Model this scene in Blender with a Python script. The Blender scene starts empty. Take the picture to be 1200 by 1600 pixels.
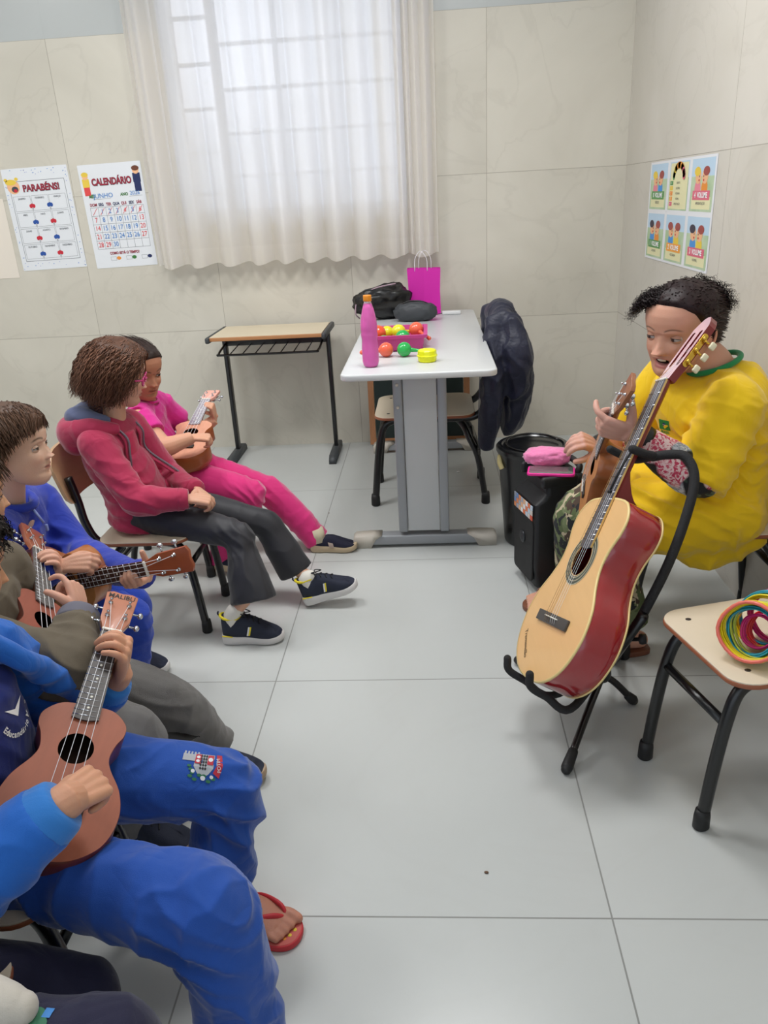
import bpy, bmesh, math, random
import numpy as np
from mathutils import Vector, Matrix, noise as mnoise

# ------------------------------------------------------------------ camera
scene = bpy.context.scene
col = scene.collection
YAW, PITCH, ROLL, FPX, CAMZ = -0.0733, 0.386, -0.0558, 1204.95, 1.30
_cy, _sy, _cp, _sp = math.cos(YAW), math.sin(YAW), math.cos(PITCH), math.sin(PITCH)
CF = np.array([_sy*_cp, _cy*_cp, -_sp]); _R = np.array([_cy, -_sy, 0.0]); _U = np.cross(_R, CF)
CR = math.cos(ROLL)*_R + math.sin(ROLL)*_U; CU = -math.sin(ROLL)*_R + math.cos(ROLL)*_U
camd = bpy.data.cameras.new('camera'); cam = bpy.data.objects.new('camera', camd); col.objects.link(cam)
camd.sensor_fit = 'HORIZONTAL'; camd.sensor_width = 36.0; camd.lens = 36.0*FPX/1200.0
camd.clip_start = 0.02
cam.matrix_world = Matrix(((CR[0], CU[0], -CF[0], 0), (CR[1], CU[1], -CF[1], 0), (CR[2], CU[2], -CF[2], CAMZ), (0, 0, 0, 1)))
scene.camera = cam
# ------------------------------------------------------------------ world, exposure
w = bpy.data.worlds.new('world'); scene.world = w; w.use_nodes = True
w.node_tree.nodes['Background'].inputs[0].default_value = (0.80, 0.89, 1.0, 1)
w.node_tree.nodes['Background'].inputs[1].default_value = 1.25
vs = scene.view_settings
vs.view_transform = 'Standard'; vs.look = 'None'; vs.exposure = 0.0; vs.gamma = 1.0; vs.use_curve_mapping = False
scene.cycles.max_bounces = 8; scene.cycles.transparent_max_bounces = 16
scene.cycles.use_denoising = True
# overcast daylight behind the building, coming in through the window
def area(name, loc, rot, sx, sy, power, color=(1, 1, 1)):
    l = bpy.data.lights.new(name, 'AREA'); l.shape = 'RECTANGLE'; l.size = sx; l.size_y = sy; l.energy = power; l.color = color
    o = bpy.data.objects.new(name, l); o.location = loc; o.rotation_euler = rot; col.objects.link(o); return o
sun = bpy.data.lights.new('daylight', 'SUN'); sun.energy = 1.7; sun.angle = math.radians(70); sun.color = (0.9, 0.95, 1.0)
so = bpy.data.objects.new('daylight', sun); col.objects.link(so); so.rotation_euler = (math.radians(-58), 0, math.radians(8))

# room measures
YW, XR, XL, ZC = 4.27, 0.994, -3.4, 2.95
TS, TZ, TX = 0.7153, 0.6743, 0.3008      # wall tile size and joints
FS, FX, FY = 0.80, -0.4858, 1.8932       # floor tile size and joints

def Wp(px, py, Y):
    """point on the line of sight through (px, py) at depth plane Y"""
    d = CF + CR*(px-600)/FPX - CU*(py-800)/FPX
    t = Y/d[1]
    return np.array([d[0]*t, Y, CAMZ+d[2]*t])
V3 = lambda *a: np.array(a, float)
def nrm(v):
    v = np.array(v, float); return v/max(1e-9, np.linalg.norm(v))

# ------------------------------------------------------------------ materials
MAT = {}
def srgb(c):
    if isinstance(c, str):
        c = [int(c[i:i+2], 16)/255 for i in (0, 2, 4)]
    return tuple(((x/12.92) if x <= 0.04045 else ((x+0.055)/1.055)**2.4) for x in c)
def mat(name, color=(0.5, 0.5, 0.5), rough=0.5, metal=0.0, var=0.0, vscale=8.0, bump=0.0, bscale=60.0, spec=0.5, sheen=0.0,
        attr=False, coat=0.0, trans=0.0, sss=0.0, stretch=None, emis=0.0, alpha=1.0, color2=None, crease=0.0):
    if name in MAT: return MAT[name]
    m = bpy.data.materials.new(name); m.use_nodes = True; nt = m.node_tree; N = nt.nodes; L = nt.links
    b = N['Principled BSDF']; c = srgb(color) + (1,)
    b.inputs['Base Color'].default_value = c; b.inputs['Roughness'].default_value = rough; b.inputs['Metallic'].default_value = metal
    b.inputs['Specular IOR Level'].default_value = spec; b.inputs['Sheen Weight'].default_value = sheen
    b.inputs['Sheen Roughness'].default_value = 0.4
    b.inputs['Coat Weight'].default_value = coat; b.inputs['Coat Roughness'].default_value = 0.08
    b.inputs['Transmission Weight'].default_value = trans; b.inputs['Alpha'].default_value = alpha
    if sss:
        b.inputs['Subsurface Weight'].default_value = sss; b.inputs['Subsurface Radius'].default_value = (0.012, 0.005, 0.003)
        b.inputs['Subsurface Scale'].default_value = 1.0
    if emis: b.inputs['Emission Color'].default_value = c; b.inputs['Emission Strength'].default_value = emis
    tc = N.new('ShaderNodeTexCoord'); mp = N.new('ShaderNodeMapping'); L.new(tc.outputs['Object'], mp.inputs[0])
    if stretch: mp.inputs['Scale'].default_value = stretch
    src = None
    if attr:
        a = N.new('ShaderNodeAttribute'); a.attribute_name = 'Col'; src = a.outputs['Color']
    if var or color2:
        nz = N.new('ShaderNodeTexNoise'); nz.inputs['Scale'].default_value = vscale; nz.inputs['Detail'].default_value = 5
        L.new(mp.outputs[0], nz.inputs['Vector'])
        mx = N.new('ShaderNodeMix'); mx.data_type = 'RGBA'; L.new(nz.outputs['Fac'], mx.inputs['Factor'])
        if color2: ca, cb = c, srgb(color2) + (1,)
        else: ca, cb = tuple(x*(1-var) for x in c[:3]) + (1,), tuple(min(1, x*(1+var)) for x in c[:3]) + (1,)
        if src is not None:
            mx.blend_type = 'MULTIPLY'; mx.inputs['Factor'].default_value = 1
            for lk in list(mx.inputs['Factor'].links): L.remove(lk)
            rp = N.new('ShaderNodeMapRange'); rp.inputs[3].default_value = 1-var; rp.inputs[4].default_value = 1+var*0.5
            L.new(nz.outputs['Fac'], rp.inputs[0]); L.new(src, mx.inputs['A']); L.new(rp.outputs[0], mx.inputs['B'])
        else:
            mx.inputs['A'].default_value = ca; mx.inputs['B'].default_value = cb
            if color2:
                cr = N.new('ShaderNodeMapRange'); cr.inputs[1].default_value = 0.38; cr.inputs[2].default_value = 0.62
                L.new(nz.outputs['Fac'], cr.inputs[0]); L.new(cr.outputs[0], mx.inputs['Factor'])
        src = mx.outputs['Result']
    if src is not None: L.new(src, b.inputs['Base Color'])
    if bump:
        nb = N.new('ShaderNodeTexNoise'); nb.inputs['Scale'].default_value = bscale; nb.inputs['Detail'].default_value = 4
        L.new(mp.outputs[0], nb.inputs['Vector'])
        bp = N.new('ShaderNodeBump'); bp.inputs['Strength'].default_value = bump; bp.inputs['Distance'].default_value = 0.004
        L.new(nb.outputs['Fac'], bp.inputs['Height']); L.new(bp.outputs[0], b.inputs['Normal'])
    if crease:
        nc = N.new('ShaderNodeTexNoise'); nc.inputs['Scale'].default_value = 11; nc.inputs['Detail'].default_value = 1.5; nc.inputs['Distortion'].default_value = 1.4; L.new(tc.outputs['Object'], nc.inputs['Vector'])
        a1 = N.new('ShaderNodeMath'); a1.operation = 'SUBTRACT'; L.new(nc.outputs['Fac'], a1.inputs[0]); a1.inputs[1].default_value = 0.5
        a2 = N.new('ShaderNodeMath'); a2.operation = 'ABSOLUTE'; L.new(a1.outputs[0], a2.inputs[0]); a3 = N.new('ShaderNodeMath'); a3.operation = 'POWER'; L.new(a2.outputs[0], a3.inputs[0]); a3.inputs[1].default_value = 0.75
        bc = N.new('ShaderNodeBump'); bc.inputs['Strength'].default_value = crease; bc.inputs['Distance'].default_value = 0.05; L.new(a3.outputs[0], bc.inputs['Height'])
        if bump: L.new(bc.outputs[0], bp.inputs['Normal'])
        else: L.new(bc.outputs[0], b.inputs['Normal'])
    MAT[name] = m; return m

def tile_mat(name, axes, size, org, base, vein, grout, rough, width=0.0026, bumpy=0.25, vs_=1.3, top=None, topcol=None):
    m = bpy.data.materials.new(name); m.use_nodes = True; nt = m.node_tree; N = nt.nodes; L = nt.links
    b = N['Principled BSDF']; geo = N.new('ShaderNodeNewGeometry'); sp = N.new('ShaderNodeSeparateXYZ'); L.new(geo.outputs['Position'], sp.inputs[0])
    def mth(op, a, bb=None, c=None):
        n = N.new('ShaderNodeMath'); n.operation = op
        for i, v in enumerate((a, bb, c)):
            if v is None: continue
            if isinstance(v, (int, float)): n.inputs[i].default_value = v
            else: L.new(v, n.inputs[i])
        return n.outputs[0]
    masks = []; ids = []
    for ax, s, o in zip(axes, size, org):
        t = mth('DIVIDE', mth('SUBTRACT', sp.outputs[ax], o), s)
        ids.append(mth('FLOOR', t))
        fr = mth('FRACT', t); d = mth('MULTIPLY', mth('MINIMUM', fr, mth('SUBTRACT', 1.0, fr)), s)
        masks.append(mth('LESS_THAN', d, width/2))
    g = mth('MAXIMUM', masks[0], masks[1])
    # each tile shifts the veins, so the pattern breaks at the joints
    cmb = N.new('ShaderNodeCombineXYZ'); L.new(mth('MULTIPLY', ids[0], 3.7), cmb.inputs[0]); L.new(mth('MULTIPLY', ids[1], 5.3), cmb.inputs[1])
    add = N.new('ShaderNodeVectorMath'); add.operation = 'ADD'; L.new(geo.outputs['Position'], add.inputs[0]); L.new(cmb.outputs[0], add.inputs[1])
    n1 = N.new('ShaderNodeTexNoise'); n1.inputs['Scale'].default_value = vs_; n1.inputs['Detail'].default_value = 7; n1.inputs['Distortion'].default_value = 1.2
    L.new(add.outputs[0], n1.inputs['Vector'])
    r1 = N.new('ShaderNodeValToRGB'); L.new(n1.outputs['Fac'], r1.inputs[0])
    r1.color_ramp.elements[0].position = 0.3; r1.color_ramp.elements[0].color = srgb(vein)+(1,)
    r1.color_ramp.elements[1].position = 0.7; r1.color_ramp.elements[1].color = srgb(base)+(1,)
    # thin marble veins
    n2 = N.new('ShaderNodeTexNoise'); n2.inputs['Scale'].default_value = vs_*1.1; n2.inputs['Detail'].default_value = 6; n2.inputs['Distortion'].default_value = 2.0
    L.new(add.outputs[0], n2.inputs['Vector'])
    band = mth('SUBTRACT', 1.0, mth('MINIMUM', mth('MULTIPLY', mth('ABSOLUTE', mth('SUBTRACT', n2.outputs['Fac'], 0.5)), 45.0), 1.0))
    mx0 = N.new('ShaderNodeMix'); mx0.data_type = 'RGBA'; L.new(mth('MULTIPLY', band, 0.35*bumpy), mx0.inputs['Factor'])
    L.new(r1.outputs[0], mx0.inputs['A']); mx0.inputs['B'].default_value = srgb('8f887c')+(1,)
    mx = N.new('ShaderNodeMix'); mx.data_type = 'RGBA'; L.new(g, mx.inputs['Factor']); L.new(mx0.outputs['Result'], mx.inputs['A']); mx.inputs['B'].default_value = srgb(grout)+(1,)
    out = mx.outputs['Result']
    if top is not None:
        tm = mth('GREATER_THAN', sp.outputs[2], top)
        m2 = N.new('ShaderNodeMix'); m2.data_type = 'RGBA'; L.new(tm, m2.inputs['Factor']); L.new(out, m2.inputs['A']); m2.inputs['B'].default_value = srgb(topcol)+(1,)
        out = m2.outputs['Result']
    L.new(out, b.inputs['Base Color'])
    L.new(mth('MAXIMUM', mth('MULTIPLY', g, 0.8), rough), b.inputs['Roughness'])
    b.inputs['Specular IOR Level'].default_value = 0.4
    bp = N.new('ShaderNodeBump'); bp.inputs['Strength'].default_value = 0.4; bp.inputs['Distance'].default_value = 0.001
    L.new(mth('SUBTRACT', 1.0, g), bp.inputs['Height']); L.new(bp.outputs[0], b.inputs['Normal'])
    return m

# ------------------------------------------------------------------ mesh helpers
def frame_from(d, ref=(0, 0, 1)):
    d = nrm(d); ref = np.array(ref, float)
    if abs(d @ nrm(ref)) > 0.98: ref = V3(1, 0, 0) if abs(d[0]) < 0.9 else V3(0, 1, 0)
    s = nrm(np.cross(ref, d)); return s, nrm(np.cross(d, s)), d
def catmull(P, n):
    P = np.array(P, float)
    if len(P) < 3:
        t = np.linspace(0, 1, n)[:, None]; return P[0]*(1-t)+P[-1]*t
    Q = np.vstack([2*P[0]-P[1], P, 2*P[-1]-P[-2]]); out = []
    m = len(P)-1
    for u in np.linspace(0, m, n):
        i = min(int(u), m-1); t = u-i
        a, b, c, d = Q[i], Q[i+1], Q[i+2], Q[i+3]
        out.append(0.5*((2*b)+(-a+c)*t+(2*a-5*b+4*c-d)*t*t+(-a+3*b-3*c+d)*t**3))
    return np.array(out)
class MB:
    def __init__(s): s.v = []; s.f = []; s.m = []; s.mi = 0; s.sm = True; s.s = []
    def add(s, vs, fs):
        o = len(s.v); s.v.extend([tuple(map(float, v)) for v in vs]); s.f.extend([tuple(i+o for i in f) for f in fs])
        s.m.extend([s.mi]*len(fs)); s.s.extend([s.sm]*len(fs)); return s
    def box(s, c, size, rot=None, bev=0.0):
        x, y, z = [q/2 for q in size]; bev = min(bev, x*0.98, y*0.98, z*0.98); sm = s.sm
        if bev > 0:
            bm = bmesh.new(); bmesh.ops.create_cube(bm, size=1.0)
            for v in bm.verts: v.co = Vector((v.co.x*2*x, v.co.y*2*y, v.co.z*2*z))
            bmesh.ops.bevel(bm, geom=bm.edges[:], offset=bev, segments=3, profile=0.5, affect='EDGES')
            vs = [np.array(v.co) for v in bm.verts]; fs = [[v.index for v in f.verts] for f in bm.faces]; bm.free()
        else:
            s.sm = False
            vs = [V3(a, b, c_) for a in (-x, x) for b in (-y, y) for c_ in (-z, z)]
            fs = [(0, 1, 3, 2), (4, 6, 7, 5), (0, 4, 5, 1), (2, 3, 7, 6), (0, 2, 6, 4), (1, 5, 7, 3)]
        R = np.eye(3) if rot is None else np.array(rot)
        s.add([R@v+np.array(c) for v in vs], fs); s.sm = sm; return s
    def tube(s, pts, r, n=12, res=None, ref=(0, 0, 1), flat=1.0, cap=True, round_=False, closed=False):
        """r: radius, or a list of radii / (a, b) pairs per point; flat scales the second axis"""
        pts = [np.array(p, float) for p in pts]; k = len(pts)
        rr = np.array([(q if np.ndim(q) else (q, q*flat)) for q in (r if isinstance(r, (list, tuple, np.ndarray)) and len(r) == k else [r]*k)], float)
        if res:
            if closed:
                pp = catmull(pts[-1:]+pts+pts[:1]+pts[1:2], (k+2)*res+1)[res:(k+1)*res+0]; rr = np.repeat(rr[:1], len(pp), 0)
            else: pp = catmull(pts, (k-1)*res+1); rr = np.maximum(catmull(rr, (k-1)*res+1), 1e-4)
        else: pp = np.array(pts)
        m = len(pp); T = np.gradient(pp, axis=0) if not closed else np.roll(pp, -1, 0)-np.roll(pp, 1, 0)
        rings = []; S = None
        for i in range(m):
            d = nrm(T[i])
            if S is None: S, B, _ = frame_from(d, ref)
            else:
                S = nrm(S-d*(S@d)); 
            B = nrm(np.cross(d, S)); rings.append((pp[i], S.copy(), B, d, rr[i]))
        if round_ and not closed:
            p0, S0, B0, d0, r0 = rings[0]; p1, S1, B1, d1, r1 = rings[-1]; pre = []; post = []
            for a in (80, 60, 40, 20):
                q = math.radians(a); h = min(r0)
                pre.append((p0-d0*h*math.sin(q), S0, B0, d0, r0*math.cos(q)))
                h = min(r1); post.insert(0, (p1+d1*h*math.sin(q), S1, B1, d1, r1*math.cos(q)))
            rings = pre+rings+post
        vs = []; 
        for (p, S_, B_, d, ra) in rings:
            for j in range(n):
                t = 2*math.pi*j/n; vs.append(p+S_*ra[0]*math.cos(t)+B_*ra[1]*math.sin(t))
        fs = []; M = len(rings)
        for i in range(M if closed else M-1):
            i2 = (i+1) % M
            for j in range(n): fs.append((i*n+j, i*n+(j+1) % n, i2*n+(j+1) % n, i2*n+j))
        if cap and not closed: fs.append(tuple(range(n-1, -1, -1))); fs.append(tuple((M-1)*n+j for j in range(n)))
        return s.add(vs, fs)
    def lathe(s, prof, c=(0, 0, 0), n=32, R=None):
        """prof: (radius, z) list"""
        vs = []; R = np.eye(3) if R is None else np.array(R); c = np.array(c, float)
        for r, z in prof:
            for j in range(n):
                t = 2*math.pi*j/n; vs.append(R@V3(r*math.cos(t), r*math.sin(t), z)+c)
        fs = [(i*n+j, i*n+(j+1) % n, (i+1)*n+(j+1) % n, (i+1)*n+j) for i in range(len(prof)-1) for j in range(n)]
        fs.append(tuple(range(n-1, -1, -1))); fs.append(tuple((len(prof)-1)*n+j for j in range(n)))
        return s.add(vs, fs)
    def ball(s, c, r, n=16, R=None):
        r = np.array([r]*3 if np.isscalar(r) else r, float); R = np.eye(3) if R is None else np.array(R)
        pr = [(math.cos(a), math.sin(a)) for a in np.linspace(-math.pi/2+0.04, math.pi/2-0.04, n//2+3)]
        return s.lathe([(a, z) for a, z in pr], c, n, R@np.diag(r))
    def prism(s, poly, z0, z1, R=None, o=(0, 0, 0)):
        """poly: 2-D outline (x, y) counter-clockwise, extruded z0..z1 in the frame R, o"""
        R = np.eye(3) if R is None else np.array(R); o = np.array(o, float); n = len(poly)
        vs = [R@V3(x, y, z)+o for z in (z0, z1) for x, y in poly]
        return s.add(vs, [tuple(range(n-1, -1, -1)), tuple(range(n, 2*n))]).add_side(vs, n)
    def add_side(s, vs, n):
        sm = s.sm; o = len(s.v)-len(vs)
        for i in range(n):
            s.f.append((o+i, o+(i+1) % n, o+n+(i+1) % n, o+n+i)); s.m.append(s.mi); s.s.append(sm)
        return s
    def build(s, name, mats, parent=None, auto=None):
        me = bpy.data.meshes.new(name); me.from_pydata(s.v, [], s.f)
        me.polygons.foreach_set('use_smooth', s.s); me.polygons.foreach_set('material_index', s.m)
        for m in (mats if isinstance(mats, (list, tuple)) else [mats]): me.materials.append(m)
        me.validate(); me.update()
        if auto is not None:
            bm = bmesh.new(); bm.from_mesh(me)
            for e in bm.edges:
                if len(e.link_faces) == 2 and e.calc_face_angle(0) > math.radians(auto): e.smooth = False
            bm.to_mesh(me); bm.free()
        return link(name, me, parent)
def link(name, me, parent=None):
    o = bpy.data.objects.new(name, me); col.objects.link(o)
    if parent is not None:
        o.parent = parent; o.matrix_parent_inverse = ROOTM.get(parent.name, Matrix.Identity(4)).inverted()
    return o
ROOTM = {}
def empty(name, loc, label, cat, group=None, kind=None, rz=0.0, local=False):
    o = bpy.data.objects.new(name, None); col.objects.link(o); o.empty_display_size = 0.1
    o.location = loc; o.rotation_euler = (0, 0, rz)
    ROOTM[o.name] = Matrix.Identity(4) if local else Matrix.Translation(Vector(loc)) @ Matrix.Rotation(rz, 4, 'Z')
    return tag(o, label, cat, group, kind)
def tag(o, label=None, cat=None, group=None, kind=None):
    if label: o['label'] = label
    if cat: o['category'] = cat
    if group: o['group'] = group
    if kind: o['kind'] = kind
    return o
def copy_tree(o, parent=None):
    c = o.copy(); col.objects.link(c)
    if parent is not None: c.parent = parent
    for ch in [x for x in bpy.data.objects if x.parent == o]: copy_tree(ch, c)
    return c
def rrect(w, h, r, n=6):
    out = []
    for cx, cy, a0 in ((w/2-r, h/2-r, 0), (-w/2+r, h/2-r, 90), (-w/2+r, -h/2+r, 180), (w/2-r, -h/2+r, 270)):
        for i in range(n+1):
            a = math.radians(a0+90*i/n); out.append((cx+r*math.cos(a), cy+r*math.sin(a)))
    return out
def slab(mb, poly, z0, z1, bev=0.003, R=None, o=(0, 0, 0)):
    """prism with a small rounded rim"""
    R = np.eye(3) if R is None else np.array(R); o = np.array(o, float); P = np.array(poly, float); n = len(P)
    c = P.mean(0); nx = np.roll(P, -1, 0)-np.roll(P, 1, 0); nn = np.stack([nx[:, 1], -nx[:, 0]], 1); nn /= np.maximum(1e-9, np.linalg.norm(nn, axis=1))[:, None]
    rings = []
    for a in (0, 30, 60, 90): q = math.radians(a); rings.append((P-nn*bev*(1-math.sin(q)), z0+bev*(1-math.cos(q))))
    for a in (90, 60, 30, 0): q = math.radians(a); rings.append((P-nn*bev*(1-math.sin(q)), z1-bev*(1-math.cos(q))))
    vs = [R@V3(x, y, z)+o for Q, z in rings for x, y in Q]; k = len(rings)
    fs = [(i*n+j, i*n+(j+1) % n, (i+1)*n+(j+1) % n, (i+1)*n+j) for i in range(k-1) for j in range(n)]
    fs += [tuple(range(n-1, -1, -1)), tuple((k-1)*n+j for j in range(n))]
    return mb.add(vs, fs)
def vnoise(P, scale, seed=0):
    """smooth value noise, vectorised, about -1..1"""
    Q = P*scale+seed*17.13; I = np.floor(Q).astype(np.int64); F = Q-I; F = F*F*(3-2*F)
    def h(i, j, k):
        n = (i*374761393+j*668265263+k*2147483647+seed*974634777) & 0xFFFFFFFF
        n = ((n ^ (n >> 13))*1274126177) & 0xFFFFFFFF
        return ((n ^ (n >> 16)) & 0xFFFF)/32767.5-1
    r = 0
    for a in (0, 1):
        for b in (0, 1):
            for c in (0, 1):
                w_ = (F[:, 0] if a else 1-F[:, 0])*(F[:, 1] if b else 1-F[:, 1])*(F[:, 2] if c else 1-F[:, 2])
                r = r+w_*h(I[:, 0]+a, I[:, 1]+b, I[:, 2]+c)
    return r
def text_mesh(name, body, size, mat_, R, o, parent=None, ext=0.0003, align='CENTER', sx=1.0, bold=0.0, shear=0.0, raw=False):
    cu = bpy.data.curves.new(name, 'FONT'); cu.body = body; cu.size = size; cu.align_x = align; cu.align_y = 'CENTER'; cu.extrude = ext
    cu.offset = bold; cu.shear = shear; cu.resolution_u = 3
    t = bpy.data.objects.new(name, cu); col.objects.link(t)
    dg = bpy.context.evaluated_depsgraph_get(); me = bpy.data.meshes.new_from_object(t.evaluated_get(dg))
    bpy.data.objects.remove(t)
    R = np.array(R); o = np.array(o, float)
    for v in me.vertices: v.co = Vector(R@V3(v.co.x*sx, v.co.y, v.co.z)+o)
    if raw: return me
    me.materials.clear(); me.materials.append(mat_)
    return link(name, me, parent)
# ------------------------------------------------------------------ the setting
M_wall = tile_mat('marbled_wall_tile', (0, 2), (TS, TS), (TX, TZ-TS*2), 'd6d1c4', 'c8c3b6', 'a7a194', 0.3, top=TZ+2*TS, topcol='b9bdbc')
M_wallr = tile_mat('marbled_side_tile', (1, 2), (TS*2, TS), (YW, TZ-TS*2), 'd6d1c8', 'cbc6bb', 'aaa498', 0.3, top=TZ+2*TS, topcol='b9bdbc')
M_floor = tile_mat('grey_floor_tile', (0, 1), (FS, FS), (FX, FY), 'c1c4c2', 'babdbb', '8c8d8a', 0.26, width=0.0035, bumpy=0.06, vs_=0.9)
M_white = mat('white_paint', 'dcdedd', 0.8)
m = MB(); m.sm = False
m.box(((XL+XR)/2, (YW-3)/2+0.0, -0.05), (XR-XL+0.2, YW+3.2, 0.1)); tag(m.build('floor', M_floor), kind='structure')
m = MB(); m.sm = False; m.box(((XL+XR)/2, (YW-3)/2, ZC+0.05), (XR-XL+0.2, YW+3.2, 0.1)); tag(m.build('ceiling', M_white), kind='structure')
m = MB(); m.sm = False; m.box((XR+0.05, (YW-3)/2, ZC/2), (0.1, YW+3.2, ZC)); tag(m.build('wall_right', M_wallr), kind='structure')
m = MB(); m.sm = False; m.box((XL-0.05, (YW-3)/2, ZC/2), (0.1, YW+3.2, ZC)); tag(m.build('wall_left', M_wallr), kind='structure')
# back wall with the window opening
WX0, WX1, WZ0, WZ1 = -1.27, -0.11, 1.245, 2.45
m = MB(); m.sm = False; T = 0.16
for x0, x1, z0, z1 in ((XL-0.1, WX0, 0, ZC), (WX1, XR+0.1, 0, ZC), (WX0, WX1, 0, WZ0), (WX0, WX1, WZ1, ZC)):
    m.box(((x0+x1)/2, YW+T/2, (z0+z1)/2), (x1-x0, T, z1-z0))
tag(m.build('wall_back', M_wall), kind='structure')
# window: steel grid with ribbed glass
M_steel = mat('painted_window_steel', 'b9bcc4', 0.5)
M_rib = bpy.data.materials.new('ribbed_glass'); M_rib.use_nodes = True
nt = M_rib.node_tree; b = nt.nodes['Principled BSDF']; b.inputs['Roughness'].default_value = 0.25; b.inputs['Transmission Weight'].default_value = 1.0
b.inputs['Base Color'].default_value = (0.93, 0.95, 1, 1); b.inputs['IOR'].default_value = 1.3
wroot = empty('window_1', ((WX0+WX1)/2, YW+0.08, WZ0), 'steel grid window of ribbed glass behind the cream curtain', 'window', kind='structure')
m = MB(); m.sm = False; yf = YW+0.09
for x in (WX0+0.02, WX1-0.02): m.box((x, yf, (WZ0+WZ1)/2), (0.04, 0.05, WZ1-WZ0))
for z in (WZ0+0.02, WZ1-0.02): m.box(((WX0+WX1)/2, yf, z), (WX1-WX0-0.08, 0.05, 0.04))
m.build('window_frame', M_steel, wroot)
m = MB(); m.sm = False
xm = [WX0+0.235, WX0+0.54, WX0+0.80]
for i, x in enumerate(xm): m.box((x, yf-0.005, (WZ0+WZ1)/2), (0.045 if i == 0 else 0.022, 0.035, WZ1-WZ0-0.08))
for k, z in enumerate(np.arange(WZ0+0.2, WZ1-0.05, 0.2)):
    m.box((WX0+0.13, yf, z-0.08+(k % 2)*0.0), (0.2, 0.028, 0.016)); m.box(((xm[0]+WX1)/2, yf, z), (WX1-xm[0]-0.06, 0.028, 0.016))
m.build('window_grid', M_steel, wroot)
m = MB(); m.sm = True
nx = 520; xs = np.linspace(WX0+0.03, WX1-0.03, nx); ys = yf+0.012+0.0022*np.sin(xs*2*math.pi/0.016)
vs = []; fs = []
for i in range(nx): vs += [(xs[i], ys[i], WZ0+0.03), (xs[i], ys[i], WZ1-0.03)]
for i in range(nx-1): fs.append((2*i, 2*i+2, 2*i+3, 2*i+1))
o_ = len(vs); vs += [(x, yf+0.022, z) for x in xs for z in (WZ0+0.03, WZ1-0.03)]
for i in range(nx-1): fs.append((o_+2*i, o_+2*i+1, o_+2*i+3, o_+2*i+2))
fs += [(0, 1, o_+1, o_), (2*nx-2, o_+2*nx-2, o_+2*nx-1, 2*nx-1)]
m.add(vs, fs); m.build('window_pane', M_rib, wroot)
m = MB(); m.sm = False; m.box(((WX0+WX1)/2, YW+0.03, WZ0-0.012), (WX1-WX0+0.04, 0.1, 0.024)); tag(m.build('trim_1', mat('window_sill_stone', 'cfcbc0', 0.4)), kind='structure')

# ceiling panel lamps
def panel(x, y, p, lab):
    r = empty('ceiling_light', (x, y, ZC), lab, 'ceiling light', group='square ceiling panel lamps')
    m = MB(); m.sm = False
    m.box((x, y-0.31, ZC-0.02), (0.64, 0.02, 0.04)); m.box((x, y+0.31, ZC-0.02), (0.64, 0.02, 0.04)); m.box((x-0.31, y, ZC-0.02), (0.02, 0.6, 0.04)); m.box((x+0.31, y, ZC-0.02), (0.02, 0.6, 0.04))
    m.build('lamp_frame', M_white, r)
    m = MB(); m.sm = False; m.box((x, y, ZC-0.022), (0.6, 0.6, 0.02)); m.build('diffuser', mat('lamp_diffuser', 'ffffff', 0.6, emis=1.5), r)
    area('panel_lamp', (x, y, ZC-0.04), (0, 0, 0), 0.58, 0.58, p, (0.985, 0.985, 0.985))
panel(-1.2, 2.4, 27, 'square ceiling panel lamp above the seated children near the window')
panel(0.1, 2.4, 28, 'square ceiling panel lamp above the long table')
panel(-1.2, 0.3, 6, 'square ceiling panel lamp above the nearest seated children')
panel(0.1, 0.3, 3, 'square ceiling panel lamp above the open floor')

panel(-2.6, 2.4, 26, 'square ceiling panel lamp nearest the left wall')

# curtain
M_cur = bpy.data.materials.new('cream_curtain_cloth'); M_cur.use_nodes = True; nt = M_cur.node_tree; N = nt.nodes; L = nt.links
N.remove(N['Principled BSDF']); out = N['Material Output']
df = N.new('ShaderNodeBsdfDiffuse'); df.inputs[0].default_value = srgb('f2ecdc')+(1,)
tl = N.new('ShaderNodeBsdfTranslucent'); tl.inputs[0].default_value = srgb('fbfaff')+(1,)
tp = N.new('ShaderNodeBsdfTransparent'); tp.inputs[0].default_value = (1, 0.97, 0.98, 1)
m1 = N.new('ShaderNodeMixShader'); m1.inputs[0].default_value = 0.62; L.new(df.outputs[0], m1.inputs[1]); L.new(tl.outputs[0], m1.inputs[2])
m2 = N.new('ShaderNodeMixShader'); L.new(m1.outputs[0], m2.inputs[1]); L.new(tp.outputs[0], m2.inputs[2])
# the hem is doubled cloth (less see-through); the weave is open elsewhere
geo = N.new('ShaderNodeNewGeometry'); sp = N.new('ShaderNodeSeparateXYZ'); L.new(geo.outputs['Position'], sp.inputs[0])
mr = N.new('ShaderNodeMapRange'); L.new(sp.outputs[2], mr.inputs[0]); mr.inputs[1].default_value = 1.105; mr.inputs[2].default_value = 1.11; mr.inputs[3].default_value = 0.0; mr.inputs[4].default_value = 0.07
mr.inputs[4].default_value = 0.03
wv = N.new('ShaderNodeMapRange'); wv.interpolation_type = 'SMOOTHSTEP'; L.new(sp.outputs[2], wv.inputs[0]); wv.inputs[1].default_value = 1.5; wv.inputs[2].default_value = 1.95; wv.inputs[4].default_value = 0.06
wx = N.new('ShaderNodeMapRange'); wx.interpolation_type = 'SMOOTHSTEP'; L.new(sp.outputs[0], wx.inputs[0]); wx.inputs[1].default_value = -0.35; wx.inputs[2].default_value = -0.85; wx.inputs[4].default_value = 1.0
wm = N.new('ShaderNodeMath'); wm.operation = 'MULTIPLY'; L.new(wv.outputs[0], wm.inputs[0]); L.new(wx.outputs[0], wm.inputs[1])
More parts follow.
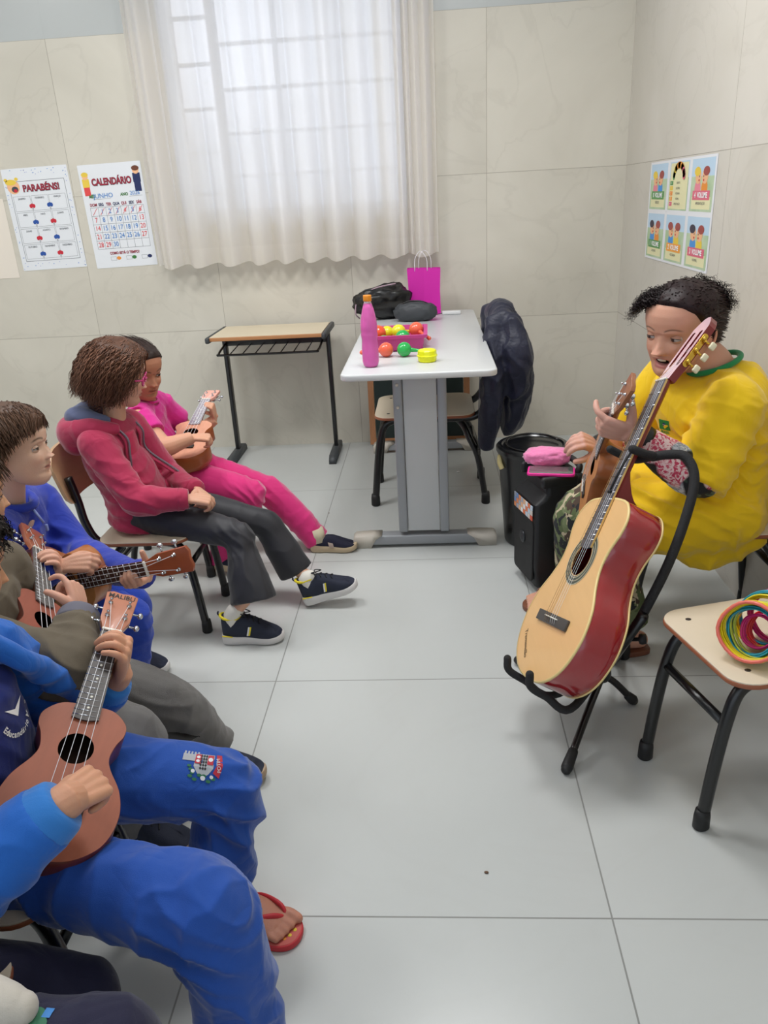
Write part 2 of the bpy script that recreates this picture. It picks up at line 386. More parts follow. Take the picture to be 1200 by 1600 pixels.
wa = N.new('ShaderNodeMath'); wa.operation = 'ADD'; L.new(wm.outputs[0], wa.inputs[0]); L.new(mr.outputs[0], wa.inputs[1]); L.new(wa.outputs[0], m2.inputs[0]); L.new(m2.outputs[0], out.inputs[0])
CX0, CX1, CZ0, CZ1 = -1.43, 0.045, 1.02, 2.62
m = MB(); nx, nz = 420, 60; vs = []; fs = []
rs = random.Random(5)
for j in range(nz):
    tz = j/(nz-1)
    for i in range(nx):
        u = i/(nx-1); x = CX0+(CX1-CX0)*u
        amp = 0.036-0.016*tz
        ph = 2*math.pi*u*10.2+0.7*math.sin(u*9+1)+0.25*math.sin(tz*3+u*14)
        y = YW-0.09+amp*math.sin(ph)+0.004*math.sin(2*math.pi*u*27+tz*2)
        if u > 0.86: y += 0.02*math.sin(2*math.pi*(u-0.86)*34)      # gathered edge
        if u < 0.1: y += 0.012*math.sin(2*math.pi*u*26)
        z = CZ0+(CZ1-CZ0)*tz+0.010*math.sin(ph+0.4)*(1-tz)**6
        vs.append((x+0.006*math.sin(ph*1.0+1.2), y, z))
for j in range(nz-1):
    for i in range(nx-1): fs.append((j*nx+i, j*nx+i+1, (j+1)*nx+i+1, (j+1)*nx+i))
m.add(vs, fs)
croot = empty('curtain', ((CX0+CX1)/2, YW-0.08, CZ0), 'long cream pleated curtain hanging over the bright window', 'curtain')
m.build('curtain_cloth', M_cur, croot)
m = MB(); m.tube([(CX0-0.12, YW-0.085, CZ1+0.035), (CX1+0.12, YW-0.085, CZ1+0.035)], 0.012); 
for x in (CX0-0.1, CX1+0.1): m.box((x, YW-0.042, CZ1+0.035), (0.02, 0.09, 0.03))
tag(m.build('curtain_rod', mat('rod_metal', 'b8b8b8', 0.3, 0.8)), 'round metal rod carrying the cream curtain', 'curtain rod')

# small crumbs on the floor
for n_, (px, py, s_, lab) in enumerate(((760, 1364, 0.005, 'brown crumb on the open floor in front of the stand'), (514, 802, 0.004, 'dark crumb on the floor near the pink trousers'), (716, 738, 0.009, 'white scrap of paper on the floor under the table'))):
    d = CF + CR*(px-600)/FPX - CU*(py-800)/FPX; q = V3(0, 0, CAMZ)-d*CAMZ/d[2]
    m = MB(); m.ball((q[0], q[1], s_*0.4), (s_, s_*0.6, s_*0.4), 8)
    tag(m.build('floor_crumb', mat('crumb_white' if n_ == 2 else 'crumb_brown', 'f0f0ee' if n_ == 2 else '6b5240', 0.8)), lab, 'crumb')
# ------------------------------------------------------------------ wall posters
M_paper = mat('poster_paper', 'e3e6ea', 0.6); M_line = mat('ink_dark', '41464f', 0.7); M_inkr = mat('ink_red', 'c62436', 0.6); M_inkb = mat('ink_blue', '23509f', 0.6)
M_inkp = mat('pen_blue', '3b82c8', 0.6); M_inkpr = mat('pen_red', 'e04848', 0.6); M_maroon = mat('ink_maroon', '9c2038', 0.6)
M_skinp = mat('printed_skin', 'efb98d', 0.7); M_grn = mat('ink_green', '3f7a3a', 0.7); M_yel = mat('ink_yellow', 'e9c94a', 0.7); M_org = mat('ink_orange', 'e8913a', 0.7)
M_lav = mat('ink_lavender', 'aab0d8', 0.7); M_navy = mat('ink_navy', '1c2a5a', 0.7); M_brn = mat('ink_brown', '6a3a26', 0.7)
def disc(mb, c, rx, ry, z, n=16):
    mb.add([(c[0]+rx*math.cos(2*math.pi*i/n), c[1]+ry*math.sin(2*math.pi*i/n), z) for i in range(n)], [tuple(range(n))])
def quad(mb, x0, y0, x1, y1, z): mb.add([(x0, y0, z), (x1, y0, z), (x1, y1, z), (x0, y1, z)], [(0, 1, 2, 3)])
def seg(mb, a, b, w_, z):
    a = np.array(a, float); b = np.array(b, float); d = nrm(b-a); n_ = V3(-d[1], d[0])[:2]*w_/2 if False else np.array([-d[1], d[0]])*w_/2
    mb.add([(*(a-n_), z), (*(b-n_), z), (*(b+n_), z), (*(a+n_), z)], [(0, 1, 2, 3)])
class Sheet:
    """a flat sheet on a wall: local x right, y up, z out of the wall; the print is part of the sheet's own mesh"""
    def __init__(s, name, label, cat, o, R, w_, h_, parentgroup=None, mat_=None):
        s.R = np.array(R, float); s.o = np.array(o, float); s.meta = (name, label, cat, parentgroup)
        s.base = MB(); s.base.sm = False; s.base.prism(rrect(w_, h_, 0.004, 3), 0, 0.0008); s.bm_ = mat_ or M_paper
        s.l = {}; s.tx = []
    def mb(s, k): return s.l.setdefault(k, MB())
    def flush(s, names):
        mats = [s.bm_]; B = s.base
        for k, mb in list(s.l.items()) + s.tx:
            mm = MAT[k] if isinstance(k, str) else k
            if mm not in mats: mats.append(mm)
            B.mi = mats.index(mm); B.add(mb.v, mb.f)
        B.v = [tuple(s.R@np.array(v)+s.o) for v in B.v]; B.s = [False]*len(B.f)
        tag(B.build(s.meta[0], mats), s.meta[1], s.meta[2], s.meta[3])
    def text(s, t, x, y, size, m_, sx=1.0, bold=0.0, name='lettering', rot=0.0, shear=0.0):
        c, s_ = math.cos(rot), math.sin(rot); Rr = np.array([[c, -s_, 0], [s_, c, 0], [0, 0, 1]])
        me = text_mesh(name, t, size, m_, Rr, V3(x, y, 0.0024+0.0002*len(s.tx)*(0.05)), None, 0.0, sx=sx, bold=bold, shear=shear, raw=True)
        mb = MB(); mb.v = [tuple(v.co) for v in me.vertices]; mb.f = [tuple(p.vertices) for p in me.polygons]; s.tx.append((m_, mb)); bpy.data.meshes.remove(me)
RB = np.array([[1, 0, 0], [0, 0, -1], [0, 1, 0]], float)       # back wall: x right, y up, z towards the room
def tilt(R, a):
    c, s_ = math.cos(a), math.sin(a); return R@np.array([[c, -s_, 0], [s_, c, 0], [0, 0, 1]])
# congratulations chart
S = Sheet('birthday_chart', 'birthday chart with months and paired balloons, farthest left on the back wall', 'poster', (-2.027, YW-0.001, 1.29), tilt(RB, 0.02), 0.355, 0.505, 'paper charts on the back wall')
rs = random.Random(3)
for i in range(70):
    sd = rs.choice('tblr'); x = rs.uniform(-.17, .17); y = rs.uniform(-.245, .245)
    if sd == 't': y = rs.uniform(.215, .245)
    if sd == 'b': y = rs.uniform(-.245, -.215)
    if sd == 'l': x = rs.uniform(-.172, -.158)
    if sd == 'r': x = rs.uniform(.158, .172)
    disc(S.mb(rs.choice(['ink_lavender', 'ink_lavender', 'pen_blue'])), (x, y), 0.003, 0.002, 0.0011, 6)
mb = S.mb('ink_dark')
for a, b in (((-.15, .19), (.15, .19)), ((-.15, -.205), (.15, -.205)), ((-.15, -.205), (-.15, .19)), ((.15, -.205), (.15, .19))): seg(mb, a, b, 0.0018, 0.0012)
mn = ['JANEIRO', 'FEVEREIRO', 'MARÇO', 'ABRIL', 'MAIO', 'JUNHO', 'JULHO', 'AGOSTO', 'SETEMBRO', 'OUTUBRO', 'NOVEMBRO', 'DEZEMBRO']
for r in range(4):
    y0 = .118-r*.08
    for c in range(3):
        x0 = -.142+c*.096
        for a, b in (((x0, y0), (x0+.09, y0)), ((x0, y0-.072), (x0+.09, y0-.072)), ((x0, y0-.072), (x0, y0)), ((x0+.09, y0-.072), (x0+.09, y0))): seg(S.mb('ink_dark'), a, b, 0.001, 0.0012)
        S.text(mn[r*3+c], x0+.045, y0-.012, 0.013, M_line, 0.8)
    for c in range(2):
        xb = -.142+.093+c*.096; yb = y0-.05; k = 'ink_red' if (r+c) % 2 == 0 else 'ink_blue'
        for dx in (-.008, 0, .008): disc(S.mb(k), (xb+dx, yb+(0.003 if dx == 0 else 0)), 0.008, 0.010, 0.0013+0.0001*(dx == 0))
        seg(S.mb('ink_dark'), (xb, yb-.008), (xb, yb-.028), 0.0012, 0.0013)
S.text('PARABÉNS!', .020, .153, 0.045, M_line, 0.88, 0.0022); S.text('PARABÉNS!', .019, .154, 0.045, M_maroon, 0.88, 0.0012)
# plain smiling child face in the corner
disc(S.mb('printed_skin'), (-.128, .165), .034, .034, 0.0014); disc(S.mb('ink_dark'), (-.122, .153), .018, .015, 0.0015); disc(S.mb('ink_red'), (-.120, .147), .010, .008, 0.0016)
disc(S.mb('ink_yellow'), (-.138, .188), .030, .014, 0.0016); disc(S.mb('ink_yellow'), (-.163, .20), .010, .008, 0.0016); disc(S.mb('ink_yellow'), (-.105, .202), .010, .008, 0.0016)
S.flush({'ink_dark': 'chart_lines', 'ink_red': 'red_balloons', 'ink_blue': 'blue_balloons', 'printed_skin': 'printed_face', 'ink_yellow': 'printed_hair', 'ink_lavender': 'border_dots', 'pen_blue': 'border_dots'})
# calendar
S = Sheet('wall_calendar', 'classroom calendar for June 2026 partly behind the curtain edge', 'calendar', (-1.628, YW-0.001, 1.285), tilt(RB, 0.02), 0.335, 0.51, 'paper charts on the back wall')
def kid(S, x, y, s, hair, shirt, legs):
    quad(S.mb(legs), x-.014*s, y-.05*s, x+.014*s, y-.012*s, 0.0012); quad(S.mb(shirt), x-.016*s, y-.015*s, x+.016*s, y+.02*s, 0.0013)
    disc(S.mb('printed_skin'), (x, y+.03*s), .014*s, .014*s, 0.0014); disc(S.mb(hair), (x, y+.038*s), .016*s, .010*s, 0.0015)
kid(S, -.137, .165, 1.15, 'ink_yellow', 'ink_yellow', 'pen_red'); kid(S, .135, .175, 1.25, 'ink_brown', 'ink_navy', 'ink_navy')
S.text('CALENDÁRIO', .0, .168, 0.046, M_line, 0.74, 0.0024); S.text('CALENDÁRIO', -.001, .169, 0.046, M_maroon, 0.74, 0.0014)
S.text('MÊS', -.118, .102, 0.02, M_grn, 0.9, 0.0008); S.text('JUNHO', -.058, .103, 0.032, M_inkp, 1.0); S.text('ANO', .055, .103, 0.02, M_grn, 0.9, 0.0008); S.text('2026', .112, .106, 0.027, M_inkp, 1.0)
seg(S.mb('ink_dark'), (-.115, .088), (-.02, .088), .001, .0012); seg(S.mb('ink_dark'), (.08, .092), (.15, .092), .001, .0012)
gx0, gx1, gy0, gy1 = -.14, .146, -.158, .048
for i in range(8): x = gx0+(gx1-gx0)*i/7; seg(S.mb('ink_dark'), (x, gy0), (x, gy1), .0012, .0012)
for j in range(6): y = gy0+(gy1-gy0)*j/5; seg(S.mb('ink_dark'), (gx0, y), (gx1, y), .0012, .0012)
for i, d in enumerate(['DOM', 'SEG', 'TER', 'QUA', 'QUI', 'SEX', 'SÁB']):
    S.text(d, gx0+(i+.5)*(gx1-gx0)/7, .061, 0.020, M_maroon if i % 2 == 0 else M_navy, 0.8, 0.0006)
cw = (gx1-gx0)/7; ch = (gy1-gy0)/5
days = [(1, 1), (2, 2), (3, 3), (4, 4), (5, 5), (6, 6)]
for i in range(7):
    if i: S.text(str(i), gx0+(i+.5)*cw, gy1-.5*ch, 0.032, M_inkpr if i in (4, 6) else M_inkp, 0.9)
    seg(S.mb('pen_red'), (gx0+(i+.2)*cw, gy1-.9*ch), (gx0+(i+.85)*cw, gy1-.08*ch), .0022, .002)
for d in range(7, 31):
    k = d-7; r, c = 1+k//7, k % 7
    S.text(str(d), gx0+(c+.5)*cw, gy1-(r+.5)*ch, 0.034, M_inkpr if c in (0, 6) or d in (28, 29) else M_inkp, 0.85)
S.text('COMO ESTÁ O TEMPO?', .0, -.182, 0.018, M_maroon, 0.85, 0.0006)
for i, k in enumerate(('ink_orange', 'ink_green', 'ink_navy')):
    x = -.08+i*.085
    for a, b in (((x, -.218), (x+.03, -.218)), ((x, -.2), (x+.03, -.2)), ((x, -.218), (x, -.2)), ((x+.03, -.218), (x+.03, -.2))): seg(S.mb('ink_dark'), a, b, .001, .0012)
    disc(S.mb(k), (x+.043, -.208), .012, .009, .0014)
S.flush({'ink_dark': 'calendar_grid', 'pen_red': 'crossed_days', 'printed_skin': 'printed_faces', 'ink_green': 'green_print', 'ink_orange': 'sun_symbol', 'ink_navy': 'printed_clothes', 'ink_yellow': 'printed_dress', 'ink_brown': 'printed_hair'})
# sliver of a third sheet at the far left
S = Sheet('wall_notice', 'cream paper notice at the left picture edge on the back wall', 'notice', (-2.36, YW-0.001, 1.2), RB, 0.26, 0.40, None, mat('cream_card', 'e6ddd0', 0.6)); S.flush({})

# six picture cards on the right wall
RR = np.array([[0, 0, -1], [-1, 0, 0], [0, 1, 0]], float)   # x towards the camera (-Y), y up, z into the room (-X)
M_cardg = mat('card_meadow', 'c4d4b6', 0.6, color2='a9c49c', vscale=9); M_cards = mat('card_sky', 'bdd6ea', 0.6); M_rainb = {}
M_tagg = mat('tag_green', '5f9a58', 0.6); M_tago = mat('tag_orange', 'f0a23c', 0.6); M_tagr = mat('tag_rose', 'dc6a80', 0.6); M_lam = mat('laminated_white', 'e9ebf0', 0.35); M_cream = mat('tag_cream', 'e6e2b4', 0.6)
M_wht = mat('ink_white', 'ffffff', 0.6); M_blu = mat('shirt_blue', '4a92d8', 0.6); M_pinkp = mat('shirt_pink', 'e98a9c', 0.6); M_redh = mat('hair_auburn', 'a04a44', 0.6); M_dkh = mat('hair_ink_dark', '3c3444', 0.6)
cw_, chh = 0.283, 0.205
def pcard(i, j, tagk, words, sub, hairs, shirts, label):
    # card centre on the wall; cards run towards the camera
    yc = 3.80-0.142-i*0.284; zc = 1.284-j*0.198
    S = Sheet('picture_card', label, 'picture card', (XR-0.001, yc, zc), RR, 0.284, 0.198, 'six illustrated volume cards on the right wall', M_lam)
    quad(S.mb('card_meadow'), -.125, -.09, .125, .03, .0010); quad(S.mb('card_sky'), -.125, .03, .125, .09, .0010)
    if tagk == 'chart':
        quad(S.mb('tag_cream'), -.115, -.085, .115, .085, .0011)
        for q, k in enumerate(('tag_green', 'ink_yellow', 'ink_orange', 'tag_orange', 'tag_rose')):
            quad(S.mb(k), -.11, -.03-q*.0115 if False else .012-q*.0195-.008, -.07, .012-q*.0195+.008, .0012)
            S.text(['0', '1', '2', '3', '4'][q], -.09, .012-q*.0195, .014, M_wht); S.text(['SILÊNCIO', 'SUSSURRO', 'VOZ BAIXA', 'NORMAL', 'APRESENTAÇÃO'][q], .0, .012-q*.0195, .011, M_line)
            a0 = math.pi-q*math.pi/5
            for t in range(4):
                a = a0-math.pi/5*(t+.5)/4; disc(S.mb(k), (.085*math.cos(a)*.8, .032+.045*math.sin(a)), .016, .013, .0012+.0005*q, 12)
    else:
        for q in (0, 1):
            x = -.045+q*.075; sk = .0012+.0001*q
            disc(S.mb(shirts[q]), (x, -.01), .034, .030, sk); disc(S.mb('printed_skin'), (x, .03), .033, .026, sk+.0003); disc(S.mb(hairs[q]), (x+(-.012 if q == 0 else .012), .047), .034, .016, sk+.0005)
            disc(S.mb('ink_dark'), (x+(.014 if q == 0 else -.014), .03), .004, .004, sk+.0008, 8); disc(S.mb('ink_red'), (x+(.012 if q == 0 else -.012), .017), .007, .004, sk+.0008, 8)
        quad(S.mb('tag_cream'), -.105, -.082, .105, -.04, .0013); quad(S.mb(tagk), -.095, -.05, .095, -.018, .0018)
        S.text(words, 0, -.034, .026, M_wht, 1.1, .0008); S.text(sub, 0, -.062, .014, M_line)
    S.flush({'card_meadow': 'meadow_print', 'card_sky': 'sky_print', 'printed_skin': 'printed_faces', 'tag_cream': 'caption_panel', tagk: 'title_panel', 'ink_red': 'printed_mouths', 'ink_dark': 'printed_eyes'})
pcard(0, 0, 'tag_green', '0  VOLUME', 'SILÊNCIO', ('ink_yellow', 'hair_auburn'), ('shirt_pink', 'shirt_blue'), 'card of two facing children with a green title tag, upper row nearest the corner')
pcard(1, 0, 'chart', '', '', None, None, 'card showing a coloured volume gauge arch above a list of levels')
pcard(2, 0, 'tag_rose', '4  VOLUME', 'APRESENTAÇÃO', ('ink_yellow', 'hair_auburn'), ('shirt_pink', 'ink_orange'), 'card of shouting children with a rose title tag, upper row nearest the teacher')
pcard(0, 1, 'tag_green', '1  VOLUME', 'SUSSURRO', ('hair_ink_dark', 'hair_auburn'), ('shirt_blue', 'ink_orange'), 'card of whispering children with a green title tag, lower row nearest the corner')
pcard(1, 1, 'tag_orange', '2  VOLUME', 'VOZ BAIXA', ('hair_auburn', 'hair_auburn'), ('shirt_blue', 'ink_yellow'), 'card of talking children with an orange title tag, middle of the lower row')
pcard(2, 1, 'tag_rose', '3  VOLUME', 'NORMAL', ('hair_ink_dark', 'hair_auburn'), ('shirt_blue', 'ink_yellow'), 'card of children with a rose title tag, lower row nearest the teacher')
# ------------------------------------------------------------------ furniture
M_lam_top = mat('cream_laminate', 'dccdb5', 0.35, var=0.03, vscale=14, coat=0.1)
M_edge = mat('brown_plywood_edge', '9a5a3c', 0.45, var=0.12, vscale=25, stretch=(1, 1, 20))
M_ply = mat('beech_plywood', 'c39d78', 0.4, var=0.10, vscale=10, stretch=(1, 1, 6))
M_blk = mat('black_steel', '131314', 0.28, spec=0.6); M_rub = mat('black_rubber', '161617', 0.55); M_dot = mat('rivet_dark', '3c3430', 0.5, 0.3)
M_topw = mat('grey_white_laminate', 'cfd1d2', 0.32, var=0.01, coat=0.15); M_alu = mat('grey_metal', '9a9da1', 0.42, 0.15); M_pan = mat('light_grey_panel', 'c4c6c7', 0.5)
M_cap = mat('cream_plastic_cap', 'cfc8bc', 0.45); M_gcap = mat('graphite_plastic', '3d4144', 0.5)

def make_chair(loc, rz, label, cat='chair', group='school chairs with black tube frames', sw=0.34, sd=0.36, sh=0.345, backside=M_ply, bo=0.0):
    """local frame: +x is the way the sitter faces, origin under the seat centre"""
    r = empty('school_chair', loc, label, cat, group, rz=rz, local=True)
    hx = sd/2; hy = 0.115
    for s_ in (-1, 1):
        y = s_*hy; yo = s_*(hy+0.02)
        m = MB(); m.tube([(hx+0.012, yo-s_*0.008, 0.02), (hx-0.002, yo-s_*0.010, sh*0.45), (hx-0.016, yo-s_*0.012, sh-0.095), (hx-0.034, y+s_*0.004, sh-0.042), (hx-0.068, y, sh-0.024), (hx-0.12, y, sh-0.020), (-hx+0.06, y, sh-0.022), (-hx-0.01, y, sh-0.012),
                          (-hx-0.055+bo*.6, y, sh+0.05), (-hx-0.075+bo, y, sh+0.13), (-hx-0.09+bo, y, sh+0.205)], 0.0132, n=12, res=6)
        fr = m.build('side_frame', M_blk, r)
        m = MB(); m.lathe([(0.014, 0.0), (0.017, 0.004), (0.0165, 0.03), (0.0145, 0.045)], (hx+0.0125, yo-s_*0.008, 0)); m.build('leg_cap', M_rub, fr)
        m = MB(); m.tube([(-hx-0.035, yo+s_*0.0, 0.02), (-hx-0.01, yo-s_*0.004, sh*0.5), (-hx+0.022, yo-s_*0.012, sh-0.095), (-hx+0.05, y-s_*0.022, sh-0.045), (-hx+0.10, y-s_*0.026, sh-0.026), (hx-0.06, y-s_*0.026, sh-0.024)], 0.0115, n=12, res=6)
        lg = m.build('rear_leg', M_blk, r)
        m = MB(); m.lathe([(0.013, 0.0), (0.016, 0.004), (0.0155, 0.03), (0.0135, 0.045)], (-hx-0.036, yo+s_*0.0, 0)); m.build('leg_cap', M_rub, lg)
    m = MB(); m.tube([(hx-0.014, -hy-0.01, sh-0.105), (hx-0.014, hy+0.01, sh-0.105)], 0.0095); m.build('front_stretcher', M_blk, r)
    m = MB(); m.tube([(-hx+0.0, -hy-0.02, sh-0.13), (-hx+0.0, hy+0.02, sh-0.13)], 0.0095); m.build('rear_stretcher', M_blk, r)
    # seat: shaped plywood with laminate face
    P = [(y_, x_) for x_, y_ in rrect(sw, sd, 0.055, 7)]; P = [(a, b) for a, b in P][::-1]
    m = MB(); slab(m, P, sh-0.010, sh+0.0, 0.003); seat = m.build('seat', M_edge, r)
    m = MB(); slab(m, [(a*0.992, b*0.992) for a, b in P], sh-0.001, sh+0.0025, 0.0012); m.build('seat_face', M_lam_top, seat)
    for s_ in (-1, 1):
        m = MB(); m.lathe([(0.006, 0), (0.006, 0.0006), (0.004, 0.001)], (hx-0.05, s_*0.115, sh+0.0026), 12); m.build('rivet', M_dot, seat)
    # curved backrest
    m = MB(); nu, nv = 15, 9; vs = []; bh, bw = 0.165, sw+0.01
    for k, dx in enumerate((0.0, -0.011)):
        for j in range(nv):
            for i in range(nu):
                u = i/(nu-1)*2-1; v = j/(nv-1)*2-1
                # superellipse corners
                ex = 1-0.10*max(0, abs(v)-0.6)**2/0.16*1.2; x = -hx-0.088+bo+dx-0.035*(1-u*u)*1.0+0.02-0.045*(v*0.5+0.5)*0.9
                vs.append((x, u*bw/2*ex, sh+0.205+v*bh/2*(1-0.12*max(0, abs(u)-0.75)**2/0.0625)))
    fs = []
    for k in (0, 1):
        for j in range(nv-1):
            for i in range(nu-1):
                a = k*nu*nv+j*nu+i; q = (a, a+1, a+nu+1, a+nu); fs.append(q if k == 0 else q[::-1])
    rim = [i for i in range(nu)]+[j*nu+nu-1 for j in range(1, nv)]+[(nv-1)*nu+i for i in range(nu-2, -1, -1)]+[j*nu for j in range(nv-2, 0, -1)]
    for a, b in zip(rim, rim[1:]+rim[:1]): fs.append((b, a, a+nu*nv, b+nu*nv))
    m.add(vs, fs); m.build('backrest', backside, r, auto=50)
    return r
chairA = make_chair((-0.925, 2.31, 0), 0.0, 'school chair under the girl in the red hooded jacket', sd=0.29, bo=0.025)
def chair_copy(loc, rz, label, sc=1.0, src=None):
    c = copy_tree(src or chairA); c.location = loc; c.rotation_euler = (0, 0, rz); c.scale = sc if isinstance(sc, tuple) else (sc, sc, sc); c['label'] = label; return c
chair_copy((-1.02, 2.72, 0), 0.0, 'school chair under the girl dressed all in pink')
chair_copy((-1.07, 1.78, 0), -0.03, 'school chair under the boy with the sideways-held ukulele')
chair_copy((-0.95, 1.33, 0), 0.05, 'school chair under the child in the olive jacket and grey trousers')
chair_copy((-0.74, 0.95, 0), 0.0, 'school chair under the nearest ukulele player in bright blue trousers')
chair_copy((-0.74, 0.58, 0), 0.0, 'school chair under the child in dark navy trousers at the bottom corner')
chairB = make_chair((-0.04, 3.43, 0), math.pi, 'school chair pushed under the long table, draped with a navy jacket'); chairB.scale = (1.22, 1.22, 1.22)
chair_copy((0.76, 2.15, 0), math.pi+0.04, 'school chair under the woman in the yellow T-shirt', 1.17, chairB)
chair_copy((0.690, 1.482, 0), math.pi+0.262, 'empty school chair holding the rainbow coil, in the right foreground', (1.1, 0.92, 1.1))

# long office table -------------------------------------------------
t = empty('office_table', (-0.05, 3.4, 0), 'long grey-white table with panel legs standing against the tiled wall', 'table')
TH = 0.735; tx0, tx1, ty0, ty1 = -0.325, 0.225, 2.655, 4.19; tcx = (tx0+tx1)/2
m = MB(); P = rrect(tx1-tx0, ty1-ty0, 0.035, 7); slab(m, P, TH-0.024, TH, 0.006, o=(tcx, (ty0+ty1)/2, 0)); m.build('tabletop', M_topw, t)
for k, y in enumerate((2.835, 4.075)):
    m = MB(); m.box((tcx+0.0, y, 0.385), (0.125, 0.045, 0.63), bev=0.003); leg = m.build('leg', M_pan, t)
    for s_ in (-1, 1):
        m = MB(); m.box((tcx+s_*0.082, y, 0.385), (0.035, 0.055, 0.64), bev=0.006); m.build('leg_rail', M_alu, leg)
    m = MB(); m.box((tcx, y, 0.032), (0.42, 0.055, 0.040), bev=0.006); ft = m.build('foot', M_alu, t)
    for s_ in (-1, 1):
        m = MB(); m.prism([(s_*0.215, -0.03), (s_*0.285, -0.03), (s_*0.285, 0.012), (s_*0.275, 0.020), (s_*0.21, 0.023), (s_*0.170, 0.023), (s_*0.195, 0.006)][::(1 if s_ > 0 else -1)], -0.030, 0.030, np.array([[1, 0, 0], [0, 0, -1], [0, 1, 0]]), (tcx, y, 0.031)); m.build('foot_cap', M_cap, ft)
    m = MB(); m.box((tcx-0.05, y, 0.705), (0.40, 0.05, 0.012)); m.build('top_bracket', M_alu, t)
m = MB(); m.box((tcx+0.07, 3.45, 0.655), (0.022, 1.18, 0.10)); m.build('side_beam', M_alu, t)
m = MB()
for z in (0.66, 0.575): m = MB(); m.lathe([(0.006, 0), (0.006, 0.003), (0.003, 0.004)], (tcx-0.083, 2.807, z), 12, np.array([[1, 0, 0], [0, 0, -1], [0, 1, 0]])); m.build('bolt', M_cap, t)

# student desk ------------------------------------------------------
d = empty('student_desk', (-0.83, 4.02, 0), 'small student desk with cream top and black wire shelf by the back wall', 'desk')
dz = 0.70; dx0, dx1, dy0, dy1 = -1.115, -0.53, 3.83, 4.19
M_desk = mat('desk_cream_laminate', 'd9cbb0', 0.4, var=0.03, vscale=10); M_deske = mat('desk_wood_edge', 'b67f52', 0.5)
R_t = np.array([[1, 0, 0], [0, 1, 0], [0, 0, 1]], float)
m = MB(); m.box(((dx0+dx1)/2, (dy0+dy1)/2, dz-0.01), (dx1-dx0-0.02, dy1-dy0, 0.018), bev=0.002); tp_ = m.build('desktop', M_deske, d)
m = MB(); m.box(((dx0+dx1)/2, (dy0+dy1)/2, dz), (dx1-dx0-0.022, dy1-dy0-0.004, 0.003)); m.build('desktop_face', M_desk, tp_)
for s_, x in ((-1, dx0), (1, dx1)):
    m = MB(); m.box((x, (dy0+dy1)/2, dz-0.013), (0.022, dy1-dy0+0.03, 0.03), bev=0.008); m.build('end_cap', M_gcap, d)
    xl = x-s_*0.015
    m = MB(); m.box((xl-s_*0.0, 4.10, 0.36), (0.022, 0.042, 0.66), bev=0.005); lg = m.build('leg', M_blk, d)
    m = MB(); m.prism([(-0.20, -0.022), (0.14, -0.022), (0.14, 0.0), (0.11, 0.02), (-0.17, 0.02), (-0.20, 0.0)], -0.019, 0.019, np.array([[0, 0, 1], [1, 0, 0], [0, 1, 0]], float), (xl, 4.085, 0.022)); m.build('foot', M_gcap, d)
m = MB(); m.box(((dx0+dx1)/2, 4.10, 0.635), (dx1-dx0-0.05, 0.02, 0.045), bev=0.003); m.build('crossbar', M_blk, d)
m = MB(); m.tube([(dx0+0.02, 4.08, 0.625), (dx0+0.02, 3.93, 0.60), (dx0+0.06, 3.915, 0.597), (dx1-0.10, 3.915, 0.597), (dx1-0.05, 3.94, 0.60), (dx1-0.045, 4.09, 0.625)], 0.006, res=5); m.build('shelf_rim', M_blk, d)
for i in range(7):
    x = dx0+0.09+i*0.066; m = MB(); m.tube([(x, 4.09, 0.618), (x-0.01, 3.915, 0.598)], 0.0028, n=8); m.build('shelf_wire', M_blk, d)

# chalkboard leaning behind the table
c = empty('chalkboard', (-0.08, 4.2, 0), 'small green chalkboard with pine frame leaning behind the long table', 'chalkboard')
M_pine = mat('raw_pine', 'bb835b', 0.7, var=0.2, vscale=20, stretch=(8, 8, 1)); M_green = mat('green_board', '2e3a38', 0.85, var=0.08)
tl_ = math.radians(5); Rl = np.array([[1, 0, 0], [0, math.cos(tl_), math.sin(tl_)], [0, -math.sin(tl_), math.cos(tl_)]], float); Rl = np.array([[1, 0, 0], [0, math.cos(tl_), math.sin(tl_)], [0, -math.sin(tl_), math.cos(tl_)]]).T@np.eye(3)
Rl = np.array([[1, 0, 0], [0, math.cos(tl_), math.sin(tl_)], [0, -math.sin(tl_), math.cos(tl_)]])
bx0, bx1, bh_ = -0.345, 0.185, 0.56; bo = V3(0, 4.185, 0.012)
def bb(cx, cz, sx, sz, th=0.018): return (Rl@V3(cx, 0, cz)+bo, (sx, th, sz), Rl)
m = MB(); m.box(*bb((bx0+bx1)/2, bh_/2, bx1-bx0-0.04, bh_-0.04, 0.006)); m.build('board_face', M_green, c)
for x in (bx0, bx1): m = MB(); m.box(*bb(x, bh_/2, 0.032, bh_)); m.build('frame_upright', M_pine, c)
for z in (0.016, bh_-0.016): m = MB(); m.box(*bb((bx0+bx1)/2, z, bx1-bx0-0.033, 0.032)); m.build('frame_rail', M_pine, c)

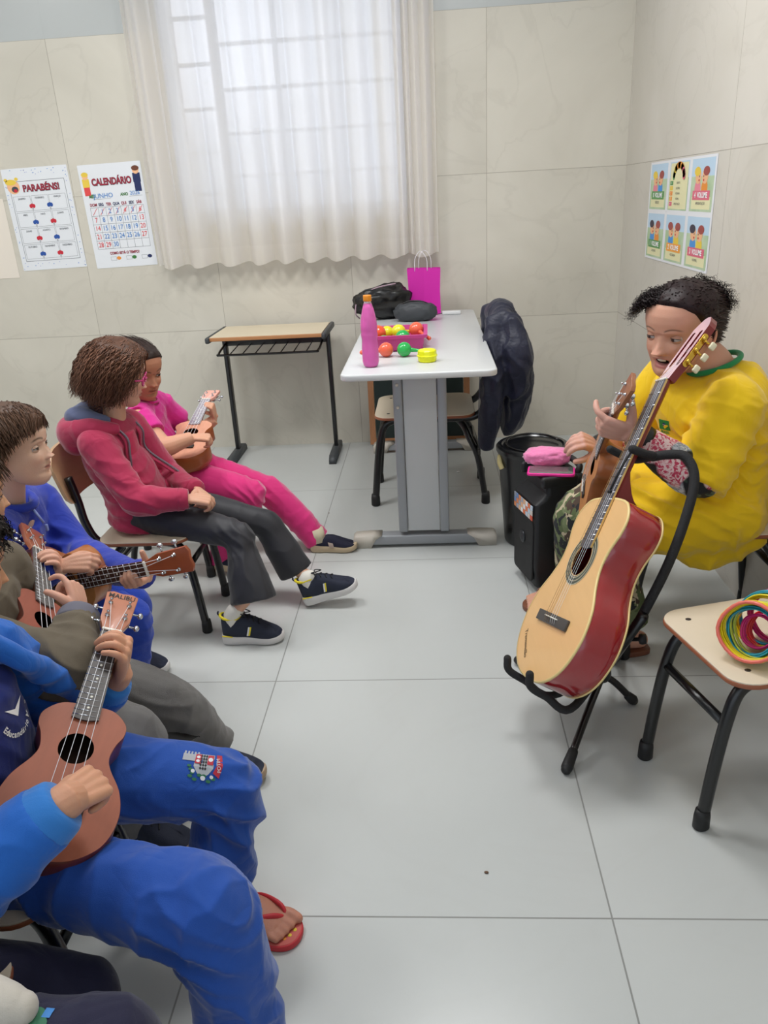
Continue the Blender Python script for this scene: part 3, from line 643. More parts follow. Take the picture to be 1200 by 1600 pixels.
# waste bin ----------------------------------------------------------
M_bin = mat('black_gloss_plastic', '101114', 0.22, spec=0.6); M_liner = mat('cream_liner', 'd8c88c', 0.5)
bcx, bcy = 0.375, 2.86
bn = empty('waste_bin', (bcx, bcy, 0), 'round black lidded waste bin behind the speaker', 'bin')
m = MB(); m.lathe([(0.0, 0.0), (0.098, 0.0), (0.104, 0.01), (0.130, 0.36), (0.132, 0.375), (0.0, 0.375)], (bcx, bcy, 0), 40); m.build('bin_body', M_bin, bn, auto=50)
m = MB(); m.lathe([(0.0, 0.374), (0.136, 0.374), (0.1385, 0.380), (0.1385, 0.394), (0.133, 0.400), (0.118, 0.402), (0.112, 0.396), (0.0, 0.393)], (bcx, bcy, 0), 48); lid = m.build('lid', M_bin, bn, auto=40)
m = MB(); m.tube([(bcx+0.100*math.cos(a), bcy+0.100*math.sin(a)*0.98, 0.405+0.006*math.sin(a)) for a in np.linspace(0.2, math.pi+2.0, 24)], 0.0042, n=8); m.build('lid_ring', M_bin, lid)
m = MB(); m.box((bcx+0.02, bcy-0.135, 0.372), (0.07, 0.02, 0.026), bev=0.005); m.build('lid_latch', M_bin, lid)
m = MB(); m.tube([(bcx-0.126, bcy-0.03, 0.368), (bcx-0.129, bcy-0.045, 0.345), (bcx-0.121, bcy-0.06, 0.325)], (0.010), n=8, res=3, flat=0.3, round_=True); m.build('bag_corner', M_liner, bn)

# loudspeaker --------------------------------------------------------
M_spk = mat('black_matte_plastic', '17181b', 0.5, bump=0.25, bscale=400); M_grille = mat('speaker_grille', '0f1012', 0.6, bump=0.8, bscale=500)
sx, sy = 0.395, 2.51; szr = 0.27
sp_ = empty('loudspeaker', (sx, sy, 0), 'black portable loudspeaker with sticker strip between bin and guitar', 'loudspeaker', rz=szr)
cz_, sz_ = math.cos(szr), math.sin(szr); RS = np.array([[cz_, -sz_, 0], [sz_, cz_, 0], [0, 0, 1]])
# body profile: depth along local x (front face at -x), width along y, height z
prof = [(0.085, 0.0), (-0.06, 0.0), (-0.085, 0.02), (-0.095, 0.10), (-0.095, 0.325), (-0.07, 0.345), (-0.055, 0.36), (-0.058, 0.40), (-0.045, 0.415), (0.07, 0.42), (0.088, 0.405), (0.088, 0.02)]
Rsp = RS@np.array([[1, 0, 0], [0, 0, -1], [0, 1, 0]], float)
m = MB(); slab(m, prof[::-1], -0.095, 0.095, 0.016, Rsp, (sx, sy, 0.003)); sb = m.build('cabinet', M_spk, sp_, auto=35)
m = MB(); slab(m, [(y, z) for y, z in rrect(0.165, 0.23, 0.02)], 0, 0.006, 0.003, RS@np.array([[0, 0, -1], [-1, 0, 0], [0, 1, 0]], float), RS@V3(-0.0935, 0, 0.150)+V3(sx, sy, 0.003)); m.build('grille', M_grille, sp_)
m = MB(); m.lathe([(0, 0.0), (0.022, 0.0), (0.022, 0.003), (0.018, 0.005), (0, 0.0055)], RS@V3(-0.1, 0.0, 0.18)+V3(sx, sy, 0.003), 24, RS@np.array([[0, 0, -1], [-1, 0, 0], [0, 1, 0]], float)); m.build('round_badge', mat('badge_grey', '3a3d41', 0.35, 0.6), sp_)
for s_ in (-1, 1):
    m = MB(); m.box(RS@V3(-0.01, s_*0.088, 0.405)+V3(sx, sy, 0), (0.13, 0.022, 0.04), RS, bev=0.01); m.build('top_cheek', M_spk, sp_)
m = MB(); m.tube([RS@V3(0.06, -0.07, 0.415)+V3(sx, sy, 0), RS@V3(0.07, -0.06, 0.445)+V3(sx, sy, 0), RS@V3(0.07, 0.06, 0.445)+V3(sx, sy, 0), RS@V3(0.06, 0.07, 0.415)+V3(sx, sy, 0)], 0.011, res=5); m.build('handle', M_rub, sp_)
stick = ['c8d8e8', 'e08a58', 'd86048', 'e8b890', 'b85a50', 'e07a50', '6a8ab8', 'd8d0c8', 'a8b0c0', 'd06a70', 'f0f0f0', '9098a8']
mm = [mat('sticker_'+str(['pale_blue', 'orange', 'red', 'peach', 'brick', 'coral', 'steel', 'sand', 'mist', 'rose', 'white', 'slate'][i]), cc, 0.4) for i, cc in enumerate(stick)]
m = MB(); m.sm = False
for r_ in range(3):
    for i in range(8):
        m.mi = (i*5+r_*7) % 12; m.box(RS@V3(-0.0965-0.004, -0.072+i*0.0205, 0.312-r_*0.018)+V3(sx, sy, 0.003), (0.002, 0.018, 0.016), RS)
m.build('sticker_strip', mm, sp_)
# ------------------------------------------------------------------ things on the table
def thing1(mb, name, m_, label, cat, group=None, auto=None):
    return tag(mb.build(name, m_, auto=auto), label, cat, group)
# bottle
bo_ = Wp(586, 575, 2.78); bx, by, bz = -0.222, 2.79, TH
M_pet = bpy.data.materials.new('clear_plastic'); M_pet.use_nodes = True; q = M_pet.node_tree.nodes['Principled BSDF']; q.inputs['Transmission Weight'].default_value = 0.95; q.inputs['Roughness'].default_value = 0.08; q.inputs['IOR'].default_value = 1.2; q.inputs['Base Color'].default_value = srgb('fff0fa')+(1,)
M_liq = bpy.data.materials.new('pink_liquid'); M_liq.use_nodes = True; q = M_liq.node_tree.nodes['Principled BSDF']; q.inputs['Transmission Weight'].default_value = 0.12; q.inputs['Roughness'].default_value = 0.3; q.inputs['IOR'].default_value = 1.3; q.inputs['Base Color'].default_value = srgb('ff74d4')+(1,)
bt = empty('drink_bottle', (bx, by, bz), 'clear bottle of bright pink drink with an orange cap', 'bottle')
R0 = 0.030
pr = [(0.0, 0.004), (0.020, 0.001), (0.027, 0.008), (R0, 0.022), (R0, 0.07), (0.0285, 0.085), (0.028, 0.10), (0.030, 0.112), (0.030, 0.120), (0.0285, 0.126), (0.030, 0.133), (0.030, 0.150), (0.027, 0.175), (0.021, 0.203), (0.015, 0.222), (0.0125, 0.230), (0.0125, 0.238), (0.0, 0.238)]
m = MB(); m.lathe(pr, (bx, by, bz), 32); m.build('bottle_body', M_pet, bt)
m = MB(); m.lathe([(max(0, r-0.0016), z if 0.004 < z < 0.2 else z) for r, z in pr[:-3]]+[(0, 0.223)], (bx, by, bz+0.001), 32); m.build('pink_drink', M_liq, bt)
m = MB(); m.lathe([(0.0, 0.232), (0.0142, 0.232), (0.0148, 0.236), (0.0148, 0.250), (0.0138, 0.253), (0, 0.253)], (bx, by, bz), 24); m.build('bottle_cap', mat('orange_cap', 'e08a1c', 0.35), bt)
# tray of maracas
M_tray = mat('magenta_plastic', 'c8408c', 0.35); tcx_, tcy_ = -0.135, 3.18
tr = empty('plastic_tray', (tcx_, tcy_, TH), 'magenta plastic tray heaped with toy maracas', 'tray')
m = MB(); inner = []; outer = []
w0, d0, w1, d1, hh = 0.20, 0.23, 0.215, 0.255, 0.065
def ring(w_, d_, z, r_=0.015): return [V3(tcx_+x, tcy_+y, TH+z) for x, y in rrect(w_, d_, r_, 4)]
RG = [ring(w0-0.02, d0-0.02, 0.001), ring(w0, d0, 0.004), ring(w1, d1, hh-0.012), ring(w1+0.022, d1+0.022, hh-0.012), ring(w1+0.024, d1+0.024, hh), ring(w1-0.006, d1-0.006, hh), ring(w0-0.008, d0-0.008, 0.006)]
vs = [v for r_ in RG for v in r_]; n_ = len(RG[0]); fs = [(i*n_+j, i*n_+(j+1) % n_, (i+1)*n_+(j+1) % n_, (i+1)*n_+j) for i in range(6) for j in range(n_)]
fs += [tuple(range(n_-1, -1, -1)), tuple(6*n_+j for j in range(n_))]
m.add(vs, fs); m.build('tray_body', M_tray, tr, auto=40)
MC = {'orange': mat('orange_gloss', 'f4562e', 0.25, coat=0.4), 'green': mat('green_gloss', '1fae4e', 0.25, coat=0.4), 'yellow': mat('yellow_gloss', 'e6e02a', 0.25, coat=0.4), 'red': mat('coral_gloss', 'f0684a', 0.25, coat=0.4)}
def maraca(cx, cy, cz, kind, dirv, label, r_=0.028):
    g = empty('maraca', (cx, cy, cz-r_), label, 'maraca', 'toy maracas on the long table')
    m = MB(); m.ball((cx, cy, cz), (r_, r_, r_*0.98), 24); m.build('rattle_head', MC[kind], g)
    dv = nrm(dirv); c = V3(cx, cy, cz); m = MB(); m.tube([c+dv*r_*0.9, c+dv*(r_+0.02), c+dv*(r_+0.055), c+dv*(r_+0.066)], [0.009, 0.0065, 0.007, 0.0085], n=12, res=3, round_=True); m.build('maraca_handle', MC[kind], g)
maraca(-0.215, 3.16, TH+0.060, 'orange', (0.2, -0.6, -0.55), 'orange maraca at the tray end beside the pink bottle', 0.032)
maraca(-0.185, 3.27, TH+0.044, 'yellow', (0.3, 0.5, 0), 'yellow maraca behind the orange one at the bottle end of the tray')
maraca(-0.135, 3.23, TH+0.052, 'yellow', (0.7, 0.5, -0.1), 'yellow maraca in the middle of the tray', 0.030)
maraca(-0.115, 3.13, TH+0.044, 'green', (-0.8, 0.35, -0.1), 'green maraca lying at the front middle of the tray', 0.030)
maraca(-0.062, 3.22, TH+0.060, 'red', (0.55, -0.8, -0.28), 'coral maraca at the right end of the tray with its handle forward', 0.030)
maraca(-0.190, 3.095, TH+0.036, 'green', (0.5, 0.4, 0), 'green maraca in the tray corner half hidden behind the bottle', 0.026)
maraca(-0.075, 3.11, TH+0.030, 'orange', (-0.6, 0.5, 0), 'orange maraca sunk low at the right front of the tray', 0.022)
maraca(-0.175, 2.965, TH+0.028, 'red', (-0.9, -0.1, -0.05), 'coral maraca lying on the tabletop behind the bottle')
maraca(-0.105, 2.955, TH+0.028, 'green', (0.95, -0.02, -0.12), 'green maraca lying on the tabletop with handle to the right')
# yellow lidded pot
m = MB(); yc = (-0.018, 2.845, TH)
m.lathe([(0, 0.0), (0.030, 0.0), (0.034, 0.004), (0.035, 0.020), (0.038, 0.021), (0.038, 0.024), (0.035, 0.026), (0.034, 0.040), (0.030, 0.044), (0, 0.045)], yc, 10); thing1(m, 'plastic_pot', mat('neon_yellow', 'eef012', 0.35), 'neon yellow faceted pot on the table edge', 'pot', auto=25)
# black bag, grey pouch
M_lea = mat('black_glossy_fabric', '0d0d0f', 0.3, bump=0.5, bscale=35, spec=0.6); M_pouch = mat('grey_pouch_cloth', '3b3e42', 0.55, bump=0.3, bscale=60)
def blob(name, c, size, m_, seed, amp=0.16, flat=0.0, rot=0.0, n=4, fr=3.0, parent=None, top=None):
    bm = bmesh.new(); bmesh.ops.create_icosphere(bm, subdivisions=n, radius=1.0); P = np.array([v.co for v in bm.verts]); fs = [[v.index for v in f.verts] for f in bm.faces]; bm.free()
    P = np.sign(P)*np.abs(P)**0.8
    d = vnoise(P, fr, seed)*amp+vnoise(P, fr*2.4, seed+1)*amp*0.45; d2 = 1-np.abs(vnoise(P*np.array([1, 1, 2.5]), fr*1.6, seed+5)); P = P*(1+d+0.12*(d2-0.6))[:, None]
    if top is not None: P = top(P)
    P[:, 2] = np.maximum(P[:, 2], -0.92); P = P*np.array(size)/2
    cr, sr = math.cos(rot), math.sin(rot); P = P@np.array([[cr, sr, 0], [-sr, cr, 0], [0, 0, 1]])
    zmin = P[:, 2].min(); P = P+np.array(c)-np.array([0, 0, zmin])
    m = MB(); m.add(P, fs); return m.build(name, m_, parent)
hb = empty('hand_bag', (-0.225, 4.02, TH), 'crumpled black glossy bag lying behind the tray', 'bag')
blob('bag_body', (-0.245, 4.0, TH), (0.27, 0.16, 0.17), M_lea, 4, 0.2, rot=0.3, top=lambda P: P*np.stack([np.ones(len(P)), np.ones(len(P)), 0.75+0.35*np.clip(P[:, 0]*0.7+0.5, 0, 1)], 1), parent=hb)
m = MB(); m.tube([(-0.36, 3.96, TH+0.01), (-0.375, 3.93, TH+0.04), (-0.36, 3.95, TH+0.10), (-0.28, 3.965, TH+0.15), (-0.17, 3.97, TH+0.17)], 0.0035, res=5, n=6); m.build('bag_zip', mat('pink_grey_zip', 'a98f9c', 0.5), hb)
pc = empty('zip_pouch', (-0.075, 3.86, TH), 'dark grey zipped pouch in front of the magenta gift bag', 'pouch')
blob('pouch_body', (-0.075, 3.86, TH), (0.205, 0.10, 0.095), M_pouch, 11, 0.06, rot=-0.03, parent=pc)
m = MB(); m.tube([(-0.165, 3.86, TH+0.060), (-0.12, 3.858, TH+0.092), (-0.05, 3.858, TH+0.094), (0.01, 3.86, TH+0.070)], 0.0035, res=5, n=6); m.build('pouch_zip', M_blk, pc)
# gift bag
gb = empty('gift_bag', (-0.02, 4.09, TH), 'magenta paper gift bag with white string handles on the table end', 'gift bag')
M_gift = mat('magenta_paper', 'd41fa8', 0.5, bump=0.1, bscale=20)
gx0, gx1, gy0, gy1, gz = -0.112, 0.052, 4.055, 4.125, 0.225
vs = []; 
for z, sx_ in ((0.0, 1.0), (0.12, 0.97), (gz, 1.03)):
    cx = (gx0+gx1)/2+0.006*z/gz
    for x, y in ((gx0, gy0), ((gx0+gx1)/2, gy0+0.004), (gx1, gy0), (gx1-0.012*(z/gz), (gy0+gy1)/2), (gx1, gy1), (gx0, gy1), (gx0+0.012*(z/gz), (gy0+gy1)/2)):
        vs.append((cx+(x-cx)*sx_, y, TH+z+(0.004 if z == gz and x < cx else 0)))
fs = [(k*7+i, k*7+(i+1) % 7, (k+1)*7+(i+1) % 7, (k+1)*7+i) for k in (0, 1) for i in range(7)]+[tuple(range(6, -1, -1))]
m = MB(); m.sm = False; m.add(vs, fs); m.build('paper_body', M_gift, gb)
M_str = mat('white_string', 'e8e4ea', 0.7)
for y, dx in ((gy0+0.003, 0), (gy1-0.003, 0.02)):
    m = MB(); m.tube([(-0.075+dx, y, TH+gz-0.01), (-0.072+dx, y, TH+gz+0.05), (-0.045+dx, y, TH+gz+0.085), (-0.015+dx, y, TH+gz+0.05), (-0.012+dx, y, TH+gz-0.01)], 0.0018, res=6, n=6); m.build('string_handle', M_str, gb)
# white charger lying at the table end
ch = empty('phone_charger', (0.1, 4.03, TH), 'small white adapter with cord lying at the wall end of the table', 'charger')
m = MB(); m.box((0.105, 4.03, TH+0.009), (0.095, 0.03, 0.018), bev=0.005); m.build('adapter_body', mat('white_plastic', 'd9dada', 0.4), ch)
m = MB(); m.tube([(0.06, 4.03, TH+0.008), (0.03, 4.02, TH+0.004), (-0.01, 4.0, TH+0.003)], 0.0022, res=4, n=6); m.build('cord', M_blk, ch)

# phone and pink plush case on the loudspeaker
ph_c = V3(sx+0.005, sy+0.02, 0.472); 
tpz = 0.4235
ph = empty('smartphone', (sx, sy, tpz), 'smartphone in a bright pink case lying on the loudspeaker', 'smartphone')
Rp = np.array([[math.cos(-0.18), -math.sin(-0.18), 0], [math.sin(-0.18), math.cos(-0.18), 0], [0, 0, 1]])
pco = V3(0.385, 2.455, tpz)
m = MB(); slab(m, rrect(0.155, 0.078, 0.012), 0, 0.010, 0.003, Rp, pco); m.build('phone_case', mat('hot_pink_case', 'f0279a', 0.4), ph)
m = MB(); slab(m, rrect(0.143, 0.068, 0.008), 0.0095, 0.0112, 0.0006, Rp, pco); m.build('screen', mat('phone_screen', '5c5f5c', 0.12, coat=0.8), ph)
m = MB(); pk = blob('plush_purse', (0.385, 2.545, tpz), (0.155, 0.085, 0.062), mat('pink_plush', 'ee86b8', 0.9, sheen=0.8, bump=0.6, bscale=120), 21, 0.10, rot=-0.15)
tag(pk, 'soft pink plush purse lying behind the phone on the loudspeaker', 'purse')

# rainbow coil on the empty chair
sl = empty('rainbow_coil', (0.70, 1.40, 0.383), 'tangled rainbow plastic coil toy lying on the empty chair seat', 'toy')
def coilring(cx, cy, cz, rad_, tiltv, col_, name='coil_loop', rr_=0.0019, k=1, spread=0.02, seed=1):
    rad = rad_*1.16; rnd = random.Random(seed); m = MB(); nn = nrm(tiltv); S, B, _ = frame_from(nn)
    for q in range(k):
        off = (q/(max(1, k-1))-0.5)*spread if k > 1 else 0; jr = rad*(1+rnd.uniform(-.08, .04)); t0 = rnd.uniform(-.06, .06)
        n2 = nrm(nn+S*t0+B*rnd.uniform(-.06, .06)); S2, B2, _ = frame_from(n2)
        pts = []
        for i in range(26):
            a = 2*math.pi*i/26; wob = 1+0.05*math.cos(3*a+seed); pts.append(V3(cx, cy, cz)+nn*off+S2*jr*wob*math.cos(a)+B2*jr*math.sin(a))
        m.tube(pts, rr_, n=6, closed=True)
    return m.build(name, col_, sl)
Cc = {k: mat('coil_'+k, v, 0.3, trans=0.15) for k, v in dict(yellow='f3dc10', aqua='1fa5c0', magenta='ee2a86', coral='f77a6a', lime='c8d84a', red='ee3a3a').items()}
nv_ = (-0.62, -0.62, 0.35)
base = V3(0.632, 1.392, 0.383+0.066)
for i, (cl, k, rad, off) in enumerate((('yellow', 9, 0.052, 0.0), ('lime', 5, 0.049, 0.018), ('aqua', 6, 0.043, 0.03), ('magenta', 9, 0.030, 0.05), ('red', 6, 0.034, 0.068), ('yellow', 7, 0.047, 0.082), ('aqua', 5, 0.049, 0.100), ('magenta', 6, 0.048, 0.118))):
    c_ = base-nrm(nv_)*off*0.9+V3(0.01*math.sin(i*2), 0, -0.0)
    coilring(c_[0], c_[1], max(c_[2]-off*0.05, 0.383+rad*1.16*0.97+0.006), rad, nv_, Cc[cl], k=int(k*2.2), spread=0.022, seed=i+3)
coilring(base[0]-0.012, base[1]-0.012, base[2]+0.006, 0.050, (-0.8, -0.7, 0.45), Cc['coral'], 'coral_loop', 0.004, 1, 0, 2)
# ------------------------------------------------------------------ guitar and ukuleles
def outline(spec, n=96):
    """closed guitar outline from right-hand half profile points (halfwidth, y), bottom to top"""
    P = [(0, spec[0][1])]+list(spec)+[(0, spec[-1][1])] if False else list(spec)
    Q = [V3(w_, y_, 0) for w_, y_ in P]; c = catmull([V3(-Q[1][0], Q[1][1], 0)]+Q+[V3(-Q[-2][0], Q[-2][1], 0)], n+1)
    m = len(c); k = len(P)+1; u = np.linspace(0, k, m); c = c[(u >= 1) & (u <= k-1)]
    c[0, 0] = 0; c[-1, 0] = 0
    right = [(a, b) for a, b, _ in c]; left = [(-a, b) for a, b, _ in c[1:-1]][::-1]
    return right+left
def fill_ring(mb, outer, inner, z, R, o, up=True):
    bm = bmesh.new(); eo = []
    for loop in (outer, inner):
        vs = [bm.verts.new((x, y, z)) for x, y in loop]
        eo += [bm.edges.new((vs[i], vs[(i+1) % len(vs)])) for i in range(len(vs))]
    bmesh.ops.triangle_fill(bm, use_beauty=True, use_dissolve=False, edges=eo)
    bm.verts.index_update(); vs = [R@np.array(v.co)+o for v in bm.verts]
    fs = []
    for f in bm.faces:
        ix = [v.index for v in f.verts]
        if (f.normal.z > 0) != up: ix = ix[::-1]
        fs.append(ix)
    bm.free(); sm = mb.sm; mb.sm = False; mb.add(vs, fs); mb.sm = sm
def instrument(name, label, cat, o, x, y, spec, depth, hole_y, hole_r, scale_len, nutw, endw, nfr, fb_end, mats, head, strings, bridge, group=None, bindw=0.0, pegstyle='uke', rosette=True, logo=None, neckdepth=0.02, dots=()):
    y = nrm(y); x = np.array(x, float); x = nrm(x-y*(x@y)); z = np.cross(x, y); R = np.stack([x, y, z], 1); o = np.array(o, float)
    r = empty(name, o, label, cat, group)
    L_ = lambda a, b, c: R@V3(a, b, c)+o
    out = outline(spec); n = len(out); P = np.array(out)
    hole = [(hole_r*math.cos(2*math.pi*i/32), hole_y+hole_r*math.sin(2*math.pi*i/32)) for i in range(32)]
    # soundboard with a real hole
    m = MB(); fill_ring(m, out, hole, 0.0, R, o); sb_ = m.build('soundboard', mats['top'], r)
    m = MB(); e = 0.001; vs = []; rows = 7
    nx = np.roll(P, -1, 0)-np.roll(P, 1, 0); nn = np.stack([nx[:, 1], -nx[:, 0]], 1); nn /= np.linalg.norm(nn, axis=1)[:, None]
    for k, (zz, off) in enumerate(((0.0, 0.0), (-0.001, 0.0008), (-depth*0.3, 0.0008), (-depth*0.7, 0.0008), (-depth+0.001, 0.0008), (-depth, -0.001))):
        vs += [L_(a, b, zz) for a, b in P+nn*off]
    fs = [(k*n+i, (k+1)*n+i, (k+1)*n+(i+1) % n, k*n+(i+1) % n) for k in range(5) for i in range(n)]
    m.add(vs, fs); m.build('side', mats['side'], r)
    m = MB(); m.add([L_(a, b, -depth) for a, b in P], [tuple(range(n-1, -1, -1))]); m.s = [False]; m.build('back', mats.get('back', mats['side']), r)
    m = MB(); m.add([L_(a*0.985, b*0.985+hole_y*0.015, -depth*0.93) for a, b in P], [tuple(range(n))]); m.s = [False]; m.build('inside_back', mats['in'], r)
    if bindw:
        for zz, nm in ((0.0, 'top_binding'), (-depth, 'back_binding')):
            m = MB(); ring = [P-nn*bindw, P+nn*0.0014, P+nn*0.0014, P-nn*0.0]; zs = [zz+(0.0006 if zz == 0 else 0.004), zz+(0.0004 if zz == 0 else 0.004), zz+(-0.004 if zz == 0 else -0.0006), zz+(-0.004 if zz == 0 else -0.0008)]
            vs = [L_(a, b, q) for Q, q in zip(ring, zs) for a, b in Q]; fs = [(k*n+i, k*n+(i+1) % n, (k+1)*n+(i+1) % n, (k+1)*n+i) for k in range(3) for i in range(n)]
            m.add(vs, fs); m.build(nm, mats['bind'], r)
    if rosette:
        m = MB(); 
        def ann(r0, r1, zz, mb):
            vs = [L_(q*math.cos(2*math.pi*i/48), hole_y+q*math.sin(2*math.pi*i/48), zz) for q in (r0, r1) for i in range(48)]
            mb.add(vs, [(i, 48+i, 48+(i+1) % 48, (i+1) % 48) for i in range(48)])
        m.mi = 0; ann(hole_r*1.06, hole_r*rosette, 0.0005, m); m.mi = 1; 
        for q in (1.12, (1.06+rosette)/2, rosette-0.06): ann(hole_r*q, hole_r*(q+0.05), 0.0008, m)
        m.build('rosette', [mats['ros'], mats['ros2']], sb_)
    nuty = scale_len
    # neck: tapered half-round bar and heel
    ytop = spec[-1][1]
    m = MB(); rows = []
    for q in np.linspace(0, 1, 8):
        yy = ytop-0.01+(nuty-ytop+0.012)*q; hw = endw/2+(nutw/2-endw/2)*((yy-fb_end)/(nuty-fb_end)); dd = neckdepth
        rows.append([L_(hw*math.cos(a), yy, 0.002-dd*math.sin(a)) for a in np.linspace(0, math.pi, 13)])
    vs = [v for r_ in rows for v in r_]; fs = [(k*13+i, (k+1)*13+i, (k+1)*13+i+1, k*13+i+1) for k in range(7) for i in range(12)]+[(k*13, k*13+12, (k+1)*13+12, (k+1)*13) for k in range(7)]
    fs += [tuple(range(13)), tuple(7*13+i for i in range(12, -1, -1))]
    m.add(vs, fs); nk = m.build('neck', mats['neck'], r, auto=40)
    m = MB(); rows = []
    for q in np.linspace(0, 1, 6):
        yy = ytop+0.002+(0.085 if depth > 0.08 else 0.035)*(1-q)**2.2; zz = -0.004-depth*0.88*q; hw = endw*0.42*(1-0.35*q)
        rows.append([L_(a, b, zz) for a, b in ((-hw, ytop-0.004), (-hw, yy), (-hw*0.5, yy+0.006), (hw*0.5, yy+0.006), (hw, yy), (hw, ytop-0.004))])
    vs = [v for r_ in rows for v in r_]; fs = [(k*6+i, k*6+(i+1) % 6, (k+1)*6+(i+1) % 6, (k+1)*6+i) for k in range(5) for i in range(6)]+[tuple(range(5, -1, -1)), tuple(30+i for i in range(6))]
    m.add(vs, fs); m.build('neck_heel', mats['neck'], nk, auto=50)
    # fretboard
    m = MB(); hw0, hw1 = endw/2, nutw/2; ft = 0.005 if depth > 0.08 else 0.0035
    pf = [(-hw0, fb_end), (-hw0*0.3, fb_end-0.004), (hw0*0.3, fb_end-0.004), (hw0, fb_end), (hw1, nuty), (-hw1, nuty)]
    m.sm = False; m.prism(pf, 0.001, 0.001+ft, R, o); fb = m.build('fretboard', mats['fret'], r)
    fz = 0.001+ft
    if 'fbside' in mats:
        m = MB(); m.sm = False
        for s_ in (-1, 1):
            a = [(s_*hw0, fb_end, 0.0015), (s_*(hw0+0.0008), fb_end, 0.0015), (s_*(hw1+0.0008), nuty, 0.0015), (s_*hw1, nuty, 0.0015)]
            vs = [L_(*v) for v in a]+[L_(v[0], v[1], fz) for v in a]; m.add(vs, [(0, 1, 2, 3), (4, 7, 6, 5), (0, 4, 5, 1), (1, 5, 6, 2), (2, 6, 7, 3), (3, 7, 4, 0)])
        m.build('fretboard_edging', mats['fbside'], fb)
    for k in range(1, nfr+1):
        yy = nuty-scale_len*(1-2**(-k/12)); 
        if yy < fb_end+0.002: break
        hw = hw0+(hw1-hw0)*((yy-fb_end)/(nuty-fb_end)); m = MB(); m.tube([L_(-hw, yy, fz), L_(hw, yy, fz)], 0.0009 if depth < 0.08 else 0.0015, n=6); m.build('fret', mats['metal'], fb)
    for k in dots:
        y0 = nuty-scale_len*(1-2**(-k/12)); y1 = nuty-scale_len*(1-2**(-(k-1)/12))
        m = MB(); m.lathe([(0, 0.0), (0.0024, 0.0), (0.0024, 0.0003), (0, 0.0004)], L_(0, (y0+y1)/2, fz), 12, R); m.build('fret_dot', mats['dot'], fb)
    m = MB(); m.box(L_(0, nuty+0.002, fz), (nutw, 0.005, 0.006), R, bev=0.001); m.build('nut', mats['nut'], r)
    # headstock, tilted back a little
    ht = math.radians(head['tilt']); Rh = R@np.array([[1, 0, 0], [0, math.cos(ht), math.sin(ht)], [0, -math.sin(ht), math.cos(ht)]]); oh = L_(0, nuty+0.004, 0.0015)
    H_ = lambda a, b, c: Rh@V3(a, b, c)+oh
    hp = [(q[0], q[1]) for q in head['poly']]; hp = hp+[(-a, b) for a, b in hp[::-1] if a > 1e-6]
    th_ = head['th']
    m = MB()
    if head.get('slots'):
        # slotted headstock face plate around two slots
        sl_ = head['slots']; bm = bmesh.new(); ed = []
        loops = [hp]+[[(sx_*sl_[0]+a, sl_[1]+b) for a, b in rrect(sl_[2], sl_[3], sl_[2]*0.49, 5)] for sx_ in (-1, 1)]
        fills = []
        for zz in (0.0, -th_):
            bm = bmesh.new(); ed = []
            for lp in loops:
                vv = [bm.verts.new((a, b, zz)) for a, b in lp]; ed += [bm.edges.new((vv[i], vv[(i+1) % len(vv)])) for i in range(len(vv))]
            bmesh.ops.triangle_fill(bm, use_beauty=True, use_dissolve=False, edges=ed); bm.verts.index_update()
            fs = []
            for f in bm.faces:
                ix = [v.index for v in f.verts]; fs.append(ix if (f.normal.z > 0) == (zz == 0) else ix[::-1])
            m.mi = 0 if zz == 0 else 1; m.sm = False; m.add([H_(*v.co) for v in bm.verts], fs); bm.free()
        m.mi = 1
        for li, lp in enumerate(loops):
            k = len(lp); vs = [H_(a, b, zz) for zz in (0, -th_) for a, b in lp]; fs = [(i, k+i, k+(i+1) % k, (i+1) % k) for i in range(k)]
            m.add(vs, fs)
        hd = m.build('headstock', [mats['head'], mats['neck']], r)
    else:
        slab(m, hp, -th_, 0.0, 0.001, Rh, oh); hd = m.build('headstock', mats['head'], r, auto=40)
    ns = strings
    pegs = head['pegs']
    for (px_, py_, sd) in pegs:
        g = MB()
        if pegstyle == 'uke':
            g.lathe([(0.0045, 0.0), (0.0045, 0.002), (0.0025, 0.003), (0.0025, 0.010), (0.0032, 0.011), (0, 0.012)], H_(px_, py_, 0.0005), 12, Rh); pg = g.build('tuning_peg', mats['metal'], r)
            g = MB(); g.box(H_(px_, py_, -th_-0.006), (0.012, 0.010, 0.012), Rh, bev=0.002); g.build('gear_box', mats['metal'], pg)
            g = MB(); a = H_(px_+sd*0.004, py_, -th_-0.007); b = H_(px_+sd*0.020, py_, -th_-0.007); g.tube([a, b], 0.0022, n=8); g.ball(H_(px_+sd*0.025, py_, -th_-0.007), (0.0055, 0.0075, 0.0055) if not mats.get('whitebtn') else (0.006, 0.008, 0.005), 12, Rh); g.build('peg_button', mats.get('btn', mats['metal']), pg)
        else:
            g.tube([H_(sd*0.006, py_, -th_*0.5), H_(sd*(head['hw']-0.002), py_, -th_*0.5)], 0.0045, n=10); pg = g.build('string_roller', mats['nut'], r)
            g = MB(); g.tube([H_(sd*(head['hw']), py_, -th_*0.5), H_(sd*(head['hw']+0.010), py_, -th_*0.5)], 0.005, n=10); g.tube([H_(sd*(head['hw']+0.008), py_-0.004, -th_*0.5-0.003), H_(sd*(head['hw']+0.008), py_-0.004, -th_*0.5-0.016)], 0.003, n=8); g.build('worm_gear', mats['gold'], pg)
            g = MB(); g.box(H_(sd*(head['hw']+0.010), py_-0.004, -th_*0.5-0.026), (0.009, 0.019, 0.016), Rh, bev=0.0035); g.build('peg_button', mats['btn'], pg)
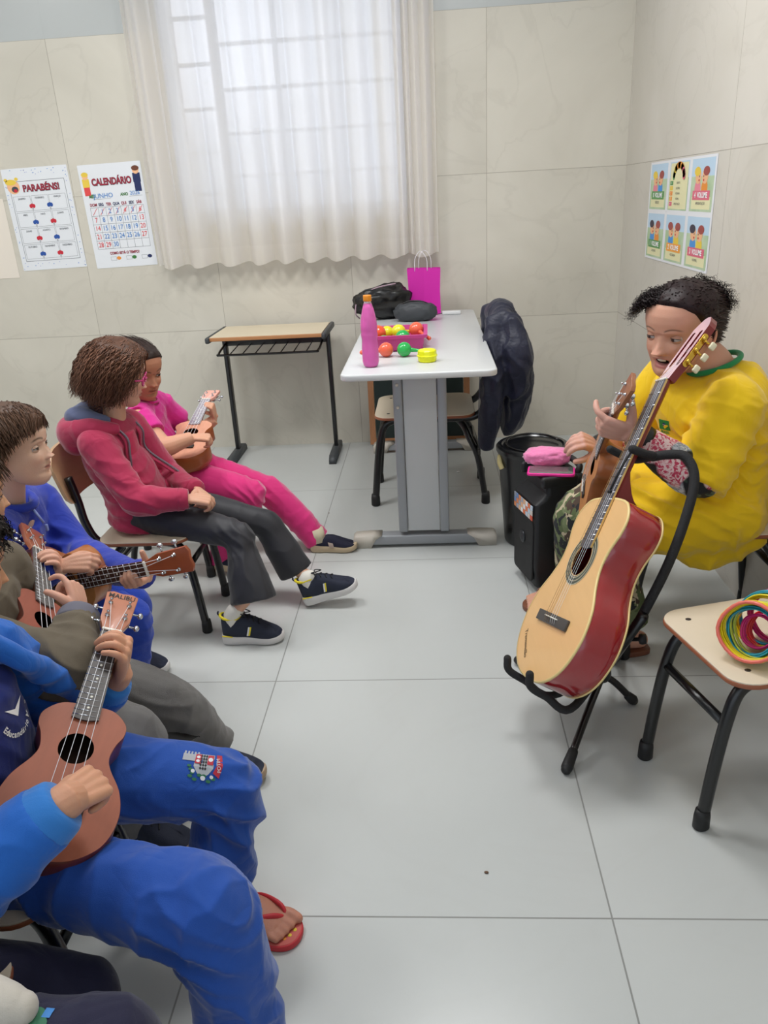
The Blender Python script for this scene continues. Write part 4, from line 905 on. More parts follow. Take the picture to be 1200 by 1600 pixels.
    if pegstyle != 'uke':
        for sd in (-1, 1):
            g = MB(); ys = [p_[1] for p_ in pegs if p_[2] == sd]; slab(g, [(a, b) for a, b in rrect(0.014, max(ys)-min(ys)+0.030, 0.006, 4)], 0, 0.002, 0.0006, Rh@np.array([[0, 0, sd], [0, 1, 0], [-sd, 0, 0]], float), H_(sd*(head['hw']+0.0), (max(ys)+min(ys))/2, -th_*0.5)); g.build('gear_plate', mats['gold'], hd)
    # bridge and strings
    bw, bh, bth = bridge
    m = MB(); m.box(L_(0, -0.0, bth/2), (bw, bh, bth), R, bev=min(0.002, bth*0.4)); br = m.build('bridge', mats['bridge'], r)
    m = MB(); m.box(L_(0, 0.004, bth+0.0015), (bw*0.42 if depth > 0.08 else bw*0.6, 0.003, 0.004), R, bev=0.0008); m.build('saddle', mats['nut'], br)
    for i in range(ns):
        f = (i/(ns-1)-0.5); a0 = f*(endw*0.88+0.008 if depth > 0.08 else endw*0.95); a1 = f*nutw*0.82
        k = i if i < ns/2 else i; pg_ = sorted(pegs, key=lambda p_: (p_[2], p_[1] if p_[2] < 0 else -p_[1]))
        left_ = [p_ for p_ in sorted(pegs, key=lambda p_: p_[1]) if p_[2] < 0]; right_ = [p_ for p_ in sorted(pegs, key=lambda p_: p_[1]) if p_[2] > 0]
        pp = left_[i] if i < len(left_) else right_[::-1][i-len(left_)]
        ex = H_(pp[0], pp[1], 0.006) if pegstyle == 'uke' else H_(pp[2]*0.012, pp[1], -th_*0.35)
        m = MB(); m.tube([L_(a0, -bh*0.35, bth+0.0005), L_(a0, 0.004, bth+0.0042), L_(a1, nuty+0.002, fz+0.0035), ex], 0.00045 if depth > 0.08 else 0.0006, n=6); m.build('string', mats['str'] if i > 2 or depth < 0.08 else mats['str2'], r)
    return r, R, o, L_, H_, hd, sb_
wood = lambda n, c, v=0.12, s=14, **k: mat(n, c, 0.35, var=v, vscale=s, coat=0.3, stretch=(7, 0.6, 7), **k)
M_sil = mat('chrome_metal', 'c8ccd2', 0.2, 1.0); M_ivory = mat('ivory_plastic', 'ece8dc', 0.35); M_hole = mat('dark_wood_inside', '3a2418', 0.8)
M_string = mat('nylon_string', 'e9e9ec', 0.3); M_str2 = mat('wound_string', 'b08d62', 0.35, 0.6); M_ebony = mat('dark_fretboard', '3a3332', 0.45, var=0.15)
M_gold = mat('brass_gold', 'd9b24c', 0.25, 0.9)
# classical guitar: bridge at the origin of its frame
gm = dict(top=wood('pale_spruce', 'eabc80', 0.05, 10), side=mat('cherry_red_gloss', '9c1f26', 0.16, coat=0.8, var=0.12, vscale=6), bind=mat('cream_binding', 'e9cf8e', 0.4), neck=mat('dark_red_neck', '7c1a1c', 0.3, coat=0.4), fret=mat('rosewood_fretboard', '54545c', 0.4, var=0.1),
          metal=M_sil, nut=M_ivory, head=mat('pink_glare_headstock', 'e4bfc8', 0.25, coat=0.6), bridge=mat('grey_ebony_bridge', '4a4744', 0.5), str=M_string, str2=M_str2, btn=mat('pearl_button', 'e8dfbf', 0.3), gold=M_gold, ros=mat('rosette_dark', '4b5148', 0.5), ros2=mat('rosette_pale', 'c9c0a4', 0.5), fbside=mat('fretboard_edging', 'ddb76e', 0.4), dot=M_ivory)  # head: whitish pink glare is painted into the headstock's base colour
gm['in'] = M_hole
gspec = [(0.0, -0.155), (0.085, -0.143), (0.152, -0.095), (0.182, -0.020), (0.172, 0.050), (0.135, 0.110), (0.1175, 0.155), (0.121, 0.200), (0.139, 0.245), (0.138, 0.285), (0.105, 0.320), (0.05, 0.330), (0.0, 0.331)]
G_o, G_x, G_y = (0.2789, 1.6662, 0.3223), (0.2163, -0.9179, 0.3328), (0.4456, 0.3961, 0.8028)
ghead = dict(tilt=12, th=0.020, hw=0.0345, poly=[(0.0265, 0.0), (0.030, 0.03), (0.0345, 0.05), (0.0345, 0.165), (0.026, 0.180), (0.012, 0.196), (0.0, 0.198)], slots=(0.0165, 0.098, 0.013, 0.110),
             pegs=[(0.0, 0.058, -1), (0.0, 0.093, -1), (0.0, 0.128, -1), (0.0, 0.058, 1), (0.0, 0.093, 1), (0.0, 0.128, 1)])
G = instrument('classical_guitar', 'classical guitar with pale top and cherry red sides, standing on the black stand', 'guitar', G_o, G_x, G_y, gspec, 0.095, 0.165, 0.043, 0.65, 0.052, 0.062, 19, 0.197, gm, ghead, 6, (0.185, 0.028, 0.008), bindw=0.0035, pegstyle='classic', rosette=1.62, neckdepth=0.020)
# signature near the lower edge of the top
text_mesh('signature', 'Tremendão', 0.020, mat('signature_ink', '3a2a1c', 0.6), G[1]@np.array([[math.cos(-0.75), -math.sin(-0.75), 0], [math.sin(-0.75), math.cos(-0.75), 0], [0, 0, 1]]), G[3](-0.10, -0.082, 0.0006), G[6], 0.0001, shear=0.3)

# guitar stand --------------------------------------------------------
g = empty('guitar_stand', (0.37, 1.72, 0), 'black folding guitar stand with padded neck yoke', 'guitar stand')
M_foam = mat('black_foam', '1e1e20', 0.8, bump=0.4, bscale=300); GL = G[3]
hub = V3(0.425, 1.745, 0.115)
neckpt = GL(0, 0.44, -0.035)                         # where the yoke holds the neck
topp = GL(0.11, 0.47, -0.11)
zax = G[1][:, 2]; xax = G[1][:, 0]; yax = G[1][:, 1]
m = MB(); post_top = GL(0.10, 0.10, -0.155); m.tube([hub, hub+(post_top-hub)*0.5, post_top], 0.0125, n=14); m.build('lower_post', M_blk, g)
m = MB(); m.tube([post_top-(post_top-hub)*0.12, GL(0.115, 0.22, -0.15), GL(0.120, 0.34, -0.14), GL(0.11, 0.44, -0.125), GL(0.085, 0.485, -0.095), GL(0.055, 0.478, -0.065), GL(0.035, 0.462, -0.042)], 0.0115, n=14, res=6, round_=True); po = m.build('upper_post', M_foam, g)
m = MB(); m.tube([GL(0.035, 0.462, -0.040), GL(0.0, 0.455, -0.036), GL(-0.045, 0.452, -0.030), GL(-0.052, 0.452, 0.0), GL(-0.052, 0.452, 0.030)], 0.010, n=12, res=5, round_=True); m.build('yoke_arm', M_foam, g)
m = MB(); m.tube([GL(0.045, 0.462, -0.036), GL(0.050, 0.455, -0.01), GL(0.050, 0.452, 0.020)], 0.0105, n=12, res=5, round_=True); m.build('yoke_arm', M_foam, g)
m = MB(); m.tube([GL(0.050, 0.452, 0.020), GL(0.04, 0.40, 0.022), GL(0.012, 0.345, 0.012)], 0.003, n=6, res=4); m.ball(GL(0.012, 0.343, 0.012), 0.006, 10); m.build('retaining_strap', M_rub, g)
kn = hub+(post_top-hub)*0.62
m = MB(); Rk = np.stack([*frame_from(V3(0.9, -0.3, 0.2))], 1); m.lathe([(0, 0.0), (0.005, 0.0), (0.005, 0.018), (0.012, 0.02), (0.014, 0.026), (0.012, 0.036), (0, 0.037)], kn+V3(0.008, -0.004, 0), 10, Rk); m.build('clamp_knob', M_rub, g)
m = MB(); m.ball(hub, (0.022, 0.022, 0.030), 16); m.build('leg_hub', M_blk, g)
for (fx, fy) in ((0.292, 1.493), (0.515, 1.762), (0.228, 1.965), (0.52, 1.98)):
    f = V3(fx, fy, 0.014); a = hub+V3(0, 0, -0.005); m = MB(); m.tube([a, a+(f-a)*0.4+V3(0, 0, 0.006), f+(a-f)*0.10], 0.0095, n=12, res=4); lg = m.build('leg', M_blk, g)
    m = MB(); m.tube([f+(a-f)*0.17, f+(a-f)*0.03, f], [0.0125, 0.0145, 0.0125], n=12, res=3, round_=True); m.build('rubber_foot', M_rub, lg)
# cradle arms under the lower bout
for sd in (-1, 1):
    m = MB(); p0 = hub+V3(0, 0, 0.01); p1 = GL(sd*0.060, -0.175, -0.105); p2 = GL(sd*0.075, -0.170, -0.03); p3 = GL(sd*0.082, -0.163, 0.018); p4 = GL(sd*0.084, -0.138, 0.034)
    m.tube([p0, p1, p2, p3, p4], 0.0098, n=12, res=6, round_=True); m.build('cradle_arm', M_foam, g)

# ukuleles -------------------------------------------------------------
def usp(s=1.0): return [(0.0, -0.078*s), (0.040*s, -0.072*s), (0.076*s, -0.045*s), (0.090*s, 0.0), (0.082*s, 0.042*s), (0.060*s, 0.078*s), (0.054*s, 0.098*s), (0.059*s, 0.122*s), (0.068*s, 0.142*s), (0.066*s, 0.163*s), (0.045*s, 0.183*s), (0.02*s, 0.188*s), (0.0, 0.188*s)]
uhead = dict(tilt=8, th=0.011, hw=0.026, poly=[(0.0175, 0.0), (0.019, 0.008), (0.027, 0.030), (0.029, 0.080), (0.030, 0.105), (0.018, 0.111), (0.0, 0.108)], pegs=[(-0.0165, 0.038, -1), (-0.0175, 0.075, -1), (0.0165, 0.038, 1), (0.0175, 0.075, 1)])
def um(top, side, head, neck='7d4a2c', fret='453c3a', tag_='', ros='2a1c16'):
    d_ = dict(top=mat(tag_+'_top_wood', top, 0.5, var=.14, vscale=14, stretch=(7, .6, 7), coat=0.06), side=wood(tag_+'_side_wood', side), neck=wood(tag_+'_neck_wood', neck), fret=mat(tag_+'_fretboard', fret, 0.45, var=0.1), metal=M_sil, nut=M_ivory, head=wood(tag_+'_head_wood', head, 0.08), bridge=mat('dark_bridge', '2a2320', 0.5), str=M_string, str2=M_string, ros=mat(tag_+'_ros', ros, 0.6), ros2=mat(tag_+'_ros2', top, 0.6), dot=M_ivory)
    d_['in'] = M_hole; return d_
def uke(o, x, y, mats, label, ros=0, logo=None):
    r = instrument('ukulele', label, 'ukulele', o, x, y, usp(), 0.062, 0.105, 0.0275, 0.35, 0.036, 0.044, 15, 0.160, mats, uhead, 4, (0.075, 0.020, 0.006), 'ukuleles held by the players', pegstyle='uke', rosette=ros, neckdepth=0.018, dots=(5, 7, 10, 12))
    if logo: text_mesh('lettering', logo, 0.0155, mat('logo_ink', '2a1a12', 0.6), r[1]@np.eye(3), r[4](0, 0.0965, 0.0008), r[5], 0.0001, sx=0.95, bold=0.0003)
    return r
uE = uke((-0.5821, 0.8779, 0.4735), (0.9006, 0.1948, -0.3885), (-0.0726, 0.9488, 0.3073), um('9c5438', '6e2f22', 'b87456', '6b3a26', '4a4340', 'mahogany'), 'red-brown mahogany ukulele held by the nearest child, its neck rising towards the middle', logo='MALIBU')
uD = uke((-0.77, 1.263, 0.497), (0.474, 0.4534, -0.7548), (-0.4224, 0.8692, 0.2568), um('a05a48', '54281e', 'b0603c', '6b3a26', '6a6664', 'rosy'), 'rosy brown ukulele of the child in olive sleeves')
uC = uke((-0.9893, 1.6139, 0.465), (0.222, -0.1416, -0.9647), (0.9435, -0.2185, 0.2493), um('c98444', 'b06c38', '9c4e2c', '7d4020', '4a2c22', 'honey'), 'honey brown ukulele held sideways by the boy in the blue sweatshirt', ros=1.55)
uB = uke((-0.9028, 2.6207, 0.5069), (1.0, -0.0083, -0.0018), (0.0085, 0.9684, 0.2493), um('e0a184', 'a85a2c', 'e8a898', 'a86a4c', 'a8a4ac', 'peach'), 'pale peach ukulele held by the girl in pink')
ty = nrm((0.07, -0.578, 0.813)); tz = V3(-0.96, 0.10, 0.16); tz = nrm(tz-ty*(tz@ty)); txx = np.cross(ty, tz)
uT = uke((0.437, 2.156, 0.485), txx, ty, um('c08048', 'a4643a', '9a6240', '9a6240', '4a3a34', 'walnut'), 'brown ukulele held by the woman in yellow, mostly hidden behind the guitar neck')

def fret_hand(mb, U, yy, L, curls=((65, 60, 30), (60, 65, 35), (55, 65, 35), (45, 60, 30)), zoff=-.060, xo=.034, tl=(-.8, .35, .15), ft=.12, spread=.10):
    """left hand gripping the neck: palm on the +x side, fingers over the board, thumb behind"""
    R, L_ = U[1], U[3]; W = L_(xo, yy, zoff); f = nrm(R@V3(-.02, ft, .99)); hand(mb, W, f, R[:, 0], L, 'L', curls, tdir=R@V3(*tl), thumb=(30, 12, 12), spread=spread); return W
# ------------------------------------------------------------------ people: tools
from mathutils.bvhtree import BVHTree
def sstep(a, b, x): t = np.clip((x-a)/(b-a), 0, 1); return t*t*(3-2*t)
def lap(P, E, it, lam=0.5):
    n = len(P); cnt = np.bincount(E.ravel(), minlength=n)[:, None].astype(float); cnt[cnt == 0] = 1
    for _ in range(it):
        S = np.stack([np.bincount(E[:, 0], P[E[:, 1], k], n)+np.bincount(E[:, 1], P[E[:, 0], k], n) for k in range(3)], 1)
        P = P+lam*(S/cnt-P)
    return P
def voxel(mb, size, smooth=4, disp=None):
    """fuse everything in mb into one closed surface; returns a mesh"""
    me = bpy.data.meshes.new('tmp'); me.from_pydata(mb.v, [], mb.f); me.validate(); me.update()
    o = bpy.data.objects.new('tmp', me); col.objects.link(o)
    md = o.modifiers.new('r', 'REMESH'); md.mode = 'VOXEL'; md.voxel_size = size; md.use_smooth_shade = True
    dg = bpy.context.evaluated_depsgraph_get(); dg.update(); m2 = bpy.data.meshes.new_from_object(o.evaluated_get(dg))
    bpy.data.objects.remove(o); bpy.data.meshes.remove(me)
    n = len(m2.vertices); P = np.empty(n*3); m2.vertices.foreach_get('co', P); P = P.reshape(-1, 3)
    E = np.empty(len(m2.edges)*2, np.int64); m2.edges.foreach_get('vertices', E); E = E.reshape(-1, 2)
    P = lap(P, E, smooth)
    if disp is not None:
        m2.vertices.foreach_set('co', P.ravel()); m2.update(); Nn = np.empty(n*3); m2.vertices.foreach_get('normal', Nn); Nn = Nn.reshape(-1, 3)
        P = P+Nn*disp(P, Nn)[:, None]; P = lap(P, E, 1, 0.4)
    m2.vertices.foreach_set('co', P.ravel()); m2.update()
    m2.polygons.foreach_set('use_smooth', [True]*len(m2.polygons))
    return m2
def folds(specs, loose=(9, 0.004), seed=0):
    """specs: ('w', centre, axis, radius, wavelength, amp) waves of folds; ('f', path, width, amp) single folds"""
    def fn(P, Nn):
        d = vnoise(P, loose[0], seed)*loose[1]+vnoise(P, loose[0]*2.3, seed+3)*loose[1]*0.4
        Qw = P+0.03*np.stack([vnoise(P, 9, seed+21), vnoise(P, 9, seed+22), vnoise(P, 9, seed+23)], 1); rg = 1-np.abs(vnoise(Qw*np.array([1, 1, .8]), 13, seed+24)); d = d+(rg**4-.35)*loose[1]*0.9
        for s in specs:
            if s[0] == 'w':
                _, c, ax, r, wl, amp = s; Q = P-np.array(c); t = Q@nrm(ax)
                t = t+vnoise(P, 14, seed+7)*wl*0.55+vnoise(P, 6, seed+9)*wl*0.8
                ph = t/wl*2*np.pi; rid = 1-2*np.abs(np.sin(ph/2))**0.8
                g = np.exp(-(np.sum(Q*Q, 1)/(r*r))**1.2); msk = 0.35+0.65*sstep(-0.5, 0.5, vnoise(P, 11, seed+13)+0.2)
                d = d+amp*rid*g*msk
            else:
                _, path, wd, amp = s; Q = catmull(path, 24); dm = np.full(len(P), 9.0)
                for q in Q: dm = np.minimum(dm, np.sum((P-q)**2, 1))
                d = d+amp*np.exp(-dm/(wd*wd))
        return d
    return fn
def setcol(me, C):
    a = me.color_attributes.new('Col', 'FLOAT_COLOR', 'POINT'); C4 = np.ones((len(me.vertices), 4)); C4[:, :3] = C; a.data.foreach_set('color', C4.ravel())
def finish(name, me, mats, parent, lab=None):
    me.materials.clear(); 
    for m in (mats if isinstance(mats, (list, tuple)) else [mats]): me.materials.append(m)
    o = link(name, me, parent)
    if lab: o['label'] = lab
    return o
def hand(mb, W, f, n, L, side, curls=((25, 30, 20),)*4, thumb=(35, 25, 20), tdir=None, spread=0.10, tbend=20, fscale=1.0):
    """fingers point along f, n is the back of the hand; side 'R'/'L'; L is the hand's length"""
    f = nrm(f); n = nrm(np.array(n, float)-f*(np.array(n, float)@f)); t = np.cross(n, f) if side == 'R' else np.cross(f, n)
    W = np.array(W, float); pl = 0.50*L
    # palm: a fan of overlapping flattened tubes
    offs = (0.155, 0.055, -0.045, -0.140); fl = (0.40, 0.45, 0.41, 0.32); fr = (0.052, 0.055, 0.051, 0.045)
    rf = lambda v: v
    bases = []
    for k in range(4):
        b = W+f*(pl*(0.97, 1.0, 0.97, 0.90)[k])*1.0+t*offs[k]*L+n*0.01*L*(1 if k in (1, 2) else 0)
        a = W+t*offs[k]*0.62*L
        mb.tube([a-f*0.04*L, a+(b-a)*0.5+n*0.012*L, b], [0.060*L, 0.074*L, 0.066*L], n=12, res=4, round_=True); bases.append(b)
    mb.tube([W-f*0.02*L, W+f*0.25*L, W+f*0.42*L], [(0.13*L, 0.085*L), (0.17*L, 0.075*L), (0.17*L, 0.062*L)], n=16, res=3, ref=n, round_=True)
    cur = list(curls)*4 if len(curls) == 1 else list(curls)
    tips = []
    for k in range(4):
        p = bases[k]-f*0.03*L; ang = 0; pts = [p-f*0.06*L+0*n, p]; rr = [fr[k]*L*1.15, fr[k]*L*1.08]; sp = spread*(1.2, 0.35, -0.5, -1.4)[k]
        for j, (fr_, cu) in enumerate(zip((0.44, 0.31, 0.25), cur[k])):
            ang += math.radians(cu); d = nrm((f+t*sp*(1 if j == 0 else 0.6))*math.cos(ang)-n*math.sin(ang)); p = p+d*fl[k]*fr_*L*fscale; pts.append(p); rr.append(fr[k]*L*(1.0, 0.92, 0.80)[j])
        mb.tube(pts, rr, n=12, res=5, round_=True); tips.append(p)
    tb = W+f*0.10*L+t*0.12*L-n*0.02*L; d0 = nrm(tdir) if tdir is not None else nrm(f*math.cos(math.radians(thumb[0]))+t*math.sin(math.radians(thumb[0]))-n*0.30)
    cl = nrm(-n*0.8+f*0.2-t*0.7) ; p = tb; pts = [tb-d0*0.06*L, tb]; rr = [0.085*L, 0.085*L]; ang = 0
    for j, (ln, cu) in enumerate(zip((0.22, 0.17, 0.14), (0, thumb[1], thumb[2]))):
        ang += math.radians(cu); d = nrm(d0*math.cos(ang)+cl*math.sin(ang)); p = p+d*ln*L; pts.append(p); rr.append((0.075, 0.062, 0.052)[j]*L)
    mb.tube(pts, rr, n=12, res=5, round_=True)
    return tips, p
# ---------------------------------------------------------- head
HEAD_PROF = dict(z=[0.0, .03, .07, .12, .17, .22, .28, .34, .40, .46, .52, .58, .66, .74, .82, .89, .95, .985, 1.0],
    f=[.30, .352, .376, .372, .355, .368, .378, .385, .385, .378, .385, .405, .412, .400, .362, .300, .205, .11, .0],
    b=[.12, .04, -.02, -.07, -.14, -.22, -.29, -.34, -.37, -.395, -.415, -.435, -.452, -.448, -.415, -.35, -.25, -.15, -.05],
    w=[.06, .125, .170, .205, .232, .255, .278, .295, .306, .314, .320, .328, .338, .338, .312, .262, .180, .10, .012])
def head_geo(child=0.0, nth=176, nz=150, mouth_open=0.0, smile=0.0, nose=1.0, fat=0.0):
    zz = np.concatenate([np.linspace(0, 1, nz)]); zz = 0.5-0.5*np.cos(zz*np.pi)*(0.25)-0.5*(1-2*zz)*0.75
    H = HEAD_PROF; F = np.interp(zz, H['z'], H['f']); B = np.interp(zz, H['z'], H['b']); Wd = np.interp(zz, H['z'], H['w'])
    k = np.array([1, 4, 6, 4, 1.])/16
    for _ in range(3):
        for A in (F, B, Wd): A[2:-2] = np.convolve(A, k, 'valid')
    Wd = Wd*(1+0.06*child+fat*np.exp(-((zz-.25)/.18)**2)); F = F-child*0.02*np.exp(-((zz-.05)/.1)**2)
    th = np.linspace(0, 2*np.pi, nth, endpoint=False); cx, sy = np.sin(th), np.cos(th)
    e = 2/2.25; X = np.sign(cx)*np.abs(cx)**e; Y = np.sign(sy)*np.abs(sy)**e
    mid = (F+B)/2; mid = np.where(zz < .3, F*0.45+B*0.55, mid)*0+((F+B)/2)
    P = np.zeros((nz, nth, 3))
    P[:, :, 0] = Wd[:, None]*X[None]; P[:, :, 1] = np.where(Y[None] > 0, mid[:, None]+(F-mid)[:, None]*Y[None], mid[:, None]+(mid-B)[:, None]*Y[None]); P[:, :, 2] = zz[:, None]
    P = P.reshape(-1, 3); x, y, z = P.T; fr = sstep(0.02, 0.16, y); ax = np.abs(x)
    G = lambda u, s: np.exp(-(u/s)**2)
    dy = np.zeros(len(P)); dx = np.zeros(len(P)); dz = np.zeros(len(P))
    nh = 0.115*nose*(1-0.33*child); nw = 0.034*(1+.35*(1-child))
    t = np.clip((0.535-z)/(0.535-0.345), 0, 1); up = np.where(z > 0.345, nh*t**1.35, nh*np.exp(-((0.345-z)/0.026)**2)); wn = nw*(0.75+0.85*t)
    dy += up*G(x, wn)
    dy += 0.034*G(ax-0.047, 0.024)*G(z-.345, .026)              # nostril wings
    dy += -0.02*G(ax-0.022, 0.012)*G(z-.318, .012)               # nostrils
    dy += -0.012*G(x, 0.012)*G(z-.285, .02)                      # philtrum
    mo = mouth_open
    zl = z
    lw = 0.085+0.01*smile
    dy += 0.026*G(zl-(.252+mo*.012), .016)*G(x, lw)+0.027*G(zl-(.205-mo*.045), .018)*G(x, lw*0.85)
    ml = .229-mo*.012+smile*0.01*(ax/0.08)**2
    dy += -(0.022+0.085*mo)*G(zl-ml, .0085+0.026*mo)*G(x, lw*(0.95-0.1*mo))
    dy += -0.014*G(z-.165, .02)*G(x, .07)+0.018*G(z-.105, .035)*G(x, .07)
    dy += -0.040*G(ax-0.145, .068)*G(z-.487, .050)                # eye sockets
    dy += 0.014*G(ax-0.12, .09)*G(z-.56, .022)*(1-0.5*child)      # brow ridge
    dy += (0.018+0.012*child)*G(ax-0.19, .08)*G(z-.36, .08)       # cheeks
    dy += -0.012*G(z-.535, .02)*G(x, .03)
    P[:, 1] += dy*fr
    # upper and lower lids close over the eyeballs
    faces = [(i*nth+j, i*nth+(j+1) % nth, (i+1)*nth+(j+1) % nth, (i+1)*nth+j) for i in range(nz-1) for j in range(nth)]
    faces = [f_[::-1] for f_ in faces]
    faces += [tuple(range(nth)), tuple((nz-1)*nth+j for j in range(nth-1, -1, -1))]
    return P, faces
def make_head(C, fwd, up, h, skin, lips, brow, child=1.0, mouth_open=0.0, iris='4a2c1c', gaze=None, smile=0.0, nose=1.0, fat=0.0, ears=True, browthick=1.0, hd=1):
    """returns list of (verts world, faces, colours) plus the local->world map"""
    up = np.array(up, float); f = nrm(fwd); u = nrm(up-f*(up@f)); r = np.cross(f, u); R = np.stack([r, f, u], 1)
    T = lambda Q: (np.atleast_2d(Q)-np.array([0, 0, .5]))*h@R.T+np.array(C)
    P, F = head_geo(child, mouth_open=mouth_open, smile=smile, nose=nose, fat=fat, nth=int(176*hd), nz=int(150*hd))
    x, y, z = P.T; ax = np.abs(x); fr = (y > .15); G = lambda v, s: np.exp(-(v/s)**2)
    sk = np.array(srgb(skin)); lp = np.array(srgb(lips)); bw = np.array(srgb(brow)); Cc_ = np.tile(sk, (len(P), 1))
    def mix(m, c): 
        nonlocal Cc_; m = np.clip(m, 0, 1)[:, None]; Cc_ = Cc_*(1-m)+np.array(c)*m
    mo = mouth_open
    lipm = (sstep(.0, .018, .272+mo*.012-z-0.012*G(ax, .012)-0.12*np.maximum(0, ax-.02)**1.1)*sstep(0, .014, z-(.186-mo*.06)-0.30*np.maximum(0, ax-.02)**1.25)*sstep(.10, .080, ax))*fr
    mix(lipm*0.62, lp)
    if mo > 0: 
        inm = G(z-(.229-mo*.012), .006+.024*mo)*G(ax, .075)*1.6*fr; mix(np.clip(inm*1.6-.7, 0, 1), (0.05, 0.012, 0.012))
    else: mix(G(z-(.229+smile*0.01*(ax/0.08)**2), .004)*sstep(.09, .06, ax)*.55*fr, lp*0.45)
    mix(G(ax-.022, .010)*G(z-.318, .010)*.8*fr, sk*0.3)
    mix(G(ax-.17, .07)*G(z-.34, .06)*.22*fr, (0.75, 0.25, 0.18))
    mix(G(x, .05)*G(z-.36, .03)*.15*fr, (0.75, 0.25, 0.18))
    bz = .578+0.03*np.sin(np.clip((ax-.05)/.19, 0, 1)*math.pi)-0.0*ax
    mix(G(z-bz, .013*browthick)*sstep(.045, .075, ax)*sstep(.245, .20, ax)*.85*fr, bw)
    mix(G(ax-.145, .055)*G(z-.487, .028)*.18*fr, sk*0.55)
    parts = [(T(P), F, Cc_)]
    def patch(fn, nu, nv, colr):
        Q = np.array([fn(a, b) for a in np.linspace(0, 1, nu) for b in np.linspace(0, 1, nv)]); fs = [(i*nv+j, i*nv+j+1, (i+1)*nv+j+1, (i+1)*nv+j) for i in range(nu-1) for j in range(nv-1)]
        parts.append((T(Q), fs, np.tile(colr, (len(Q), 1))))
    er = 0.064
    eyes = []
    for s_ in (-1, 1):
        ec = V3(s_*.148, .292, .487); eyes.append(ec)
        # lids: sphere shells just outside the eyeball
        def lid(a, b, up_=True, ec=ec, s_=s_):
            az = (a-.5)*2.5; op = 0.24*(1-min(1, abs(a-.5)*2)**2.2)
            if up_: e0, e1 = op*0.9, 1.25
            else: e0, e1 = -op*1.0, -1.15
            el = e0+(e1-e0)*b; rr = er*(1.09 if up_ else 1.07)-0.004*b
            return ec+rr*V3(math.sin(az)*math.cos(el), math.cos(az)*math.cos(el), math.sin(el))
        lc = sk*0.90
        patch(lambda a, b: lid(a, b, True), 25, 10, lc); patch(lambda a, b: lid(a, b, False), 25, 8, lc)
        # lashes: thin dark rim on the upper lid
        def lash(a, b, ec=ec):
            az = (a-.5)*2.4; op = 0.215*(1-min(1, abs(a-.5)*2)**2.2); el = op+0.0+b*0.08; rr = er*(1.12+0.05*(1-b))
            return ec+rr*V3(math.sin(az)*math.cos(el), math.cos(az)*math.cos(el), math.sin(el))
        patch(lash, 25, 3, (0.02, 0.013, 0.01))
        if ears:
            # ear: bowl with rim
            E_ = MB(); eo = V3(s_*.318, -.045, .42); pts = []
            for i in range(22):
                a = 2*math.pi*i/22; ry = .062*(1+.25*math.sin(a)); pts.append(eo+V3(s_*(.022+.018*max(0, -math.cos(a))), ry*math.cos(a)-.012*math.sin(a), .105*math.sin(a)))
            E_.tube(pts, .016, n=8, closed=True); E_.ball(eo+V3(s_*.006, 0, 0), (.026, .058, .095), 12); E_.ball(eo+V3(s_*.024, .035, -.01), (.018, .02, .03), 10); E_.ball(eo+V3(s_*.018, .012, -.095), (.02, .028, .03), 10)
            parts.append((T(np.array(E_.v)), E_.f, np.tile(sk*np.array([1, .9, .88]), (len(E_.v), 1))))
    if mo > 0:
        Tt = MB(); 
        Tt.tube([V3(-.05, .345, .243), V3(0, .372, .246), V3(.05, .345, .243)], (0.008), n=8, res=6, flat=2.0)
        parts.append((T(np.array(Tt.v)), Tt.f, np.tile((0.75, 0.70, 0.60), (len(Tt.v), 1))))
    # eyeballs
    eyeobj = []
    g = nrm(gaze) if gaze is not None else f
    for ec in eyes:
        E_ = MB(); E_.ball((0, 0, 0), 1.0, 32); Q = np.array(E_.v); gl = R.T@g; gl = nrm(gl); d = Q@gl; c = np.tile((0.52, 0.49, 0.47), (len(Q), 1)); ic = np.array(srgb(iris))
        m_ = sstep(.78, .82, d)[:, None]; c = c*(1-m_)+ic*m_; m_ = sstep(.955, .965, d)[:, None]; c = c*(1-m_)+np.array((0.01, 0.01, 0.01))*m_
        eyeobj.append((T(Q*er+ec), E_.f, c))
    return parts, eyeobj, T, R
M_skin = mat('skin', 'ffffff', 0.5, attr=True, sss=0.25, bump=0.12, bscale=350, spec=0.35)
M_eye = mat('eye_surface', 'ffffff', 0.12, attr=True, coat=0.5)
M_hairm = mat('hair_strands', 'ffffff', 0.5, attr=True, spec=0.28)
def body_mesh(name, pieces, parent, label=None):
    """pieces: (verts, faces, colours) or (mesh, colour) joined into one body mesh"""
    V = []; F = []; Cc_ = []; o = 0
    for p_ in pieces:
        if len(p_) == 2:
            me, c = p_; n = len(me.vertices); P = np.empty(n*3); me.vertices.foreach_get('co', P); P = P.reshape(-1, 3)
            fs = [tuple(f.vertices) for f in me.polygons]; cc = c(P) if callable(c) else np.tile(c, (n, 1)); bpy.data.meshes.remove(me)
        else: P, fs, cc = p_
        V.append(P); Cc_.append(cc); F += [tuple(i+o for i in f) for f in fs]; o += len(P)
    me = bpy.data.meshes.new(name); me.from_pydata(np.vstack(V).tolist(), [], F); me.polygons.foreach_set('use_smooth', [True]*len(me.polygons)); me.update()
    setcol(me, np.vstack(Cc_)); return finish(name, me, M_skin, parent, label)
def col_obj(name, P, F, C, m_, parent):
    me = bpy.data.meshes.new(name); me.from_pydata(np.asarray(P).tolist(), [], F); me.polygons.foreach_set('use_smooth', [True]*len(F)); me.update(); setcol(me, C); return finish(name, me, m_, parent)
